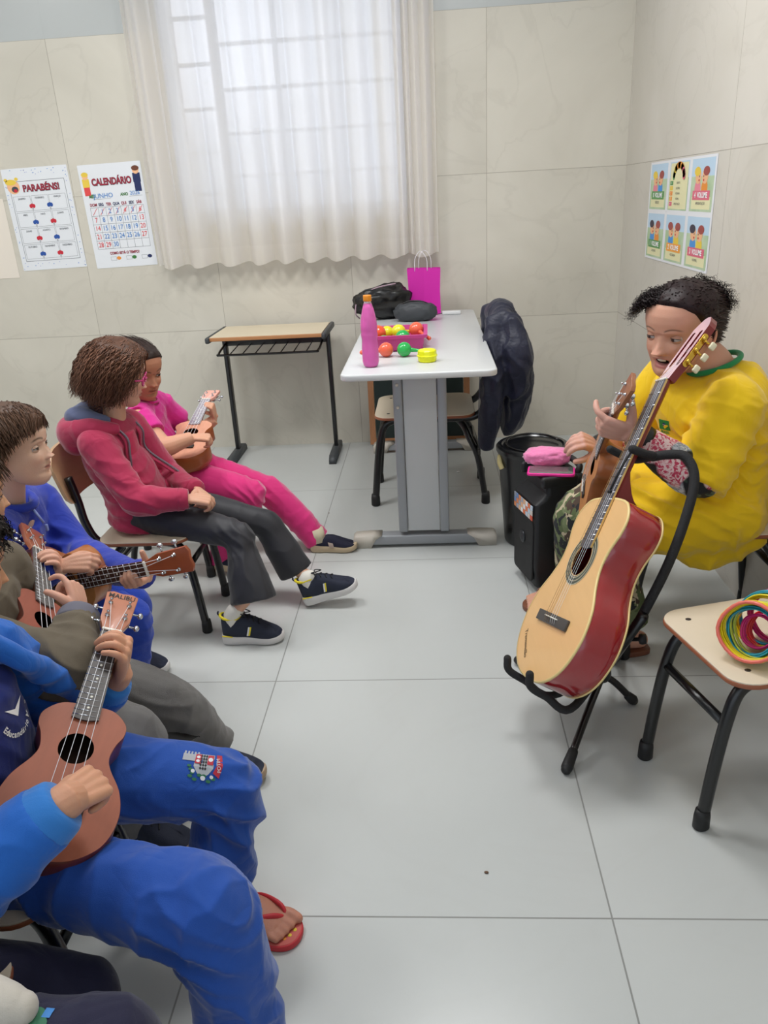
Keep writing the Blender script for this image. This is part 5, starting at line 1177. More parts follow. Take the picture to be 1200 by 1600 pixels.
# ---------------------------------------------------------- hair
def hair(T, R, h, parent, maskfn, comb, colr, n=1400, length=(.25, .35), steps=9, grav=0.12, rad=0.0016, curl=0.0, capt=0.03, colvar=0.35, seed=1, tip=None, vol=1.0, noise_=0.12, name='hair', puff=None, capcol=0.6, rootfn=None):
    rng = np.random.RandomState(seed); P, F = head_geo(1.0, nth=120, nz=90)
    cen = V3(0, -.02, .56); m = maskfn(P); D = P-cen; D /= np.linalg.norm(D, axis=1)[:, None]
    th = capt*(1 if puff is None else puff(P)); Q = P+D*(th*m-0.035*(1-m)+0.012*vnoise(P*np.array([1, 1, .5]), 14, seed)*m)[:, None]
    base = np.array(srgb(colr)); cc = base*capcol*(1+0.35*vnoise(P*np.array([3, 3, .7]), 9, seed+2))[:, None]
    V = [T(Q)]; Fs = list(F); Cs = [np.clip(cc, 0, 1)]; off = len(Q)
    idx = np.where(m > (0.55 if rootfn is None else 0.3))[0]
    if rootfn is not None: idx = idx[rootfn(P[idx])]
    area_w = np.maximum(.05, np.sqrt(np.clip(1-((P[idx, 2]-.5)*2)**2, 0, 1))); area_w /= area_w.sum()
    idx = rng.choice(idx, n, p=area_w)
    p = Q[idx]+rng.normal(0, .006, (n, 3)); d = comb(p)+rng.normal(0, noise_, (n, 3)); d /= np.linalg.norm(d, axis=1)[:, None]
    L_ = rng.uniform(length[0], length[1], n)
    if tip is not None: L_ = L_*tip(p)
    paths = [p.copy()]; ph = rng.uniform(0, 6.28, n); er_ = V3(.345, .425, .45)*(1.0+capt*1.3*vol)
    for s in range(steps):
        c2 = comb(p); c2 /= np.maximum(1e-6, np.linalg.norm(c2, axis=1))[:, None]
        d = d*0.65+c2*0.35+V3(0, 0, -grav)+rng.normal(0, noise_*0.35, (n, 3)); d /= np.linalg.norm(d, axis=1)[:, None]
        w_ = np.cross(d, D[idx]); w_ /= np.maximum(1e-6, np.linalg.norm(w_, axis=1))[:, None]; v_ = np.cross(d, w_)
        p = p+d*(L_/steps)[:, None]+curl*(w_*np.cos(ph+s*1.9)[:, None]+v_*np.sin(ph+s*1.9)[:, None])
        q = (p-cen)/er_; r = np.linalg.norm(q, axis=1); ins = (r < 1) & (p[:, 2] > .22); q[ins] /= r[ins][:, None]; p = np.where(ins[:, None], q*er_+cen, p)
        paths.append(p.copy())
    Wp_ = [T(q) for q in paths]; Vs = np.zeros((n, steps+1, 3, 3)); rs_ = rng.uniform(.6, 1.3, n)*rad
    for s in range(steps+1):
        a = Wp_[min(s+1, steps)]-Wp_[max(s-1, 0)]; a /= np.maximum(1e-9, np.linalg.norm(a, axis=1))[:, None]
        o_ = Wp_[s]-T(cen)[0]; sd = np.cross(a, o_); sd /= np.maximum(1e-9, np.linalg.norm(sd, axis=1))[:, None]; up = np.cross(sd, a)
        t = s/steps; rr = rs_*(1-0.75*t**2.0)
        for k, an in enumerate((0.5, 2.6, 4.7)): Vs[:, s, k] = Wp_[s]+(sd*math.cos(an)*1.5+up*math.sin(an)*0.8)*rr[:, None]
    V.append(Vs.reshape(-1, 3)); ii = np.arange(n)*(steps+1)*3+off
    for s in range(steps):
        for k in range(3):
            k2 = (k+1) % 3; a = ii+s*3+k; b = ii+s*3+k2; Fs += list(zip(a.tolist(), b.tolist(), (b+3).tolist(), (a+3).tolist()))
    cv = base*(1+rng.uniform(-colvar, colvar, n))[:, None]; Cs.append(np.clip(np.repeat(cv, (steps+1)*3, 0), 0, 1))
    return col_obj(name, np.vstack(V), Fs, np.vstack(Cs), M_hairm, parent)
# ---------------------------------------------------------- shoes
def shoe(heel, d, up, L, parent, upper, sole, style='sneaker', accent=None, name='shoe', lace=None, stripe=None, wd=0.36, thick=0.155):
    """heel: bottom back point of the sole; d: towards the toe; built as a lofted upper on a thick sole"""
    d = nrm(d); up = np.array(up, float); up = nrm(up-d*(up@d)); s = np.cross(d, up); R = np.stack([s, d, up], 1); o = np.array(heel, float)
    prof = [(0.0, .0), (0.02, .55), (.08, .78), (.2, .84), (.35, .80), (.5, .86), (.65, .98), (.78, 1.0), (.88, .88), (.95, .66), (.99, .34), (1.0, 0)]
    yy = np.array([q[0] for q in prof])*L; ww = np.array([q[1] for q in prof])*L*wd/2; t = np.linspace(0, 1, 48); c = catmull(np.stack([ww, yy, 0*yy], 1), 48); c[:, 0] = np.maximum(c[:, 0], 0)
    out = [(a, b) for a, b, _ in c]+[(-a, b) for a, b, _ in c[1:-1][::-1]]; n = len(out); O = np.array(out)
    toe = lambda y_: 0.035*L*np.clip((y_/L-.72)/.28, 0, 1)**2
    th = lambda y_: L*(thick+0.03*np.exp(-((y_/L-.08)/.16)**2)-0.035*np.clip((y_/L-.4)/.5, 0, 1))
    m = MB(); vs = []
    for q, k in ((0.0, .86), (0.12, .97), (0.5, 1.02), (.9, 1.0), (1.0, .95)):
        zz = toe(O[:, 1])+th(O[:, 1])*q; sc = O*[k, 1]; sc[:, 1] = L/2+(O[:, 1]-L/2)*(0.96+.04*(k-.86)/.14)
        vs += [R@V3(a, b, z_)+o for (a, b), z_ in zip(sc, zz)]
    fs = [(i*n+j, i*n+(j+1) % n, (i+1)*n+(j+1) % n, (i+1)*n+j) for i in range(4) for j in range(n)]+[tuple(range(n-1, -1, -1)), tuple(4*n+j for j in range(n))]
    m.add(vs, fs); so = m.build(name, sole, parent, auto=50)
    # upper: height profile
    hp = lambda y_: L*(np.interp(y_/L, [0, .06, .25, .38, .5, .65, .8, .92, 1.0], [.36, .38, .33, .375, .34, .26, .19, .14, .05] if style != 'slipon' else [.22, .24, .20, .24, .24, .19, .14, .11, .04]))
    m = MB(); vs = []; ks = [1.0, 1.0, .97, .88, .70, .42, .16]; hs = [0, .25, .5, .75, .9, .98, 1.0]
    for k, hh in zip(ks, hs):
        b0 = toe(O[:, 1])+th(O[:, 1])*.85; zz = b0+(hp(O[:, 1])-0.03*L)*hh; yc = .47*L if hh < .6 else .44*L; y2 = yc+(O[:, 1]-yc)*(.97-.0*(1-k)); y2 = np.where(O[:, 1] < .5*L, y2, yc+(O[:, 1]-yc)*(.97-.35*hh**3*(O[:, 1]/L-.5)))
        vs += [R@V3(a*k*.98, b, z_)+o for a, b, z_ in zip(O[:, 0], y2, zz)]
    fs = [(i*n+j, i*n+(j+1) % n, (i+1)*n+(j+1) % n, (i+1)*n+j) for i in range(6) for j in range(n)]+[tuple(range(n-1, -1, -1)), tuple(6*n+j for j in range(n))]
    m.add(vs, fs); m.build('shoe_upper', upper, so)
    P_ = lambda a, b, z_: R@V3(a*L, b*L, z_*L)+o
    if style == 'sneaker':
        m = MB(); m.tube([P_(.115*math.sin(q), .17+.165*math.cos(q), .455+.035*math.cos(q)**2-(.02 if math.cos(q) > .5 else 0)) for q in np.linspace(0, 2*math.pi, 22)[:-1]], .022*L, n=8, closed=True); m.build('collar', accent or upper, so)
        m = MB(); m.tube([P_(0, .0, .46), P_(0, -.03, .51), P_(0, -.02, .54)], .014*L, n=8, res=3, round_=True); m.build('heel_tab', upper, so)
        for i in range(4):
            m = MB(); y0 = .36+i*.085; z0 = .502-i*.043; m.tube([P_(-.085, y0+.02, z0-.022), P_(0, y0, z0+.010), P_(.085, y0+.02, z0-.022)], .0095*L, n=6, res=4); m.build('lace', lace, so)
        m = MB(); m.tube([P_(0, .37, .52), P_(.07, .33, .55), P_(.10, .42, .51), P_(.02, .40, .52), P_(-.06, .48, .50), P_(-.08, .38, .53), P_(0, .37, .525)], .009*L, n=6, res=4); m.build('lace_bow', lace, so)
        for s_ in (-1, 1):
            for q, mm in ((0, stripe[0]), (1, stripe[1])):
                m = MB(); x0 = s_*.158; y0 = .43+q*.025; m.add([P_(x0*1.03, y0, .18), P_(x0*1.03, y0+.028, .18), P_(x0*.93, y0+.065, .33), P_(x0*.93, y0+.037, .33)], [(0, 1, 2, 3)]); m.build('side_stripe', mm, so)
        if accent is not None:
            for s_ in (-1, 1):
                m = MB(); m.tube([P_(s_*.13, .03, .165), P_(s_*.15, .10, .17), P_(s_*.152, .2, .155)], .010*L, n=6, res=3); m.build('heel_accent', accent, so)
    elif style == 'slipon':
        m = MB(); vs = []
        for i in range(13):
            a = math.pi*i/12; x = .178*math.cos(a); z_ = .13+.155*math.sin(a)**.8
            vs += [P_(x, .42+.05*math.sin(a)*-1+.02, z_+.004), P_(x, .52+.05*math.sin(a)*-1+.02, z_-.012*math.sin(a))]
        m.add(vs, [(2*i, 2*i+2, 2*i+3, 2*i+1) for i in range(12)]); m.build('elastic_band', accent, so)
    return so, P_
def decal(name, target, o, R, shapes, parent, off=0.0012, maxd=0.08):
    """lay flat coloured shapes on a mesh: shapes = (material, polygons in local metres); o is outside, -z of R points at the surface"""
    tm = target.data; bv = BVHTree.FromPolygons([tuple(v.co) for v in tm.vertices], [tuple(p_.vertices) for p_ in tm.polygons])
    R = np.array(R); o = np.array(o, float); mats = []; M = MB(); M.sm = False
    for k, (m_, polys) in enumerate(shapes):
        if m_ not in mats: mats.append(m_)
        M.mi = mats.index(m_)
        for V, F in polys:
            W = []
            for x_, y_ in V:
                a = Vector(R@V3(x_, y_, 0)+o); hit = bv.ray_cast(a, Vector(-R[:, 2]), maxd); q = hit[0] if hit[0] is not None else a-Vector(R[:, 2])*maxd*0.4
                W.append(np.array(q)+R[:, 2]*(off+k*0.00012))
            M.add(W, F)
    return M.build(name, mats, parent)
def hitpoint(target, px, py, Yg=1.0):
    """where the line of sight through a pixel meets a mesh, with the surface normal there"""
    tm = target.data; bv = BVHTree.FromPolygons([tuple(v.co) for v in tm.vertices], [tuple(p_.vertices) for p_ in tm.polygons])
    d = nrm(Wp(px, py, 1.0)-V3(0, 0, CAMZ)); h_ = bv.ray_cast(Vector((0, 0, CAMZ)), Vector(d), 9)
    if h_[0] is None: return Wp(px, py, Yg), -d
    return np.array(h_[0]), np.array(h_[1])
def pdisc(cx, cy, rx, ry=None, n=18):
    ry = ry or rx; V = [(cx, cy)]+[(cx+rx*math.cos(2*math.pi*i/n), cy+ry*math.sin(2*math.pi*i/n)) for i in range(n)]; return (V, [(0, 1+i, 1+(i+1) % n) for i in range(n)])
def prect(x0, y0, x1, y1, nx=6, ny=6):
    V = [(x0+(x1-x0)*i/nx, y0+(y1-y0)*j/ny) for j in range(ny+1) for i in range(nx+1)]; return (V, [(j*(nx+1)+i, j*(nx+1)+i+1, (j+1)*(nx+1)+i+1, (j+1)*(nx+1)+i) for j in range(ny) for i in range(nx)])
def ppoly(pts):
    cx = sum(a for a, b in pts)/len(pts); cy = sum(b for a, b in pts)/len(pts); n = len(pts); return ([(cx, cy)]+list(pts), [(0, 1+i, 1+(i+1) % n) for i in range(n)])
def ptext(t, size, cx=0, cy=0, rot=0.0, bold=0.0):
    me = text_mesh('t', t, size, M_white, np.eye(3), (0, 0, 0), None, 0.0, raw=True, bold=bold); c, s = math.cos(rot), math.sin(rot)
    V = [(cx+v.co.x*c-v.co.y*s, cy+v.co.x*s+v.co.y*c) for v in me.vertices]; F = [tuple(p_.vertices) for p_ in me.polygons]; bpy.data.meshes.remove(me); return (V, F)
# ------------------------------------------------------------------ people
def cloth(name, color, rough=0.85, sheen=0.3, bump=0.25, bscale=900, var=0.05, **k): return mat(name, color, rough, sheen=sheen, bump=bump, bscale=bscale, var=var, vscale=6, **dict(dict(crease=0.10), **k))
M_sole = mat('white_rubber_sole', 'd9d6d4', 0.5); M_navysh = mat('navy_shoe_knit', '1d2438', 0.7, bump=0.5, bscale=900); M_yelacc = mat('yellow_lining', 'e8d42a', 0.6); M_lace = mat('black_lace', '0e1016', 0.6); M_sock = mat('white_sock', 'e4e0d6', 0.9, bump=0.3, bscale=700)
M_strw = mat('white_stripe', 'e6e6e6', 0.5)
def seatlegs(mb, hip, knee, ank, r, flare=1.0, n=20, kref=(0, 0, 1)):
    hip, knee, ank = [np.array(q, float) for q in (hip, knee, ank)]
    a = nrm(knee-hip); b = nrm(ank-knee)
    mb.tube([hip, hip+(knee-hip)*.5, knee-a*r[1]*.55, knee+nrm(b-a)*r[1]*.12, knee+b*r[1]*.8, knee+(ank-knee)*.6, ank], [r[0], (r[0]*.55+r[1]*.45), r[1]*1.04, r[1]*1.03, r[1]*.98, (r[1]*.4+r[2]*.6), r[2]], n=n, res=6, ref=(0.02, 1, 0), round_=False)
    mb.ball(hip, r[0]*.98, 16)
def arm(mb, sh, el, wr, r, n=16):
    sh, el, wr = [np.array(q, float) for q in (sh, el, wr)]; a = nrm(el-sh); b = nrm(wr-el)
    mb.tube([sh, sh+(el-sh)*.5, el-a*r[1]*.5, el+nrm(b-a)*r[1]*.10, el+b*r[1]*.6, el+(wr-el)*.55, wr], [r[0], (r[0]+r[1])*.5, r[1]*1.04, r[1]*1.03, r[1], (r[1]+r[2])*.5, r[2]], n=n, res=5, ref=(0.03, 0.1, 1)); mb.ball(sh, r[0]*.97, 14)

# ---------- the girl in the red hooded jacket
def girl_red():
    p = empty('person', (-0.95, 2.31, 0.0), 'child with a brown bob, pink glasses and crimson hooded jacket, slouching with hands in lap', 'person', 'seated children')
    pel, che, nek = V3(-.965, 2.31, .425), V3(-1.035, 2.31, .575), V3(-1.005, 2.315, .695)
    shR, elR, wrR = V3(-1.035, 2.215, .650), V3(-.915, 2.15, .482), V3(-.765, 2.185, .472)
    shL, elL, wrL = V3(-1.005, 2.42, .650), V3(-.92, 2.46, .46), V3(-.775, 2.31, .455)
    hipR, knR, anR = V3(-.945, 2.245, .41), Wp(372, 836, 2.2), Wp(369, 953, 2.12)
    hipL, knL, anL = V3(-.945, 2.375, .41), Wp(415, 818, 2.42), Wp(487, 903, 2.36)
    C = Wp(183, 584, 2.33); f = nrm((.93, .22, -.22)); 
    parts, eyes, T, R = make_head(C, f, (.1, .0, 1), .196, 'd9aa90', 'b4706a', '4a3428', child=1, gaze=(.95, .1, -.35))
    b = MB(); b.tube([pel, che, nek-V3(0, 0, .03)], [(.10, .07), (.10, .065), (.06, .05)], n=16, res=5, ref=f)
    b.tube([nek-V3(.01, 0, .05), nek+V3(.0, 0, .0), C+f*-.02+V3(0, 0, -.05)], [.045, .036, .036], n=16, res=4)
    hmR, hmL = Wp(388, 925, 2.13), Wp(466, 890, 2.38)
    for q4 in ((hipR, knR, hmR, anR), (hipL, knL, hmL, anL)): b.tube([q4[0], q4[1]], [.05, .038], n=14); b.tube([q4[1], q4[1]+(q4[2]-q4[1])*.5, q4[2], q4[3]], [.037, .036, .024, .022], n=14, res=4, round_=True); b.ball(q4[1], .038, 12)
    arm(b, shR, elR, wrR, (.03, .026, .02)); arm(b, shL, elL, wrL, (.03, .026, .02))

    bm_ = voxel(b, .006, 4)
    hm = MB(); hand(hm, wrR+V3(.005, 0, 0), (.9, .30, -.22), (.2, -.35, 1), .122, 'R', ((35, 50, 30), (42, 55, 30), (48, 55, 30), (55, 55, 30)), thumb=(40, 20, 20))
    hand(hm, wrL+V3(.01, -.005, 0), (.55, -.75, -.15), (.5, .3, .8), .122, 'L', ((50, 50, 30),)*4, thumb=(40, 20, 20))
    hm_ = voxel(hm, .0022, 3)
    sk = np.array(srgb('d9aa90'))
    body_mesh('body', parts+[(bm_, sk), (hm_, sk*np.array([1, .95, .93]))], p)
    for P, F, c in eyes: col_obj('eye', P, F, c, M_eye, p)
    # hair: chin-length wavy bob with a pink band
    mk = lambda P: sstep(-.02, .03, P[:, 2]-np.interp(P[:, 1], [-.45, -.2, -.02, .10, .2, .30, .40], [.16, .2, .26, .40, .62, .76, .83]))
    def comb(p_):
        x, y, z = p_.T; t = sstep(.85, .5, z); return np.stack([np.sign(x)*(.5-.45*t)+.02, -.35*(1-t)-.25*t, -.55-.6*t], 1)
    hair(T, R, .196, p, mk, comb, '6b4836', n=3200, length=(.30, .52), steps=11, grav=.15, rad=.0013, curl=.026, capt=.090, colvar=.45, seed=4, noise_=.13, puff=lambda P: 1+.55*sstep(.75, .3, P[:, 2])*sstep(.25, 0, P[:, 1]), tip=lambda q: .45+1.0*sstep(.2, .9, q[:, 2]))
    bd = MB(); bd.tube([T(V3(.39*math.cos(a), .10+.17*math.sin(a)*0+.06*math.sin(a), .52+.42*math.sin(a)))[0]+0 for a in np.linspace(.15, math.pi-.15, 20)], (.004), n=8, flat=2.6, ref=f); bd.build('hair_band', mat('dusty_pink_band', 'a85a6e', 0.5), p)
    # glasses
    M_gl = mat('pink_glasses_frame', 'c22a72', 0.25, coat=0.5); gl = MB()
    for s_ in (-1, 1):
        gl.tube([T(V3(s_*.15+.098*math.cos(a), .425-.012*abs(math.cos(a)), .475+.072*math.sin(a)))[0] for a in np.linspace(0, 2*math.pi, 25)[:-1]], .0028, n=6, closed=True)
        gl.tube([T(V3(s_*.245, .415, .50))[0], T(V3(s_*.33, .30, .50))[0], T(V3(s_*.35, .0, .47))[0]], .0028, n=6)
    gl.tube([T(V3(-.055, .43, .49))[0], T(V3(0, .45, .497))[0], T(V3(.055, .43, .49))[0]], .003, n=6, res=3); gl.build('glasses', M_gl, p)
    # jacket
    M_red = cloth('crimson_fleece', 'b02a50', sheen=0.5); M_hood = cloth('slate_hood_lining', '5b6383'); M_shirt = cloth('crimson_tshirt', 'b5274c')
    j = MB(); j.tube([pel+V3(-.02, 0, -.065), pel+V3(-.01, 0, .0), pel+V3(-.03, 0, .08), che, che+V3(.01, 0, .065), nek+V3(-.012, 0, -.022)], [(.135, .098), (.132, .10), (.115, .095), (.118, .088), (.105, .078), (.045, .05)], n=24, res=5, ref=f)
    j.tube([shR+V3(0, .01, -.01), nek+V3(-.01, 0, -.025), shL+V3(0, -.01, -.01)], [.050, .050, .050], n=16, res=5)
    arm(j, shR, elR, wrR-V3(.012, 0, 0), (.056, .047, .034)); arm(j, shL, elL, wrL-V3(.01, 0, 0), (.056, .047, .034))
    jm = voxel(j, .0045, 4, folds([('w', elR, (.6, -.1, .8), .075, .030, .0055), ('w', shR+V3(.03, 0, -.05), (.3, 0, 1), .07, .035, .0035), ('w', pel+V3(.03, -.08, .03), (.3, 0, 1), .12, .040, .005), ('w', elL, (.6, 0, .8), .07, .03, .004), ('w', wrR-V3(.03, 0, 0), (1, .2, 0), .04, .022, .003)], (10, .004), 3))
    jk = finish('hooded_jacket', jm, M_red, p)
    for w_, d_ in ((wrR, nrm(wrR-elR)), (wrL, nrm(wrL-elL))):
        m = MB(); m.tube([w_-d_*.028, w_-d_*.006, w_+d_*.002], [.036, .033, .030], n=18, res=3); m.build('cuff', M_red, jk)
    # open front: shirt panel, facings and zip
    m = MB(); m.tube([che+V3(.055, .01, -.12), che+V3(.065, .005, 0), nek+V3(.030, .0, -.035)], [(.062, .030), (.062, .028), (.040, .025)], n=18, res=5, ref=f)
    tm = voxel(m, .005, 3, folds([], (12, .003), 8)); finish('tshirt', tm, M_shirt, p)
    M_zip = mat('grey_zip_tape', '6f6672', 0.6); 
    for s_, q in ((-1, [nek+V3(-.0, -.050, .0), nek+V3(.048, -.062, -.045), che+V3(.082, -.068, .02), che+V3(.085, -.068, -.06), pel+V3(.10, -.10, .05), pel+V3(.10, -.125, -.035)]), (1, [nek+V3(.01, .05, .0), nek+V3(.052, .05, -.05), che+V3(.085, .06, .0), pel+V3(.11, .07, .06), pel+V3(.115, .08, .0)])):
        m = MB(); m.tube(q, (.0100), n=8, res=7, ref=(1, 0, 0), flat=.5, round_=True); m.build('front_facing', M_red, jk)
        m = MB(); m.tube([z_+V3(.010, s_*-.004*-1, .004) for z_ in q], (.0045), n=8, res=7, ref=(1, 0, 0), flat=.6, round_=True); m.build('zip', M_zip, jk)
    # hood lying on the back
    h1 = MB(); h1.tube([nek+V3(.035, -.055, -.012), nek+V3(-.035, -.088, -.005), nek+V3(-.120, -.06, -.025), nek+V3(-.140, .01, -.030), nek+V3(-.115, .07, -.02), nek+V3(-.03, .075, .0), nek+V3(.03, .05, -.01)], [(.014, .016), (.030, .036), (.040, .050), (.042, .052), (.036, .045), (.024, .028), (.012, .014)], n=16, res=6)
    h1.ball(nek+V3(-.115, -.02, -.055), (.05, .075, .045), 18)
    finish('hood', voxel(h1, .0045, 4, folds([], (14, .004), 5)), M_red, jk)
    h2 = MB(); h2.tube([nek+V3(.01, -.050, .010), nek+V3(-.04, -.062, .022), nek+V3(-.095, -.04, .026), nek+V3(-.105, .01, .022), nek+V3(-.08, .05, .026), nek+V3(-.02, .055, .018)], [(.010, .012), (.026, .026), (.036, .032), (.038, .034), (.032, .030), (.016, .016)], n=16, res=6)
    finish('hood_lining', voxel(h2, .0045, 4, folds([], (16, .005), 6)), M_hood, jk, 'slate blue hood lining')
    # flared trousers
    M_leg = mat('charcoal_stretch', '2b2b31', 0.55, sheen=0.15, bump=0.15, bscale=900, var=0.05)
    t = MB(); t.ball(pel+V3(.01, 0, -.02), (.10, .125, .058), 20)
    for hip, kn, an, hem, r0, r2 in ((hipR, knR, anR, Wp(396, 938, 2.13), .066, .080), (hipL, knL, anL, Wp(463, 893, 2.40), .064, .064)):
        a = nrm(kn-hip); bb = nrm(hem-kn)
        t.tube([hip, hip+(kn-hip)*.5, kn-a*.03, kn+bb*.012, kn+bb*.05, kn+(hem-kn)*.55, hem], [r0, .058, .050, .050, .050, (.052+r2)*.48, (r2, r2*.8)], n=22, res=6, ref=(0, 1, .02))
    finish('flared_trousers', voxel(t, .0045, 4, folds([('w', knR, (.7, 0, .7), .07, .028, .004), ('w', (knR+Wp(396, 938, 2.13))/2, (1, .1, .1), .10, .05, .003), ('w', hipR, (1, 0, .3), .07, .03, .003), ('w', knL, (.7, 0, .7), .06, .028, .003)], (9, .003), 9)), M_leg, p)
    # shoes and socks
    so, P_ = shoe(Wp(348, 992, 2.12)*V3(1, 1, 0)+V3(0, 0, .001), (.97, .02, 0), (0, 0, 1), .200, p, M_navysh, M_sole, 'sneaker', M_yelacc, lace=M_lace, stripe=(M_strw, M_yelacc))
    s2, P2 = shoe(Wp(479, 938, 2.35)*V3(1, 1, 0)+V3(-.005, 0, .004), (.93, .05, .28), (-.28, 0, .95), .20, p, M_navysh, M_sole, 'sneaker', M_yelacc, lace=M_lace, stripe=(M_strw, M_yelacc))
    for PP, an_ in ((P_, anR), (P2, anL)):
        m = MB(); a = PP(0, .19, .33); b2 = PP(0, .185, .44); m.tube([a, b2, an_*.6+b2*.4+V3(0, 0, .004), an_], [.028, .027, .026, .0250], n=18, res=3, round_=True); m.build('sock', M_sock, p)
girl_red()

# ---------- the girl in pink
def girl_pink():
    p = empty('person', (-1.0, 2.70, 0.0), 'child with pulled-back dark hair dressed all in pink, strumming a pale ukulele', 'person', 'seated children')
    pel, che, nek = V3(-1.02, 2.70, .42), V3(-1.055, 2.69, .56), V3(-1.035, 2.68, .672)
    shR, elR, wrR = V3(-1.03, 2.58, .628), Wp(256, 700, 2.50), Wp(300, 684, 2.56)
    shL, elL, wrL = V3(-1.03, 2.79, .628), V3(-.95, 2.90, .47), uB[3](.034, .300, -.060)
    hipR, knR, anR = V3(-.99, 2.64, .405), Wp(392, 772, 2.62), Wp(342, 880, 2.64)
    hipL, knL, anL = V3(-.99, 2.78, .405), Wp(424, 768, 2.82), Wp(498, 843, 2.82)
    C = Wp(217, 578, 2.66); f = nrm((.78, -.50, -.22))
    parts, eyes, T, R = make_head(C, f, (0, 0, 1), .198, 'b98064', 'a05a54', '3a261c', child=1, gaze=(.9, -.2, -.3))
    b = MB(); b.tube([pel, che, nek-V3(0, 0, .03)], [(.10, .07), (.10, .065), (.06, .05)], n=16, res=5, ref=(1, 0, 0))
    b.tube([nek-V3(.01, 0, .05), nek, C+f*-.02+V3(0, 0, -.05)], [.045, .036, .036], n=16, res=4)
    seatlegs(b, hipR, knR, anR, (.055, .038, .022)); seatlegs(b, hipL, knL, anL, (.055, .038, .024)); b.tube([anL, anL+V3(.02, 0, -.03)], .022, n=12)
    bm_ = voxel(b, .006, 4)
    a_ = MB(); arm(a_, shR, elR, wrR, (.036, .034, .022)); arm(a_, shL, elL, wrL, (.034, .03, .021))
    hand(a_, wrR, (.93, .25, -.12), (.1, -.25, 1), .118, 'R', ((55, 60, 35), (60, 60, 35), (62, 60, 35), (65, 60, 35)), thumb=(25, 35, 30))
    fret_hand(a_, uB, .300, .118)
    am_ = voxel(a_, .0026, 3)
    sk = np.array(srgb('b98064')); body_mesh('body', parts+[(bm_, sk), (am_, np.array(srgb('d4a084')))], p)
    for P, F, c in eyes: col_obj('eye', P, F, c, M_eye, p)
    mk = lambda P: sstep(-.02, .03, P[:, 2]-np.interp(P[:, 1], [-.45, -.2, -.02, .10, .2, .30, .40], [.24, .30, .42, .56, .70, .78, .84]))
    comb = lambda q: np.stack([-q[:, 0]*.3, -np.ones(len(q)), .35*(q[:, 1] > 0)-.05+.0*q[:, 2]], 1)
    hair(T, R, .198, p, mk, comb, '3b2a24', n=1300, length=(.25, .5), steps=8, grav=.02, rad=.0011, capt=.028, colvar=.4, seed=7, noise_=.05, vol=.7)
    m = MB(); m.ball(T(V3(-.0, -.50, .70))[0], (.032, .032, .036), 16); m.build('hair_bun', mat('dark_hair', '3b2a24', 0.5, var=.4, vscale=90, bump=.8, bscale=200), p)
    M_pk = cloth('magenta_jersey', 'd4248e', sheen=0.4); M_pk2 = cloth('pink_fleece', 'e0307f', sheen=0.6)
    j = MB(); j.tube([pel+V3(-.0, 0, -.05), pel+V3(-.01, 0, .06), che, che+V3(.01, 0, .06), nek+V3(0, 0, -.012)], [(.120, .085), (.112, .08), (.112, .08), (.10, .07), (.046, .046)], n=22, res=5, ref=(1, 0, 0))
    j.tube([shR, nek+V3(-.01, 0, -.030), shL], [.05, .045, .05], n=14, res=5)
    for s_, e_ in ((shR, elR), (shL, elL)): j.tube([s_, s_+(e_-s_)*.55], [.054, .050], n=16)
    finish('tshirt', voxel(j, .0045, 4, folds([('w', che+V3(.05, 0, -.02), (.3, .6, .5), .10, .035, .004)], (11, .004), 12)), M_pk, p)
    m = MB(); m.tube([nek+V3(.042*math.cos(a)+.002, .042*math.sin(a), .004-.012*math.cos(a)) for a in np.linspace(0, 2*math.pi, 21)[:-1]], .005, n=8, closed=True); m.build('collar_band', M_pk, p)
    t = MB(); t.ball(pel+V3(.01, 0, -.02), (.10, .125, .062), 20)
    for hip, kn, an, r in ((hipR, knR, anR, (.070, .058, .050)), (hipL, knL, anL, (.070, .058, .054))): seatlegs(t, hip, kn, an, r)
    finish('trousers', voxel(t, .0045, 4, folds([('w', knR, (.8, 0, .5), .08, .03, .005), ('w', knL, (.8, 0, .5), .08, .03, .005), ('w', hipL+V3(.06, 0, .04), (1, .3, .2), .12, .04, .006), ('w', anL-V3(.05, 0, -.05), (.7, 0, -.7), .10, .045, .004)], (10, .004), 15)), M_pk2, p)
    s_, P_ = shoe(V3(Wp(490, 860, 2.80)[0]-.012, 2.80, .002), (1, -.03, 0), (0, 0, 1), .190, p, mat('navy_slip_on', '1a1c34', 0.8, bump=.4, bscale=800), mat('beige_sole', 'c9b596', 0.6), 'slipon', mat('beige_elastic', 'a8968a', 0.7))
    m = MB(); m.tube([P_(0, .20, .22), P_(0, .16, .50)], [.032, .027], n=18); m.build('sock', mat('cream_sock', 'd4c9ae', 0.9), p)
    s_, P_ = shoe(V3(-.865, 2.62, .030), (.50, -.05, -.10), (.1, 0, 1), .188, p, MAT['navy_slip_on'], MAT['beige_sole'], 'slipon', MAT['beige_elastic'])
girl_pink()

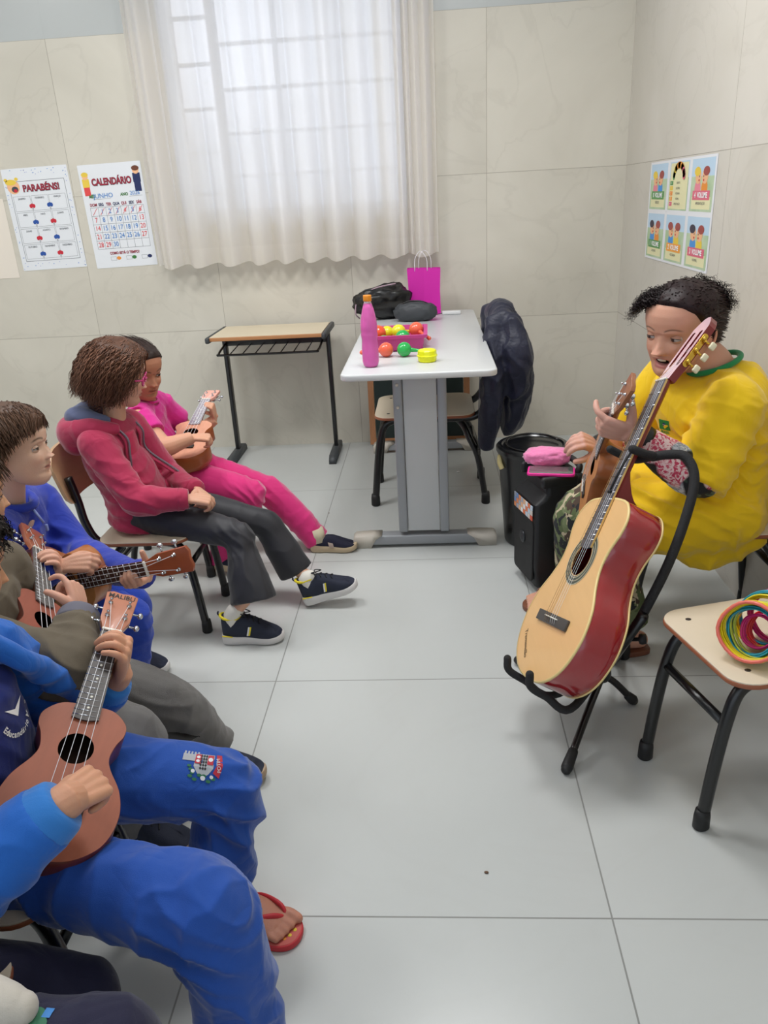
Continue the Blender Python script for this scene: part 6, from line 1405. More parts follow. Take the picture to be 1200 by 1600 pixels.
# ---------- the boy with the sideways ukulele
def boy_blue():
    p = empty('person', (-1.0, 1.66, 0.0), 'boy with short brown hair and royal blue sweatshirt, gazing past a honey brown ukulele', 'person', 'seated children')
    pel, che, nek = V3(-1.12, 1.78, .42), V3(-1.105, 1.775, .54), V3(-1.065, 1.745, .640)
    shR, elR, wrR = V3(-1.045, 1.63, .597), V3(-1.04, 1.555, .455), Wp(100, 884, 1.545)
    shL, elL, wrL = V3(-1.08, 1.895, .592), Wp(120, 866, 1.84), uC[3](.034, .290, -.060)
    hipR, knR, anR = V3(-1.06, 1.72, .395), Wp(204, 965, 1.76), Wp(200, 1085, 1.80)
    hipL, knL, anL = V3(-1.06, 1.86, .395), Wp(206, 945, 1.92), Wp(196, 1050, 1.96)
    C = Wp(20, 698, 1.72); f = nrm((.955, .12, .02))
    parts, eyes, T, R = make_head(C, f, (-.04, .02, 1), .196, 'ddb69e', 'bb746c', '4c382a', child=1, gaze=(.95, .15, .12), iris='5a4634')
    b = MB(); b.tube([pel, che, nek-V3(0, 0, .03)], [(.10, .07), (.10, .065), (.06, .05)], n=16, res=5, ref=(1, 0, 0))
    b.tube([nek-V3(.01, 0, .05), nek, C+f*-.02+V3(0, 0, -.05)], [.045, .037, .037], n=16, res=4)
    seatlegs(b, hipR, knR, anR, (.055, .038, .022)); seatlegs(b, hipL, knL, anL, (.055, .038, .024)); arm(b, shR, elR, wrR, (.03, .026, .02)); arm(b, shL, elL, wrL, (.03, .026, .02))
    bm_ = voxel(b, .006, 4); a_ = MB()
    hand(a_, wrR+V3(0, 0, 0), (.96, .15, .05), (.0, -.65, .75), .118, 'R', ((40, 65, 40), (45, 65, 40), (50, 65, 40), (55, 60, 40)), thumb=(35, 30, 20))
    fret_hand(a_, uC, .290, .125)
    am_ = voxel(a_, .0022, 3); sk = np.array(srgb('ddb69e')); body_mesh('body', parts+[(bm_, sk), (am_, np.array(srgb('d2a088')))], p)
    for P, F, c in eyes: col_obj('eye', P, F, c, M_eye, p)
    mk = lambda P: sstep(-.015, .02, P[:, 2]-np.interp(P[:, 1], [-.45, -.2, -.10, .0, .06, .12, .2, .30, .40], [.22, .27, .38, .50, .56, .63, .70, .75, .79]))
    def comb(q):
        x, y, z = q.T; return np.stack([x*1.0+.35, .65*sstep(-.25, .1, y)*sstep(.42, .25, y)-.35*sstep(.0, -.3, y), -.45-.5*sstep(.8, .4, z)], 1)
    hair(T, R, .196, p, mk, comb, '5a4030', n=5000, length=(.10, .17), steps=7, grav=.16, rad=.0013, capt=.055, colvar=.35, seed=9, noise_=.09, vol=.35, capcol=.85)
    M_b = cloth('royal_blue_fleece', '2038a8', sheen=0.35)
    j = MB(); j.tube([pel+V3(0, 0, -.07), pel+V3(0, 0, .05), che, che+V3(.01, -.0, .06), nek+V3(0, 0, -.002)], [(.135, .10), (.130, .10), (.125, .09), (.112, .08), (.05, .05)], n=22, res=5, ref=(1, 0, 0))
    j.tube([shR, nek+V3(-.01, 0, -.030), shL], [.055, .05, .055], n=14, res=5); arm(j, shR, elR, wrR-V3(.012, 0, 0), (.058, .05, .034)); arm(j, shL, elL, wrL-V3(.015, 0, 0), (.058, .052, .034))
    js = finish('sweatshirt', voxel(j, .0045, 4, folds([('w', elL, (.6, 0, .8), .08, .032, .006), ('w', shL+V3(0, -.02, -.05), (.3, 0, 1), .07, .035, .004), ('w', che+V3(.06, 0, -.03), (.2, .6, .6), .09, .04, .005), ('w', elR, (.4, .3, .8), .07, .03, .005), ('w', wrL-V3(.04, 0, 0), (1, 0, 0), .04, .02, .003)], (10, .004), 21)), M_b, p)
    m = MB(); m.tube([nek+V3(.052*math.cos(a)+.004, .055*math.sin(a), .012-.018*math.cos(a)) for a in np.linspace(0, 2*math.pi, 21)[:-1]], .012, n=10, closed=True); m.build('collar', M_b, js)
    m = MB(); m.tube([nek+V3(.062, -.010, -.014), nek+V3(.082, -.012, -.05)], .0035, n=8); m.box(nek+V3(.088, -.014, -.062), (.006, .008, .018), bev=.002); m.build('zip_pull', mat('pale_zip', '8fa0d8', 0.4), js)
    for w_, d_ in ((wrL, nrm(wrL-elL)),):
        m = MB(); m.tube([w_-d_*.035, w_-d_*.010, w_-d_*.002], [.037, .033, .030], n=18, res=3); m.build('cuff', M_b, js)
    M_bt = cloth('royal_blue_jersey', '1a3fae', sheen=0.25)
    t = MB(); t.ball(pel+V3(.01, 0, -.02), (.11, .13, .062), 20)
    for hip, kn, an, r in ((hipR, knR, anR, (.075, .060, .052)), (hipL, knL, anL, (.075, .060, .052))): seatlegs(t, hip, kn, an, r)
    finish('trousers', voxel(t, .0045, 4, folds([('w', knR, (.7, 0, .7), .08, .03, .005), ('w', (knR+anR)/2, (.3, 0, 1), .10, .06, .004), ('w', hipR+V3(.06, 0, .05), (1, .3, .2), .12, .04, .006)], (9, .005), 25)), M_bt, p)
    for q in (anR, anL): shoe(V3(q[0]-.045, q[1], .002), (1, -.05, 0), (0, 0, 1), .19, p, M_navysh, M_sole, 'sneaker', M_navysh, lace=M_lace, stripe=(M_strw, M_strw))
boy_blue()
# ---------- the child in the olive jacket
def child_olive():
    p = empty('person', (-0.93, 1.32, 0.0), 'child in an olive jacket and grey trousers, face turned away, holding a rosy ukulele', 'person', 'seated children')
    pel, che, nek = V3(-.95, 1.32, .43), V3(-.945, 1.31, .57), V3(-.925, 1.30, .675)
    shR, elR, wrR = V3(-.935, 1.175, .625), Wp(98, 1046, 1.155), Wp(126, 958, 1.285)
    shL, elL, wrL = V3(-.925, 1.43, .615), V3(-.95, 1.50, .44), uD[3](.038, .300, -.045)
    hipR, knR, anR = V3(-.92, 1.26, .41), Wp(215, 1150, 1.27), V3(-.70, 1.27, .06)
    hipL, knL, anL = V3(-.92, 1.39, .41), Wp(262, 1100, 1.43), Wp(348, 1162, 1.485)
    C = Wp(-62, 775, 1.33); f = nrm((.72, .68, -.12))
    parts, eyes, T, R = make_head(C, f, (0, 0, 1), .186, 'c99a78', 'a8605a', '4a382a', child=1)
    b = MB(); b.tube([pel, che, nek-V3(0, 0, .03)], [(.10, .07), (.10, .065), (.06, .05)], n=16, res=5, ref=(1, 0, 0))
    b.tube([nek-V3(.01, 0, .05), nek, C+f*-.02+V3(0, 0, -.05)], [.045, .037, .037], n=16, res=4)
    seatlegs(b, hipR, knR, anR, (.055, .038, .022)); seatlegs(b, hipL, knL, anL, (.055, .038, .022)); arm(b, shR, elR, wrR, (.03, .026, .02)); arm(b, shL, elL, wrL, (.03, .026, .02))
    bm_ = voxel(b, .006, 4); a_ = MB()
    hand(a_, wrR, (-.25, .45, .55), (.65, .25, .55), .122, 'R', ((20, 40, 30), (60, 70, 40), (65, 70, 40), (68, 65, 40)), thumb=(45, 30, 25))
    fret_hand(a_, uD, .300, .140, zoff=-.045, xo=.038)
    am_ = voxel(a_, .0022, 3); sk = np.array(srgb('c99a78')); body_mesh('body', parts+[(bm_, sk), (am_, np.array(srgb('d6a48e')))], p)
    for P, F, c in eyes: col_obj('eye', P, F, c, M_eye, p)
    mk = lambda P: sstep(-.015, .02, P[:, 2]-np.interp(P[:, 1], [-.45, -.2, -.10, .0, .06, .12, .2, .30, .40], [.22, .27, .40, .52, .56, .63, .70, .75, .79]))
    comb = lambda q: np.stack([q[:, 0]*1.2, -.4+.8*sstep(-.1, .2, q[:, 1]), -.6*np.ones(len(q))], 1)
    hair(T, R, .186, p, mk, comb, '4a3628', n=1600, length=(.10, .18), steps=6, grav=.1, rad=.0012, capt=.055, colvar=.4, seed=19, noise_=.12)
    M_ol = cloth('olive_canvas', '6a6050', sheen=.1, bump=.35)
    j = MB(); j.tube([pel+V3(0, 0, -.06), pel+V3(0, 0, .05), che, che+V3(.0, 0, .06), nek+V3(0, 0, -.005)], [(.14, .105), (.135, .105), (.13, .095), (.115, .085), (.055, .055)], n=22, res=5, ref=(1, 0, 0))
    j.tube([shR, nek+V3(-.01, 0, -.03), shL], [.055, .05, .055], n=14, res=5)
    j.tube([shR, shR+(elR-shR)*.5, elR+V3(-.02, 0, .01), elR+V3(.01, .01, 0), elR+(wrR-elR)*.5, wrR-nrm(wrR-elR)*.012], [.062, .062, .060, .060, .052, .040], n=18, res=5); arm(j, shL, elL, wrL-nrm(wrL-elL)*.012, (.060, .052, .040)); j.ball(shR, .062, 14)
    jk = finish('jacket', voxel(j, .0042, 4, folds([('w', elR, (.5, .1, .8), .085, .042, .009), ('w', (elR+wrR)/2, nrm(wrR-elR), .06, .035, .005), ('w', shR, (.3, 0, 1), .08, .045, .005), ('w', che+V3(.08, 0, -.05), (.3, .6, .6), .10, .05, .006)], (9, .005), 31)), M_ol, p)
    for w_, e_, nm in ((wrR, elR, ''), (wrL, elL, '')):
        d_ = nrm(w_-e_); m = MB(); m.tube([w_-d_*.035, w_-d_*.012, w_-d_*.002], [.043, .041, .037], n=20, res=3); m.build('cuff', mat('olive_cuff_lining', '6d6c78', .9), jk)
    M_gr = cloth('heather_grey_fleece', '6c6a68', sheen=.3, bump=.5); M_gr.node_tree.nodes['Noise Texture'].inputs['Scale'].default_value = 260
    t = MB(); t.ball(pel+V3(.01, 0, -.02), (.11, .135, .066), 20)
    for hip, kn, an, r in ((hipR, knR, anR, (.078, .062, .050)), (hipL, knL, anL, (.080, .064, .040))): seatlegs(t, hip, kn, an, r)
    tr = finish('trousers', voxel(t, .0042, 4, folds([('w', knL, (.5, -.2, .7), .08, .035, .005), ('w', (knL+anL)/2, (.4, .5, -.6), .09, .045, .005), ('w', hipL+V3(.06, 0, .05), (1, .3, .2), .12, .04, .006), ('w', knR, (.6, 0, .7), .09, .04, .006)], (9, .005), 35)), M_gr, p)
    decal('side_seam', tr, knL+V3(-.02, -.16, .03), np.stack([V3(1, 0, 0), V3(0, 0, 1), V3(0, -1, 0)], 1), [(mat('black_seam_tape', '161616', .8), [([(x_, z_) for x_, z_ in [(-.10, -.012), (-.05, -.008), (0, -.022), (.05, -.062), (.09, -.10), (.09, -.108), (.05, -.072), (0, -.030), (-.05, -.016), (-.10, -.019)]], [(0, 1, 8, 9), (1, 2, 7, 8), (2, 3, 6, 7), (3, 4, 5, 6)])])], tr, maxd=.2)
    d_ = nrm(V3(.62, .14, 0)); shoe(V3(anL[0]-.085, anL[1]+.0, .004), (.86, -.03, .02), (0, 0, 1), .185, p, M_navysh, mat('gum_sole', 'a9937a', .6), 'sneaker', M_navysh, lace=M_lace, stripe=(M_navysh, M_navysh))
    shoe(V3(anR[0]-.030, anR[1], .004), (.85, -.05, 0), (0, 0, 1), .185, p, M_navysh, MAT['gum_sole'], 'sneaker', M_navysh, lace=M_lace, stripe=(M_navysh, M_navysh))
child_olive()

# ---------- the nearest child with the mahogany ukulele
def child_near():
    p = empty('person', (-0.75, 0.97, 0.0), 'strumming child in bright blue zip jacket and blue trousers with an embroidered crest', 'person', 'seated children')
    pel, che, nek = V3(-.775, .965, .44), V3(-.775, .965, .575), V3(-.745, .965, .685)
    shR, elR, wrR = V3(-.735, .83, .635), V3(-.665, .715, .465), Wp(98, 1256, .80)
    shL, elL, wrL = V3(-.755, 1.09, .620), Wp(112, 1130, 1.20), uE[3](.034, .300, -.060)
    hipR, knR, anR = V3(-.72, .885, .368), Wp(335, 1425, .815), Wp(392, 1640, .80)
    hipL, knL, anL = V3(-.72, 1.03, .405), Wp(352, 1228, 1.12), V3(-.425, 1.095, .045)
    C = Wp(-84, 884, 1.0); f = nrm((.75, .66, -.25))
    parts, eyes, T, R = make_head(C, f, (.1, .05, 1), .188, 'c08e6c', 'a8605a', '2a1c14', child=1)
    b = MB(); b.tube([pel, che, nek-V3(0, 0, .03)], [(.10, .07), (.10, .065), (.06, .05)], n=16, res=5, ref=(1, 0, 0))
    b.tube([nek-V3(.01, 0, .05), nek, C+f*-.02+V3(0, 0, -.05)], [.045, .037, .037], n=16, res=4)
    seatlegs(b, hipR, knR, anR, (.055, .038, .022)); seatlegs(b, hipL, knL, anL, (.055, .038, .022)); arm(b, shR, elR, wrR, (.03, .026, .02)); arm(b, shL, elL, wrL, (.03, .026, .02))
    bm_ = voxel(b, .006, 4); a_ = MB()
    dR = nrm(wrR-elR); fd = nrm(Wp(178, 1205, .90)-wrR)
    hand(a_, wrR+fd*.004, fd, (.25, -.50, .80), .145, 'R', ((42, 75, 45), (50, 75, 45), (55, 72, 45), (60, 70, 45)), tdir=fd*.6+V3(-.25, .35, -.12), thumb=(25, 25, 25))
    a_.tube([elR+(wrR-elR)*.6, wrR, wrR+fd*.012], [.030, .027, .026], n=16, res=3)
    # fretting hand wraps the neck just below the nut
    fret_hand(a_, uE, .300, .150, ((62, 58, 25), (52, 62, 30), (45, 62, 30), (25, 55, 25)), spread=.22)
    a_.tube([elL+(wrL-elL)*.5, wrL, wrL+V3(0, 0, .012)], [.028, .024, .024], n=16, res=3)
    # bare foot in the flip-flop
    ft = MB(); ty_ = nrm((.93, -.36, 0)); fs_ = V3(-ty_[1], ty_[0], 0); F_ = lambda a, b_, c: anL*V3(1, 1, 0)+ty_*a+fs_*b_+V3(0, 0, c)
    ft.tube([F_(0, 0, .14), F_(0, 0, .06), F_(-.02, 0, .040)], [.026, .027, .024], n=16, res=4, round_=True)
    ft.tube([F_(-.035, 0, .034), F_(.01, 0, .040), F_(.06, .0, .036), F_(.105, .0, .027)], [(.020, .022), (.024, .028), (.032, .022), (.034, .012)], n=18, res=5, ref=(0, 0, 1), round_=True)
    for k, (yo, ln, r_) in enumerate(((.026, .036, .0115), (.008, .032, .0085), (-.007, .029, .008), (-.020, .026, .0075), (-.031, .022, .007))):
        ft.tube([F_(.10, yo*.9, .026), F_(.10+ln*.5, yo, .026), F_(.10+ln, yo, .022)], [r_, r_*1.05, r_*.9], n=10, res=3, round_=True)
    fm_ = voxel(ft, .0028, 3); am_ = voxel(a_, .0019, 4)
    sk = np.array(srgb('c9976f')); skh = np.array(srgb('d29c7e'))
    body_mesh('body', parts+[(bm_, sk), (am_, skh), (fm_, np.array(srgb('b9806a')))], p)
    for P, F, c in eyes: col_obj('eye', P, F, c, M_eye, p)
    mk = lambda P: sstep(-.015, .02, P[:, 2]-np.interp(P[:, 1], [-.45, -.2, -.10, .0, .06, .12, .2, .30, .40], [.18, .24, .36, .48, .54, .62, .70, .75, .79]))
    comb = lambda q: np.stack([q[:, 0]*1.2, -.4+.8*sstep(-.1, .2, q[:, 1]), -.6*np.ones(len(q))], 1)
    hair(T, R, .188, p, mk, comb, '1e1714', n=1500, length=(.08, .15), steps=8, grav=.06, rad=.0012, curl=.016, capt=.06, colvar=.3, seed=29, noise_=.25)
    # flip-flop
    M_ff = mat('red_rubber', 'c22f38', .55); M_ffs = mat('faded_red_footbed', 'c25a52', .6)
    ffp = [(-.062, 0), (-.055, -.022), (-.02, -.028), (.03, -.028), (.08, -.040), (.12, -.041), (.148, -.026), (.156, 0), (.146, .026), (.12, .037), (.08, .034), (.03, .026), (-.02, .028), (-.055, .022)]
    cc_ = catmull([V3(a, b_, 0) for a, b_ in ffp+[ffp[0]]], 60)[:-1]; Rf = np.stack([ty_, fs_, V3(0, 0, 1)], 1)
    ff = MB(); slab(ff, [(a, b_) for a, b_, _ in cc_], 0.001, .015, .003, Rf, anL*V3(1, 1, 0)); fo = ff.build('flip_flop', M_ff, p)
    m = MB(); slab(m, [(a*.97+.001, b_*.95) for a, b_, _ in cc_], .0145, .0158, .0005, Rf, anL*V3(1, 1, 0)); m.build('footbed', M_ffs, fo)
    for s_ in (-1, 1): m = MB(); m.tube([F_(.115, .017, .018), F_(.10, .012+.014*s_, .042), F_(.05, .034*s_, .038), F_(.015, .032*s_, .012)], .0045, n=8, res=5, flat=1.6); m.build('strap', M_ff, fo)
    for k, (a, b_, mm) in enumerate(((.128, .0, 'pen_blue'), (.137, -.008, 'ink_yellow'), (.131, -.018, 'ink_orange'), (.14, .006, 'ink_yellow'))): m = MB(); m.lathe([(0, 0), (.004, 0), (.004, .0004), (0, .0005)], F_(a, b_, .0158), 10); m.build('printed_flower', MAT[mm], fo)
    # jacket: bright blue shell, navy shirt below
    M_br = cloth('bright_blue_fleece', '1b66c4', sheen=.35); M_nv = cloth('navy_tshirt', '17266e', sheen=.2); M_cuffb = cloth('bright_blue_ribbing', '2f7ed0', sheen=.4)
    m = MB(); m.tube([pel+V3(.0, 0, -.05), pel+V3(.0, 0, .06), che+V3(.0, 0, 0), che+V3(.01, 0, .06), nek+V3(.0, 0, -.012)], [(.125, .105), (.125, .105), (.12, .098), (.105, .085), (.047, .047)], n=22, res=5, ref=(1, 0, 0))
    ts = finish('tshirt', voxel(m, .0045, 4, folds([('w', che+V3(.09, 0, -.03), (.2, .5, .8), .09, .04, .004)], (10, .003), 41)), M_nv, p)
    j = MB()
    j.tube([pel+V3(-.02, 0, -.05), pel+V3(-.022, 0, .06), che+V3(-.024, 0, 0), che+V3(-.015, 0, .06), nek+V3(-.012, 0, -.02)], [(.142, .105), (.142, .105), (.138, .098), (.120, .086), (.055, .055)], n=22, res=5, ref=(1, 0, 0))
    j.tube([shR+V3(-.01, 0, 0), nek+V3(-.015, 0, -.03), shL+V3(-.01, 0, 0)], [.058, .05, .058], n=14, res=5)
    wj = wrR-dR*.004; j.tube([shR, shR+(elR-shR)*.5, elR-nrm(elR-shR)*.02, elR+dR*.02, elR+(wj-elR)*.55, wj-dR*.02], [.064, .062, .060, .058, .056, .050], n=20, res=6); j.ball(shR, .064, 14)
    arm(j, shL, elL, wrL-nrm(wrL-elL)*.03, (.060, .054, .042))
    # left front edge folded open over the arm
    j.tube([nek+V3(.02, .052, .0), nek+V3(.06, .075, -.05), che+V3(.095, .11, .02), Wp(140, 1098, 1.16), Wp(128, 1128, 1.13)], [.018, .022, .026, .022, .016], n=12, res=6, round_=True)
    jm = voxel(j, .0042, 4, folds([('w', elR, (.7, .3, .6), .09, .045, .007), ('w', (elR+wrR)/2, dR, .06, .05, .004), ('w', elL, (.7, .3, .6), .07, .035, .006), ('w', shL+V3(.03, 0, -.03), (.4, .4, 1), .09, .04, .006)], (9, .005), 43))
    jk = finish('zip_jacket', jm, M_br, p)
    m = MB(); m.tube([wrR-dR*.045, wrR-dR*.03, wrR-dR*.006, wrR+dR*.002], [.048, .047, .042, .036], n=24, res=4); m.build('cuff', M_cuffb, jk)
    d_ = nrm(wrL-elL); m = MB(); m.tube([wrL-d_*.05, wrL-d_*.03, wrL-d_*.010], [.044, .041, .034], n=20, res=3); m.build('cuff', M_cuffb, jk)
    # white school lettering in an arc on the shirt
    hp_, hn_ = hitpoint(ts, 22, 1106, .93); n_ = nrm(hn_+V3(.3, -.2, .3)); yv = nrm(V3(0, 0, 1)-n_*n_[2]); xv = np.cross(yv, n_); Rd = np.stack([xv, yv, n_], 1)
    base = hp_+n_*.03
    shp = []
    word = 'Educandário M. S.'
    for i, chh_ in enumerate(word):
        if chh_ == ' ': continue
        a = math.radians(255-190*i/(len(word)-1)*-1*-1) if False else math.radians(200+150*i/(len(word)-1))
        shp.append(ptext(chh_, .0135, .042*math.cos(a), .042*math.sin(a), a+math.pi/2, .0004))
    decal('chest_lettering', ts, base, Rd, [(MAT['ink_white'], shp), (MAT['ink_white'], [ppoly([(-.028, .012), (.0, -.016), (.028, .006), (.0, -.012)])])], ts)
    # trousers
    M_tb = cloth('bright_blue_jersey', '1b4ea8', sheen=.4); 
    t = MB(); t.ball(pel+V3(.02, 0, -.02), (.12, .14, .075), 20)
    for hip, kn, an, r in ((hipR, knR, anR, (.068, .070, .062)), (hipL, knL, anL-V3(0, 0, -.055), (.082, .068, .060))): seatlegs(t, hip, kn, an, r, n=26)
    q = lambda x_, y_, Y_: Wp(x_, y_, Y_)
    fl = [('w', knR+V3(-.03, 0, -.02), (.5, 0, .9), .085, .040, .011), ('w', (knR+anR)/2, (.5, .2, .8), .10, .06, .009), ('w', hipR+V3(.13, .0, .05), (.9, -.5, .3), .13, .045, .011),
          ('w', knL+V3(.0, 0, -.03), (.5, .3, .9), .09, .045, .011), ('w', (knL+anL)/2, (.9, .1, .4), .14, .050, .009), ('w', hipL+V3(.12, -.03, .04), (.8, -.6, .2), .09, .040, .009)]
    tr = finish('tracksuit_trousers', voxel(t, .0040, 3, folds(fl, (8, .006), 47)), M_tb, p)
    # embroidered crest on the thigh: crown wall, checked shield, ribbon, leaves and flowers
    c_, _n = hitpoint(tr, 318, 1196, 1.09); n_ = nrm(V3(.05, -.45, .88)); xv = nrm(V3(1, .05, 0)-n_*(V3(1, .05, 0)@n_)); yv = np.cross(n_, xv); Rd = np.stack([xv, yv, n_], 1)
    e_s = mat('silver_thread', 'a9adb4', .6); e_r = mat('red_thread', 'b8283c', .6); e_k = mat('black_thread', '26262c', .6); e_g = mat('green_thread', '2c7050', .6); e_w = mat('white_thread', 'dfe2e6', .6)
    s_ = .0098; sh_ = []
    sh_.append((e_s, [prect(-3.6*s_, .6*s_, -1.2*s_, 2.0*s_)]+[prect((-3.5+i*.55)*s_, 1.9*s_, (-3.2+i*.55)*s_, 2.6*s_, 1, 1) for i in range(5)]))
    sh_.append((e_s, [ppoly([(-1.6*s_, 2.2*s_), (-1.6*s_, -.4*s_), (-.9*s_, -1.6*s_), (0, -2.1*s_), (.9*s_, -1.6*s_), (1.7*s_, -.4*s_), (1.7*s_, 2.2*s_)][::-1])]))
    sh_.append((e_r, [prect(-1.5*s_, .2*s_, -.45*s_, 2.1*s_), prect(.6*s_, .2*s_, 1.6*s_, 2.1*s_), ppoly([(2.0*s_, 2.3*s_), (2.3*s_, .3*s_), (1.7*s_, -1.2*s_), (2.7*s_, -1.9*s_), (3.3*s_, .2*s_), (2.9*s_, 2.3*s_)])]))
    sh_.append((e_k, [ppoly([((i*.42-.25)*s_, (j*.62)*s_), ((i*.42-.25+.21)*s_, (j*.62+.31)*s_), ((i*.42-.25+.42)*s_, (j*.62)*s_), ((i*.42-.25+.21)*s_, (j*.62-.31)*s_)]) for i in (-1, 0, 1) for j in (-1, 0, 1, 2, 3)]))
    sh_.append((e_w, [pdisc(-1.0*s_, 1.5*s_, .3*s_), pdisc(-1.0*s_, .7*s_, .3*s_), pdisc(1.1*s_, 1.2*s_, .4*s_), ptext('POTIM', .9*s_, 2.6*s_, .3*s_, 1.75)]))
    sh_.append((e_g, [pdisc((i*.75-2.0)*s_, (-2.2-.5*math.sin(i*1.9))*s_, .42*s_, .3*s_, 8) for i in range(6)]+[pdisc((-2.3+i*.3)*s_, (-.4-i*.6)*s_, .38*s_, .26*s_, 8) for i in range(3)]))
    sh_.append((e_w, [pdisc(-1.6*s_, -1.3*s_, .33*s_), pdisc(.1*s_, -2.3*s_, .4*s_), pdisc(1.5*s_, -1.9*s_, .3*s_)]))
    decal('embroidered_crest', tr, c_+n_*.05, Rd, sh_, tr, maxd=.12)
child_near()

# ---------- the child in navy trousers at the bottom corner
def child_navy():
    p = empty('person', (-0.75, 0.60, 0.0), 'child in dark navy trousers and pale cuff at the bottom left corner', 'person', 'seated children')
    pel, che, nek = V3(-.78, .60, .43), V3(-.82, .585, .575), V3(-.83, .58, .69)
    shR, elR, wrR = V3(-.83, .45, .64), V3(-.80, .38, .48), V3(-.70, .47, .44)
    shL, elL, wrL = V3(-.85, .70, .63), V3(-.86, .66, .46), Wp(-24, 1566, .60)
    hipR, knR, anR = V3(-.73, .55, .385), Wp(178, 1640, .61), V3(-.42, .58, .06)
    hipL, knL, anL = V3(-.73, .70, .36), Wp(142, 1552, .76), V3(-.56, .74, .06)
    C = nek+V3(.02, 0, .135); f = nrm((.95, .2, -.1))
    parts, eyes, T, R = make_head(C, f, (0, 0, 1), .188, 'c99a78', 'a8605a', '2a1c14', child=1, hd=.7)
    b = MB(); b.tube([pel, che, nek-V3(0, 0, .03)], [(.10, .07), (.10, .065), (.06, .05)], n=16, res=5, ref=(1, 0, 0)); b.tube([nek-V3(.01, 0, .05), nek, C+V3(0, 0, -.05)], [.045, .037, .037], n=16, res=4)
    seatlegs(b, hipR, knR, anR, (.055, .038, .022)); seatlegs(b, hipL, knL, anL, (.055, .038, .022)); arm(b, shR, elR, wrR, (.03, .026, .02)); arm(b, shL, elL, wrL, (.03, .026, .02))
    hand(b, wrR, (.9, .3, -.2), (0, 0, 1), .125, 'R'); hand(b, wrL, (.9, .1, .1), (0, .2, 1), .075, 'L', ((60, 60, 40),)*4)
    body_mesh('body', parts+[(voxel(b, .0035, 3), np.array(srgb('c99a78')))], p)
    for P, F, c in eyes: col_obj('eye', P, F, c, M_eye, p)
    mk = lambda P: sstep(-.015, .02, P[:, 2]-np.interp(P[:, 1], [-.45, -.2, -.10, .0, .06, .12, .2, .30, .40], [.22, .27, .40, .52, .56, .63, .70, .75, .79]))
    comb = lambda q: np.stack([q[:, 0]*1.2, -.4+.8*sstep(-.1, .2, q[:, 1]), -.6*np.ones(len(q))], 1)
    hair(T, R, .188, p, mk, comb, '33251c', n=900, length=(.10, .18), steps=6, grav=.1, rad=.0014, capt=.055, seed=39)
    M_nt = cloth('dark_navy_jersey', '1b1b38', sheen=.25); M_gy = cloth('pale_grey_knit', 'c9c3b8')
    j = MB(); j.tube([pel+V3(0, 0, -.05), pel+V3(0, 0, .05), che, che+V3(.0, 0, .06), nek+V3(0, 0, -.005)], [(.13, .10), (.13, .10), (.125, .09), (.11, .08), (.05, .05)], n=20, res=5, ref=(1, 0, 0)); j.tube([shR, nek+V3(-.01, 0, -.03), shL], [.052, .05, .052], n=14, res=5)
    arm(j, shR, elR, wrR, (.055, .05, .038)); arm(j, shL, elL, wrL-V3(.01, 0, 0), (.055, .048, .036)); js = finish('sweatshirt', voxel(j, .006, 4, folds([], (9, .005), 51)), M_nt, p)
    d_ = nrm(wrL-elL); m = MB(); m.tube([wrL-d_*.045, wrL-d_*.02, wrL+V3(.025, .0, -.006), wrL+V3(.042, .0, -.010)], [.034, .033, .026, .020], n=20, res=4, round_=True); m.build('cuff', M_gy, js, None)
    t = MB(); t.ball(pel+V3(.01, 0, -.02), (.11, .135, .066), 20)
    for hip, kn, an, r in ((hipR, knR, anR, (.070, .062, .055)), (hipL, knL, anL, (.056, .046, .044))): seatlegs(t, hip, kn, an, r)
    tr = finish('trousers', voxel(t, .0045, 4, folds([], (9, .004), 55)), M_nt, p)
    cq = Wp(36, 1612, .60); Rd = np.eye(3)
    decal('embroidered_crest', tr, V3(cq[0], cq[1], .56), Rd, [(MAT['green_thread'], [pdisc(-.012, 0, .014, .008), pdisc(.022, .002, .010, .010), pdisc(.030, -.01, .01)]), (MAT['white_thread'], [pdisc(-.004, .004, .007), pdisc(-.022, -.008, .006)]), (MAT['pen_blue'], [prect(.030, -.002, .040, .012, 2, 2)])], tr, maxd=.3)
    for q in (anR, anL): shoe(V3(q[0]-.045, q[1], .002), (1, -.05, 0), (0, 0, 1), .19, p, M_navysh, M_sole, 'sneaker', M_navysh, lace=M_lace, stripe=(M_strw, M_strw))
child_navy()

# ---------- the teacher
def camo_mat():
    m = bpy.data.materials.new('camouflage_cloth'); m.use_nodes = True; nt = m.node_tree; N = nt.nodes; L = nt.links; b = N['Principled BSDF']; b.inputs['Roughness'].default_value = .85
    tc = N.new('ShaderNodeTexCoord'); prev = None
    for i, (sc, th, c) in enumerate(((9, .5, '6f7a55'), (11, .56, 'b9ac90'), (10, .55, '4a3b30'), (13, .57, '23262a'))):
        mp = N.new('ShaderNodeMapping'); mp.inputs['Location'].default_value = (i*3.3, i*1.7, i*5.1); L.new(tc.outputs['Object'], mp.inputs[0])
        nz = N.new('ShaderNodeTexNoise'); nz.inputs['Scale'].default_value = sc*1.7; nz.inputs['Detail'].default_value = 2.0; nz.inputs['Distortion'].default_value = .6; L.new(mp.outputs[0], nz.inputs['Vector'])
        gt = N.new('ShaderNodeMath'); gt.operation = 'GREATER_THAN'; gt.inputs[1].default_value = th; L.new(nz.outputs['Fac'], gt.inputs[0])
        mx = N.new('ShaderNodeMix'); mx.data_type = 'RGBA'; L.new(gt.outputs[0], mx.inputs['Factor']); mx.inputs['B'].default_value = srgb(c)+(1,)
        if prev is None: mx.inputs['A'].default_value = srgb('56633f')+(1,)
        else: L.new(prev, mx.inputs['A'])
        prev = mx.outputs['Result']
    L.new(prev, b.inputs['Base Color']); return m
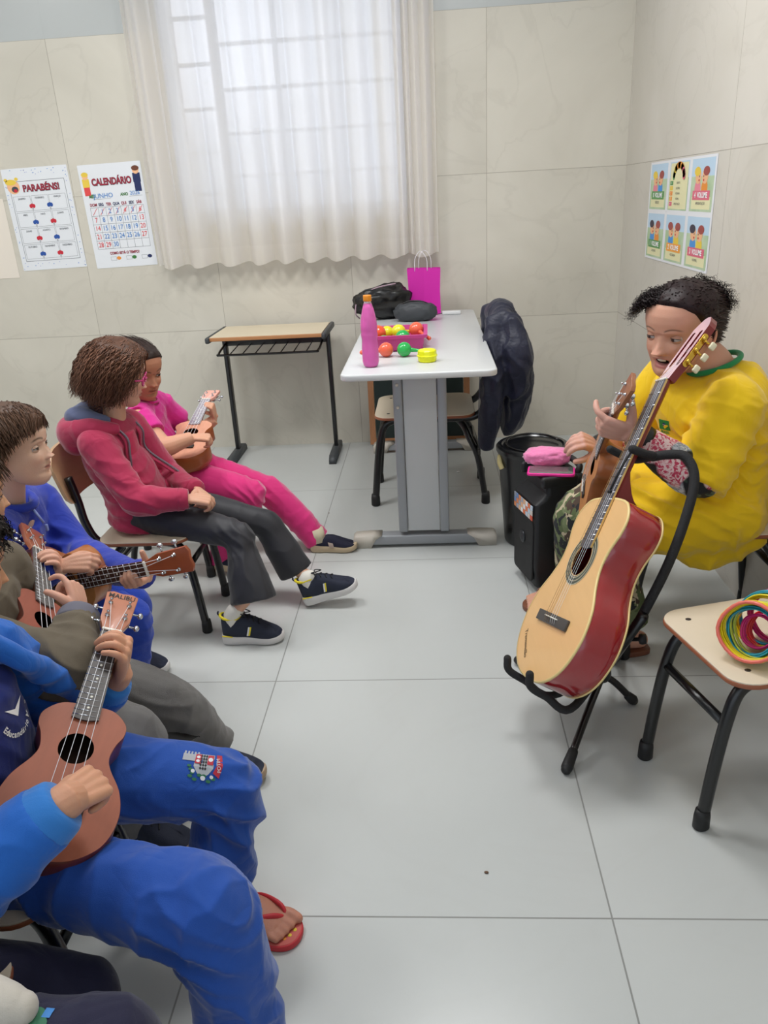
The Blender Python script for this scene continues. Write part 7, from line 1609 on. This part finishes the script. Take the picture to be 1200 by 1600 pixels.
def floral_mat():
    m = bpy.data.materials.new('floral_print'); m.use_nodes = True; nt = m.node_tree; N = nt.nodes; L = nt.links; b = N['Principled BSDF']; b.inputs['Roughness'].default_value = .7
    tc = N.new('ShaderNodeTexCoord')
    def noise(sc, loc, det=3, dist=0):
        mp = N.new('ShaderNodeMapping'); mp.inputs['Location'].default_value = loc; L.new(tc.outputs['Object'], mp.inputs[0]); n = N.new('ShaderNodeTexNoise'); n.inputs['Scale'].default_value = sc; n.inputs['Detail'].default_value = det; n.inputs['Distortion'].default_value = dist; L.new(mp.outputs[0], n.inputs['Vector']); return n.outputs['Fac']
    def cut(v, t, w=.02):
        r = N.new('ShaderNodeMapRange'); r.inputs[1].default_value = t-w; r.inputs[2].default_value = t+w; L.new(v, r.inputs[0]); return r.outputs[0]
    def mixc(f_, A, B):
        mx = N.new('ShaderNodeMix'); mx.data_type = 'RGBA'; L.new(f_, mx.inputs['Factor'])
        for k, v in (('A', A), ('B', B)):
            if isinstance(v, str): mx.inputs[k].default_value = srgb(v)+(1,)
            else: L.new(v, mx.inputs[k])
        return mx.outputs['Result']
    petals = noise(75, (1, 2, 3), 2, 1.5); pet2 = noise(60, (4, 1, 7), 2, 2.0)
    rose = mixc(cut(petals, .50, .06), 'c83a5c', 'f0d4d4'); white = mixc(cut(pet2, .52, .08), '8b97a8', 'd8dce0'); leaf = mixc(cut(noise(40, (9, 9, 1)), .5), '2c4438', '5c6a50')
    base = mixc(cut(noise(20, (5, 5, 5), 2, .8), .55), '15171c', leaf)
    g1 = noise(10, (11.3, 2.2, 3.1), 1); g2 = noise(10, (3.3, 8.2, 6.1), 1)
    c1 = mixc(cut(g1, .53), base, white); c2 = mixc(cut(g2, .51), c1, rose); L.new(c2, b.inputs['Base Color']); return m
def teacher():
    p = empty('person', (0.74, 2.06, 0.0), 'woman with pulled-back dark curly hair in a yellow T-shirt, singing and playing a small ukulele', 'person')
    S_ = lambda v: (np.array(v, float)-V3(0, 0, CAMZ))*1.055+V3(0, 0, CAMZ)
    pel, che, nek = V3(.80, 2.15, .47), S_((.755, 2.045, .70)), S_((.722, 2.045, .855))
    shL, elL, wrL = S_((.735, 1.89, .785)), S_(Wp(1093, 750, 1.82)), uT[3](.034, .305, -.065)
    shR, elR, wrR = S_((.715, 2.225, .815)), S_((.60, 2.36, .585)), S_(Wp(934, 700, 2.28))
    hipL, knL, anL = V3(.76, 2.04, .44), V3(.47, 2.02, .41), V3(.55, 2.02, .08)
    hipR, knR, anR = V3(.76, 2.26, .44), S_(Wp(912, 806, 2.12)), V3(.465, 2.34, .075)
    C = S_(Wp(1064, 512, 2.03)); f = nrm((-.73, -.62, -.16)); h = .240
    parts, eyes, T, R = make_head(C, f, (.08, .02, 1), h, 'd09c84', 'b4626c', '5a4034', child=.35, mouth_open=.85, gaze=(-.9, -.2, -.30), iris='2e2018', fat=.03, nose=1.12, browthick=.7)
    b = MB(); b.tube([pel, che, nek-V3(0, 0, .05)], [(.15, .11), (.15, .10), (.08, .07)], n=16, res=5, ref=(-1, 0, 0)); b.tube([nek-V3(-.02, 0, .06), nek+V3(0, 0, 0), C-f*.03+V3(0, 0, -.06)], [.066, .058, .056], n=18, res=4)
    seatlegs(b, hipR, knR, anR, (.08, .055, .035)); seatlegs(b, hipL, knL, anL, (.08, .055, .035)); arm(b, shR, elR, wrR, (.05, .04, .03)); arm(b, shL, elL, wrL, (.05, .04, .03))
    bm_ = voxel(b, .007, 4); a_ = MB()
    fret_hand(a_, uT, .305, .172, ((25, 35, 25), (60, 65, 35), (55, 65, 35), (45, 60, 30)), zoff=-.065, tl=(-.5, .7, .2))
    hand(a_, wrR, nrm(S_(Wp(895, 680, 2.22))-wrR), (-.3, -.55, .7), .17, 'R', ((35, 45, 30), (40, 50, 30), (45, 50, 30), (50, 50, 30)), thumb=(40, 20, 20))
    a_.tube([elL+(wrL-elL)*.7, wrL, wrL+nrm(wrL-elL)*.02], [.034, .030, .030], n=16, res=3); a_.tube([elR+(wrR-elR)*.7, wrR], [.034, .030], n=16)
    am_ = voxel(a_, .0028, 3)
    ft = MB()
    for an_, dd in ((anR, V3(-.92, -.30, 0)), (anL, V3(-.95, -.2, 0))):
        dd = nrm(dd); ss = V3(-dd[1], dd[0], 0); g_ = an_*V3(1, 1, 0)
        ft.tube([an_+V3(0, 0, .08), g_+V3(0, 0, .07), g_-dd*.03+V3(0, 0, .045)], [.036, .036, .03], n=16, res=4, round_=True); ft.tube([g_-dd*.045+V3(0, 0, .040), g_+dd*.03+V3(0, 0, .050), g_+dd*.09+V3(0, 0, .040), g_+dd*.15+V3(0, 0, .030)], [(.028, .026), (.034, .032), (.044, .024), (.042, .014)], n=18, res=5, round_=True)
        for k in range(5): yo = (.030-.016*k); ft.tube([g_+dd*.14+ss*yo+V3(0, 0, .030), g_+dd*(.185-.006*k)+ss*yo*1.05+V3(0, 0, .027)], [.013-.002*(k > 0), .011-.002*(k > 0)], n=10, round_=True)
    fm_ = voxel(ft, .004, 3)
    sk = np.array(srgb('d09c84')); body_mesh('body', parts+[(bm_, sk), (am_, np.array(srgb('d0a090'))), (fm_, sk)], p)
    for P, F, c in eyes: col_obj('eye', P, F, c, M_eye, p)
    mk = lambda P: sstep(-.03, .09, P[:, 2]-np.interp(P[:, 1], [-.45, -.2, -.05, .05, .15, .22, .32, .40], [.20, .24, .36, .52, .64, .74, .81, .85]))
    def comb(q):
        x, y, z = q.T; return np.stack([-.35*x, -1.0+0*y, .30*sstep(0, .3, y)-.15], 1)
    hair(T, R, h, p, mk, comb, '2a1517', n=2600, length=(.12, .26), steps=9, grav=.10, rad=.0011, capt=.028, colvar=.45, seed=61, noise_=.07, vol=.2)
    # loose curls at the forehead and the crown's back
    ck = lambda P: sstep(.0, .03, P[:, 2]-.84)*sstep(.05, .16, P[:, 1])*sstep(.02, .08, P[:, 0])
    hair(T, R, h, p, ck, lambda q: np.stack([.9+0*q[:, 0], .25+0*q[:, 0], -.15-.9*sstep(.18, .36, q[:, 0])], 1), '1c0e10', n=190, length=(.26, .42), steps=16, grav=.05, rad=.0009, curl=.028, capt=.03, seed=63, noise_=.3, name='front_curls', vol=1.2, capcol=.8)
    ck = lambda P: sstep(.0, .03, P[:, 2]-.60)*sstep(-.22, -.34, P[:, 1])
    hair(T, R, h, p, ck, lambda q: np.stack([q[:, 0]*.8, -.35+0*q[:, 0], .2-1.2*sstep(-.45, -.52, q[:, 1])], 1), '1c0e10', n=260, length=(.10, .18), steps=16, grav=.15, rad=.0009, curl=.026, capt=.05, seed=64, noise_=.35, name='back_curls', vol=1.0, capcol=.8)
    # T-shirt
    M_y = cloth('yellow_jersey', 'f2c80a', sheen=.25, var=.03)
    j = MB(); j.tube([pel+V3(.015, -.0, -.125), pel+V3(.0, 0, -.05), pel+V3(-.01, 0, .06), che+V3(0, 0, -.02), che+V3(0, 0, .08), nek+V3(.015, 0, -.035), nek+V3(.005, 0, -.008)], [(.200, .145), (.205, .155), (.198, .158), (.190, .145), (.168, .125), (.095, .090), (.070, .068)], n=30, res=5, ref=(-1, 0, 0))
    j.tube([shR+V3(.01, -.01, -.01), nek+V3(.02, 0, -.055), shL+V3(.01, .01, -.01)], [.078, .07, .078], n=16, res=5)
    for s_, e_, sp_ in ((shR, elR, 0), (shL, elL, 0)):
        d_ = nrm(e_-s_); j.tube([s_, s_+(e_-s_)*.5, e_+d_*-.01, e_+d_*.020], [.085, .082, .078, .074], n=20, res=4); j.ball(s_, .083, 14)
    j.tube([shL+V3(-.03, .05, -.06), V3(nek[0]-.045, nek[1], che[2]+.05), shR+V3(-.03, -.05, -.06)], [.085, .10, .085], n=18, res=5)
    # shirt front draped over the lap
    j.tube([hipL+V3(.02, -.02, .01), hipL+V3(-.10, -.02, .0), hipL+V3(-.19, -.01, -.005)], [(.125, .118), (.12, .112), (.10, .098)], n=20, res=4, round_=True)
    j.tube([pel+V3(.06, -.14, -.10), pel+V3(-.05, -.155, -.115), pel+V3(-.14, -.15, -.06)], [(.05, .05), (.05, .07), (.04, .05)], n=16, res=4, round_=True)
    j.tube([pel+V3(-.08, 0, .02), pel+V3(-.20, -.02, -.01), pel+V3(-.25, -.04, -.03)], [(.19, .085), (.185, .075), (.165, .05)], n=22, res=4, ref=(0, 0, 1))
    fl = [('w', pel+V3(-.14, -.14, .07), (.45, -.1, 1), .17, .042, .012), ('w', pel+V3(-.02, -.18, .13), (.3, 0, 1), .13, .05, .010), ('w', shL+V3(-.03, -.03, -.05), (.6, .3, .9), .12, .055, .006), ('w', elL, (-.3, -.2, .9), .08, .045, .004), ('w', pel+V3(0, -.16, -.08), (.9, 0, .5), .15, .075, .006), ('w', che+V3(.06, -.16, -.05), (.25, .1, 1), .12, .06, .006)]
    js = finish('yellow_tshirt', voxel(j, .0048, 5, folds(fl, (7, .006), 65)), M_y, p)
    m = MB(); ring_ = [nek+V3(.066*math.cos(a)+.008, .068*math.sin(a), .004+.024*math.cos(a)) for a in np.linspace(0, 2*math.pi, 31)[:-1]]; m.tube(ring_, .0078, n=10, closed=True); m.build('green_collar', cloth('green_ribbing', '1e8a50'), js, None)
    # flag badge
    n_ = nrm((-.55, -.80, .2)); yv = nrm(V3(0, 0, 1)-n_*n_[2]); xv = np.cross(yv, n_); Rd = np.stack([xv, yv, n_], 1); c_, _n = hitpoint(js, 1038, 664, 1.96)
    decal('flag_badge', js, c_+n_*.10, Rd, [(mat('flag_green', '138a3e', .7), [prect(-.021, -.014, .021, .014)]), (mat('flag_yellow', 'f2d21a', .7), [ppoly([(-.017, 0), (0, -.011), (.017, 0), (0, .011)])]), (mat('flag_blue', '1c2f7a', .7), [pdisc(0, 0, .0065)]), (M_strw, [prect(-.0062, -.0008, .0062, .0010, 4, 1)]), (mat('flag_green', '138a3e', .7), [ptext('BRASIL', .011, 0, -.021, 0, .0003)])], js, maxd=.25)
    # floral arm sleeves
    M_fl = floral_mat()
    for s_, e_, w_ in ((shL, elL, wrL), (shR, elR, wrR)):
        d1 = nrm(e_-s_); d2 = nrm(w_-e_); m = MB(); m.tube([e_-d1*.05, e_-d1*.01, e_+nrm(d2-d1)*.008+d2*.01, e_+d2*.07, e_+(w_-e_)*.6, w_-d2*.015, w_-d2*.004], [.052, .056, .060, .056, .047, .040, .035], n=20, res=5)
        finish('floral_sleeve', voxel(m, .004, 3, folds([('w', e_, d2, .09, .03, .004)], (14, .003), 71)), M_fl, p)
        m = MB(); m.tube([w_-d2*.035, w_-d2*.015, w_+d2*.004], [.040, .040, .036], n=20, res=3); m.build('black_cuff', mat('black_glossy_cuff', '15161a', .35, bump=.6, bscale=70), p)
    M_cm = camo_mat(); t = MB(); t.ball(pel+V3(-.02, 0, -.03), (.15, .19, .085), 20)
    for hip, kn, an, r in ((hipR, knR, anR+V3(0, 0, .02), (.105, .092, .070)), (hipL, knL, anL+V3(0, 0, .02), (.105, .082, .066))): seatlegs(t, hip, kn, an, r)
    finish('camouflage_trousers', voxel(t, .005, 4, folds([('w', knR, (.7, 0, .7), .1, .04, .006)], (8, .006), 75)), M_cm, p)
    M_sd = mat('brown_leather', '7a4a34', .5, var=.2, vscale=30)
    for an_, dd in ((anR, V3(-.92, -.30, 0)), (anL, V3(-.95, -.2, 0))):
        dd = nrm(dd); ss = V3(-dd[1], dd[0], 0); g_ = an_*V3(1, 1, 0); Rf = np.stack([dd, ss, V3(0, 0, 1)], 1); cc_ = catmull([V3(a*1.22, b_*1.28, 0) for a, b_ in [(-.062, 0), (-.055, -.022), (-.02, -.028), (.03, -.028), (.08, -.040), (.12, -.041), (.148, -.026), (.158, 0), (.146, .026), (.12, .037), (.08, .034), (.03, .026), (-.02, .028), (-.055, .022), (-.062, 0)]], 60)[:-1]
        m = MB(); slab(m, [(a, b_) for a, b_, _ in cc_], .001, .018, .003, Rf, g_); so = m.build('sandal', M_sd, p)
        for a in (.10, .06): m = MB(); m.tube([g_+dd*(a+.02)+ss*.050*math.cos(q)+V3(0, 0, .016+.050*math.sin(q)*(1 if a < .08 else .8)) for q in np.linspace(0, math.pi, 12)], (.010), n=8, flat=.3, ref=dd); m.build('strap', M_sd, so)
teacher()

# ---------- navy jacket hanging on the chair by the table
def navy_jacket():
    r = empty('navy_jacket', (0.31, 3.40, 0.33), 'dark navy padded jacket draped over the chair back beside the long table', 'jacket')
    M_nj = cloth('navy_padded_nylon', '171a30', rough=.5, sheen=.1, bump=.35, bscale=120)
    j = MB()
    j.tube([V3(.285, 3.56, .80), V3(.30, 3.42, .82), V3(.295, 3.28, .805)], [.050, .058, .050], n=16, res=4, round_=True)
    j.tube([V3(.30, 3.42, .80), V3(.335, 3.42, .70), V3(.365, 3.40, .55), V3(.355, 3.40, .40), V3(.325, 3.42, .335)], [(.17, .070), (.200, .078), (.200, .075), (.178, .062), (.13, .04)], n=26, res=6, ref=(1, 0, 0))
    j.tube([V3(.26, 3.27, .80), V3(.262, 3.235, .66), V3(.25, 3.225, .50), V3(.235, 3.235, .36), V3(.225, 3.24, .285)], [(.045, .040), (.060, .050), (.055, .048), (.046, .040), (.035, .03)], n=18, res=6, round_=True)
    j.tube([V3(.33, 3.26, .79), V3(.352, 3.222, .67), V3(.362, 3.235, .52)], [.050, .066, .055], n=14, res=4, round_=True)
    j.tube([V3(.27, 3.56, .80), V3(.285, 3.60, .65), V3(.30, 3.60, .50), V3(.30, 3.585, .38)], [.045, .055, .05, .04], n=16, res=5, round_=True)
    finish('jacket_cloth', voxel(j, .0055, 4, folds([('w', V3(.31, 3.33, .75), (.2, .9, .2), .12, .05, .010), ('w', V3(.27, 3.24, .55), (.7, .6, .1), .18, .05, .009), ('w', V3(.34, 3.38, .5), (.5, .8, .1), .18, .06, .009)], (8, .007), 81)), M_nj, r)
    m = MB(); m.tube([V3(.212, 3.205, .74), V3(.196, 3.183, .60), V3(.190, 3.178, .46), V3(.188, 3.192, .33), V3(.195, 3.205, .275)], .0025, n=6, res=5); m.build('zip', mat('dark_zip', '4a4c58', .4, .5), r)
    m = MB(); m.box((.192, 3.203, .262), (.012, .010, .026), bev=.003); m.build('zip_pull', mat('zip_pull_metal', '4c4a48', .4, .7), r)
navy_jacket()
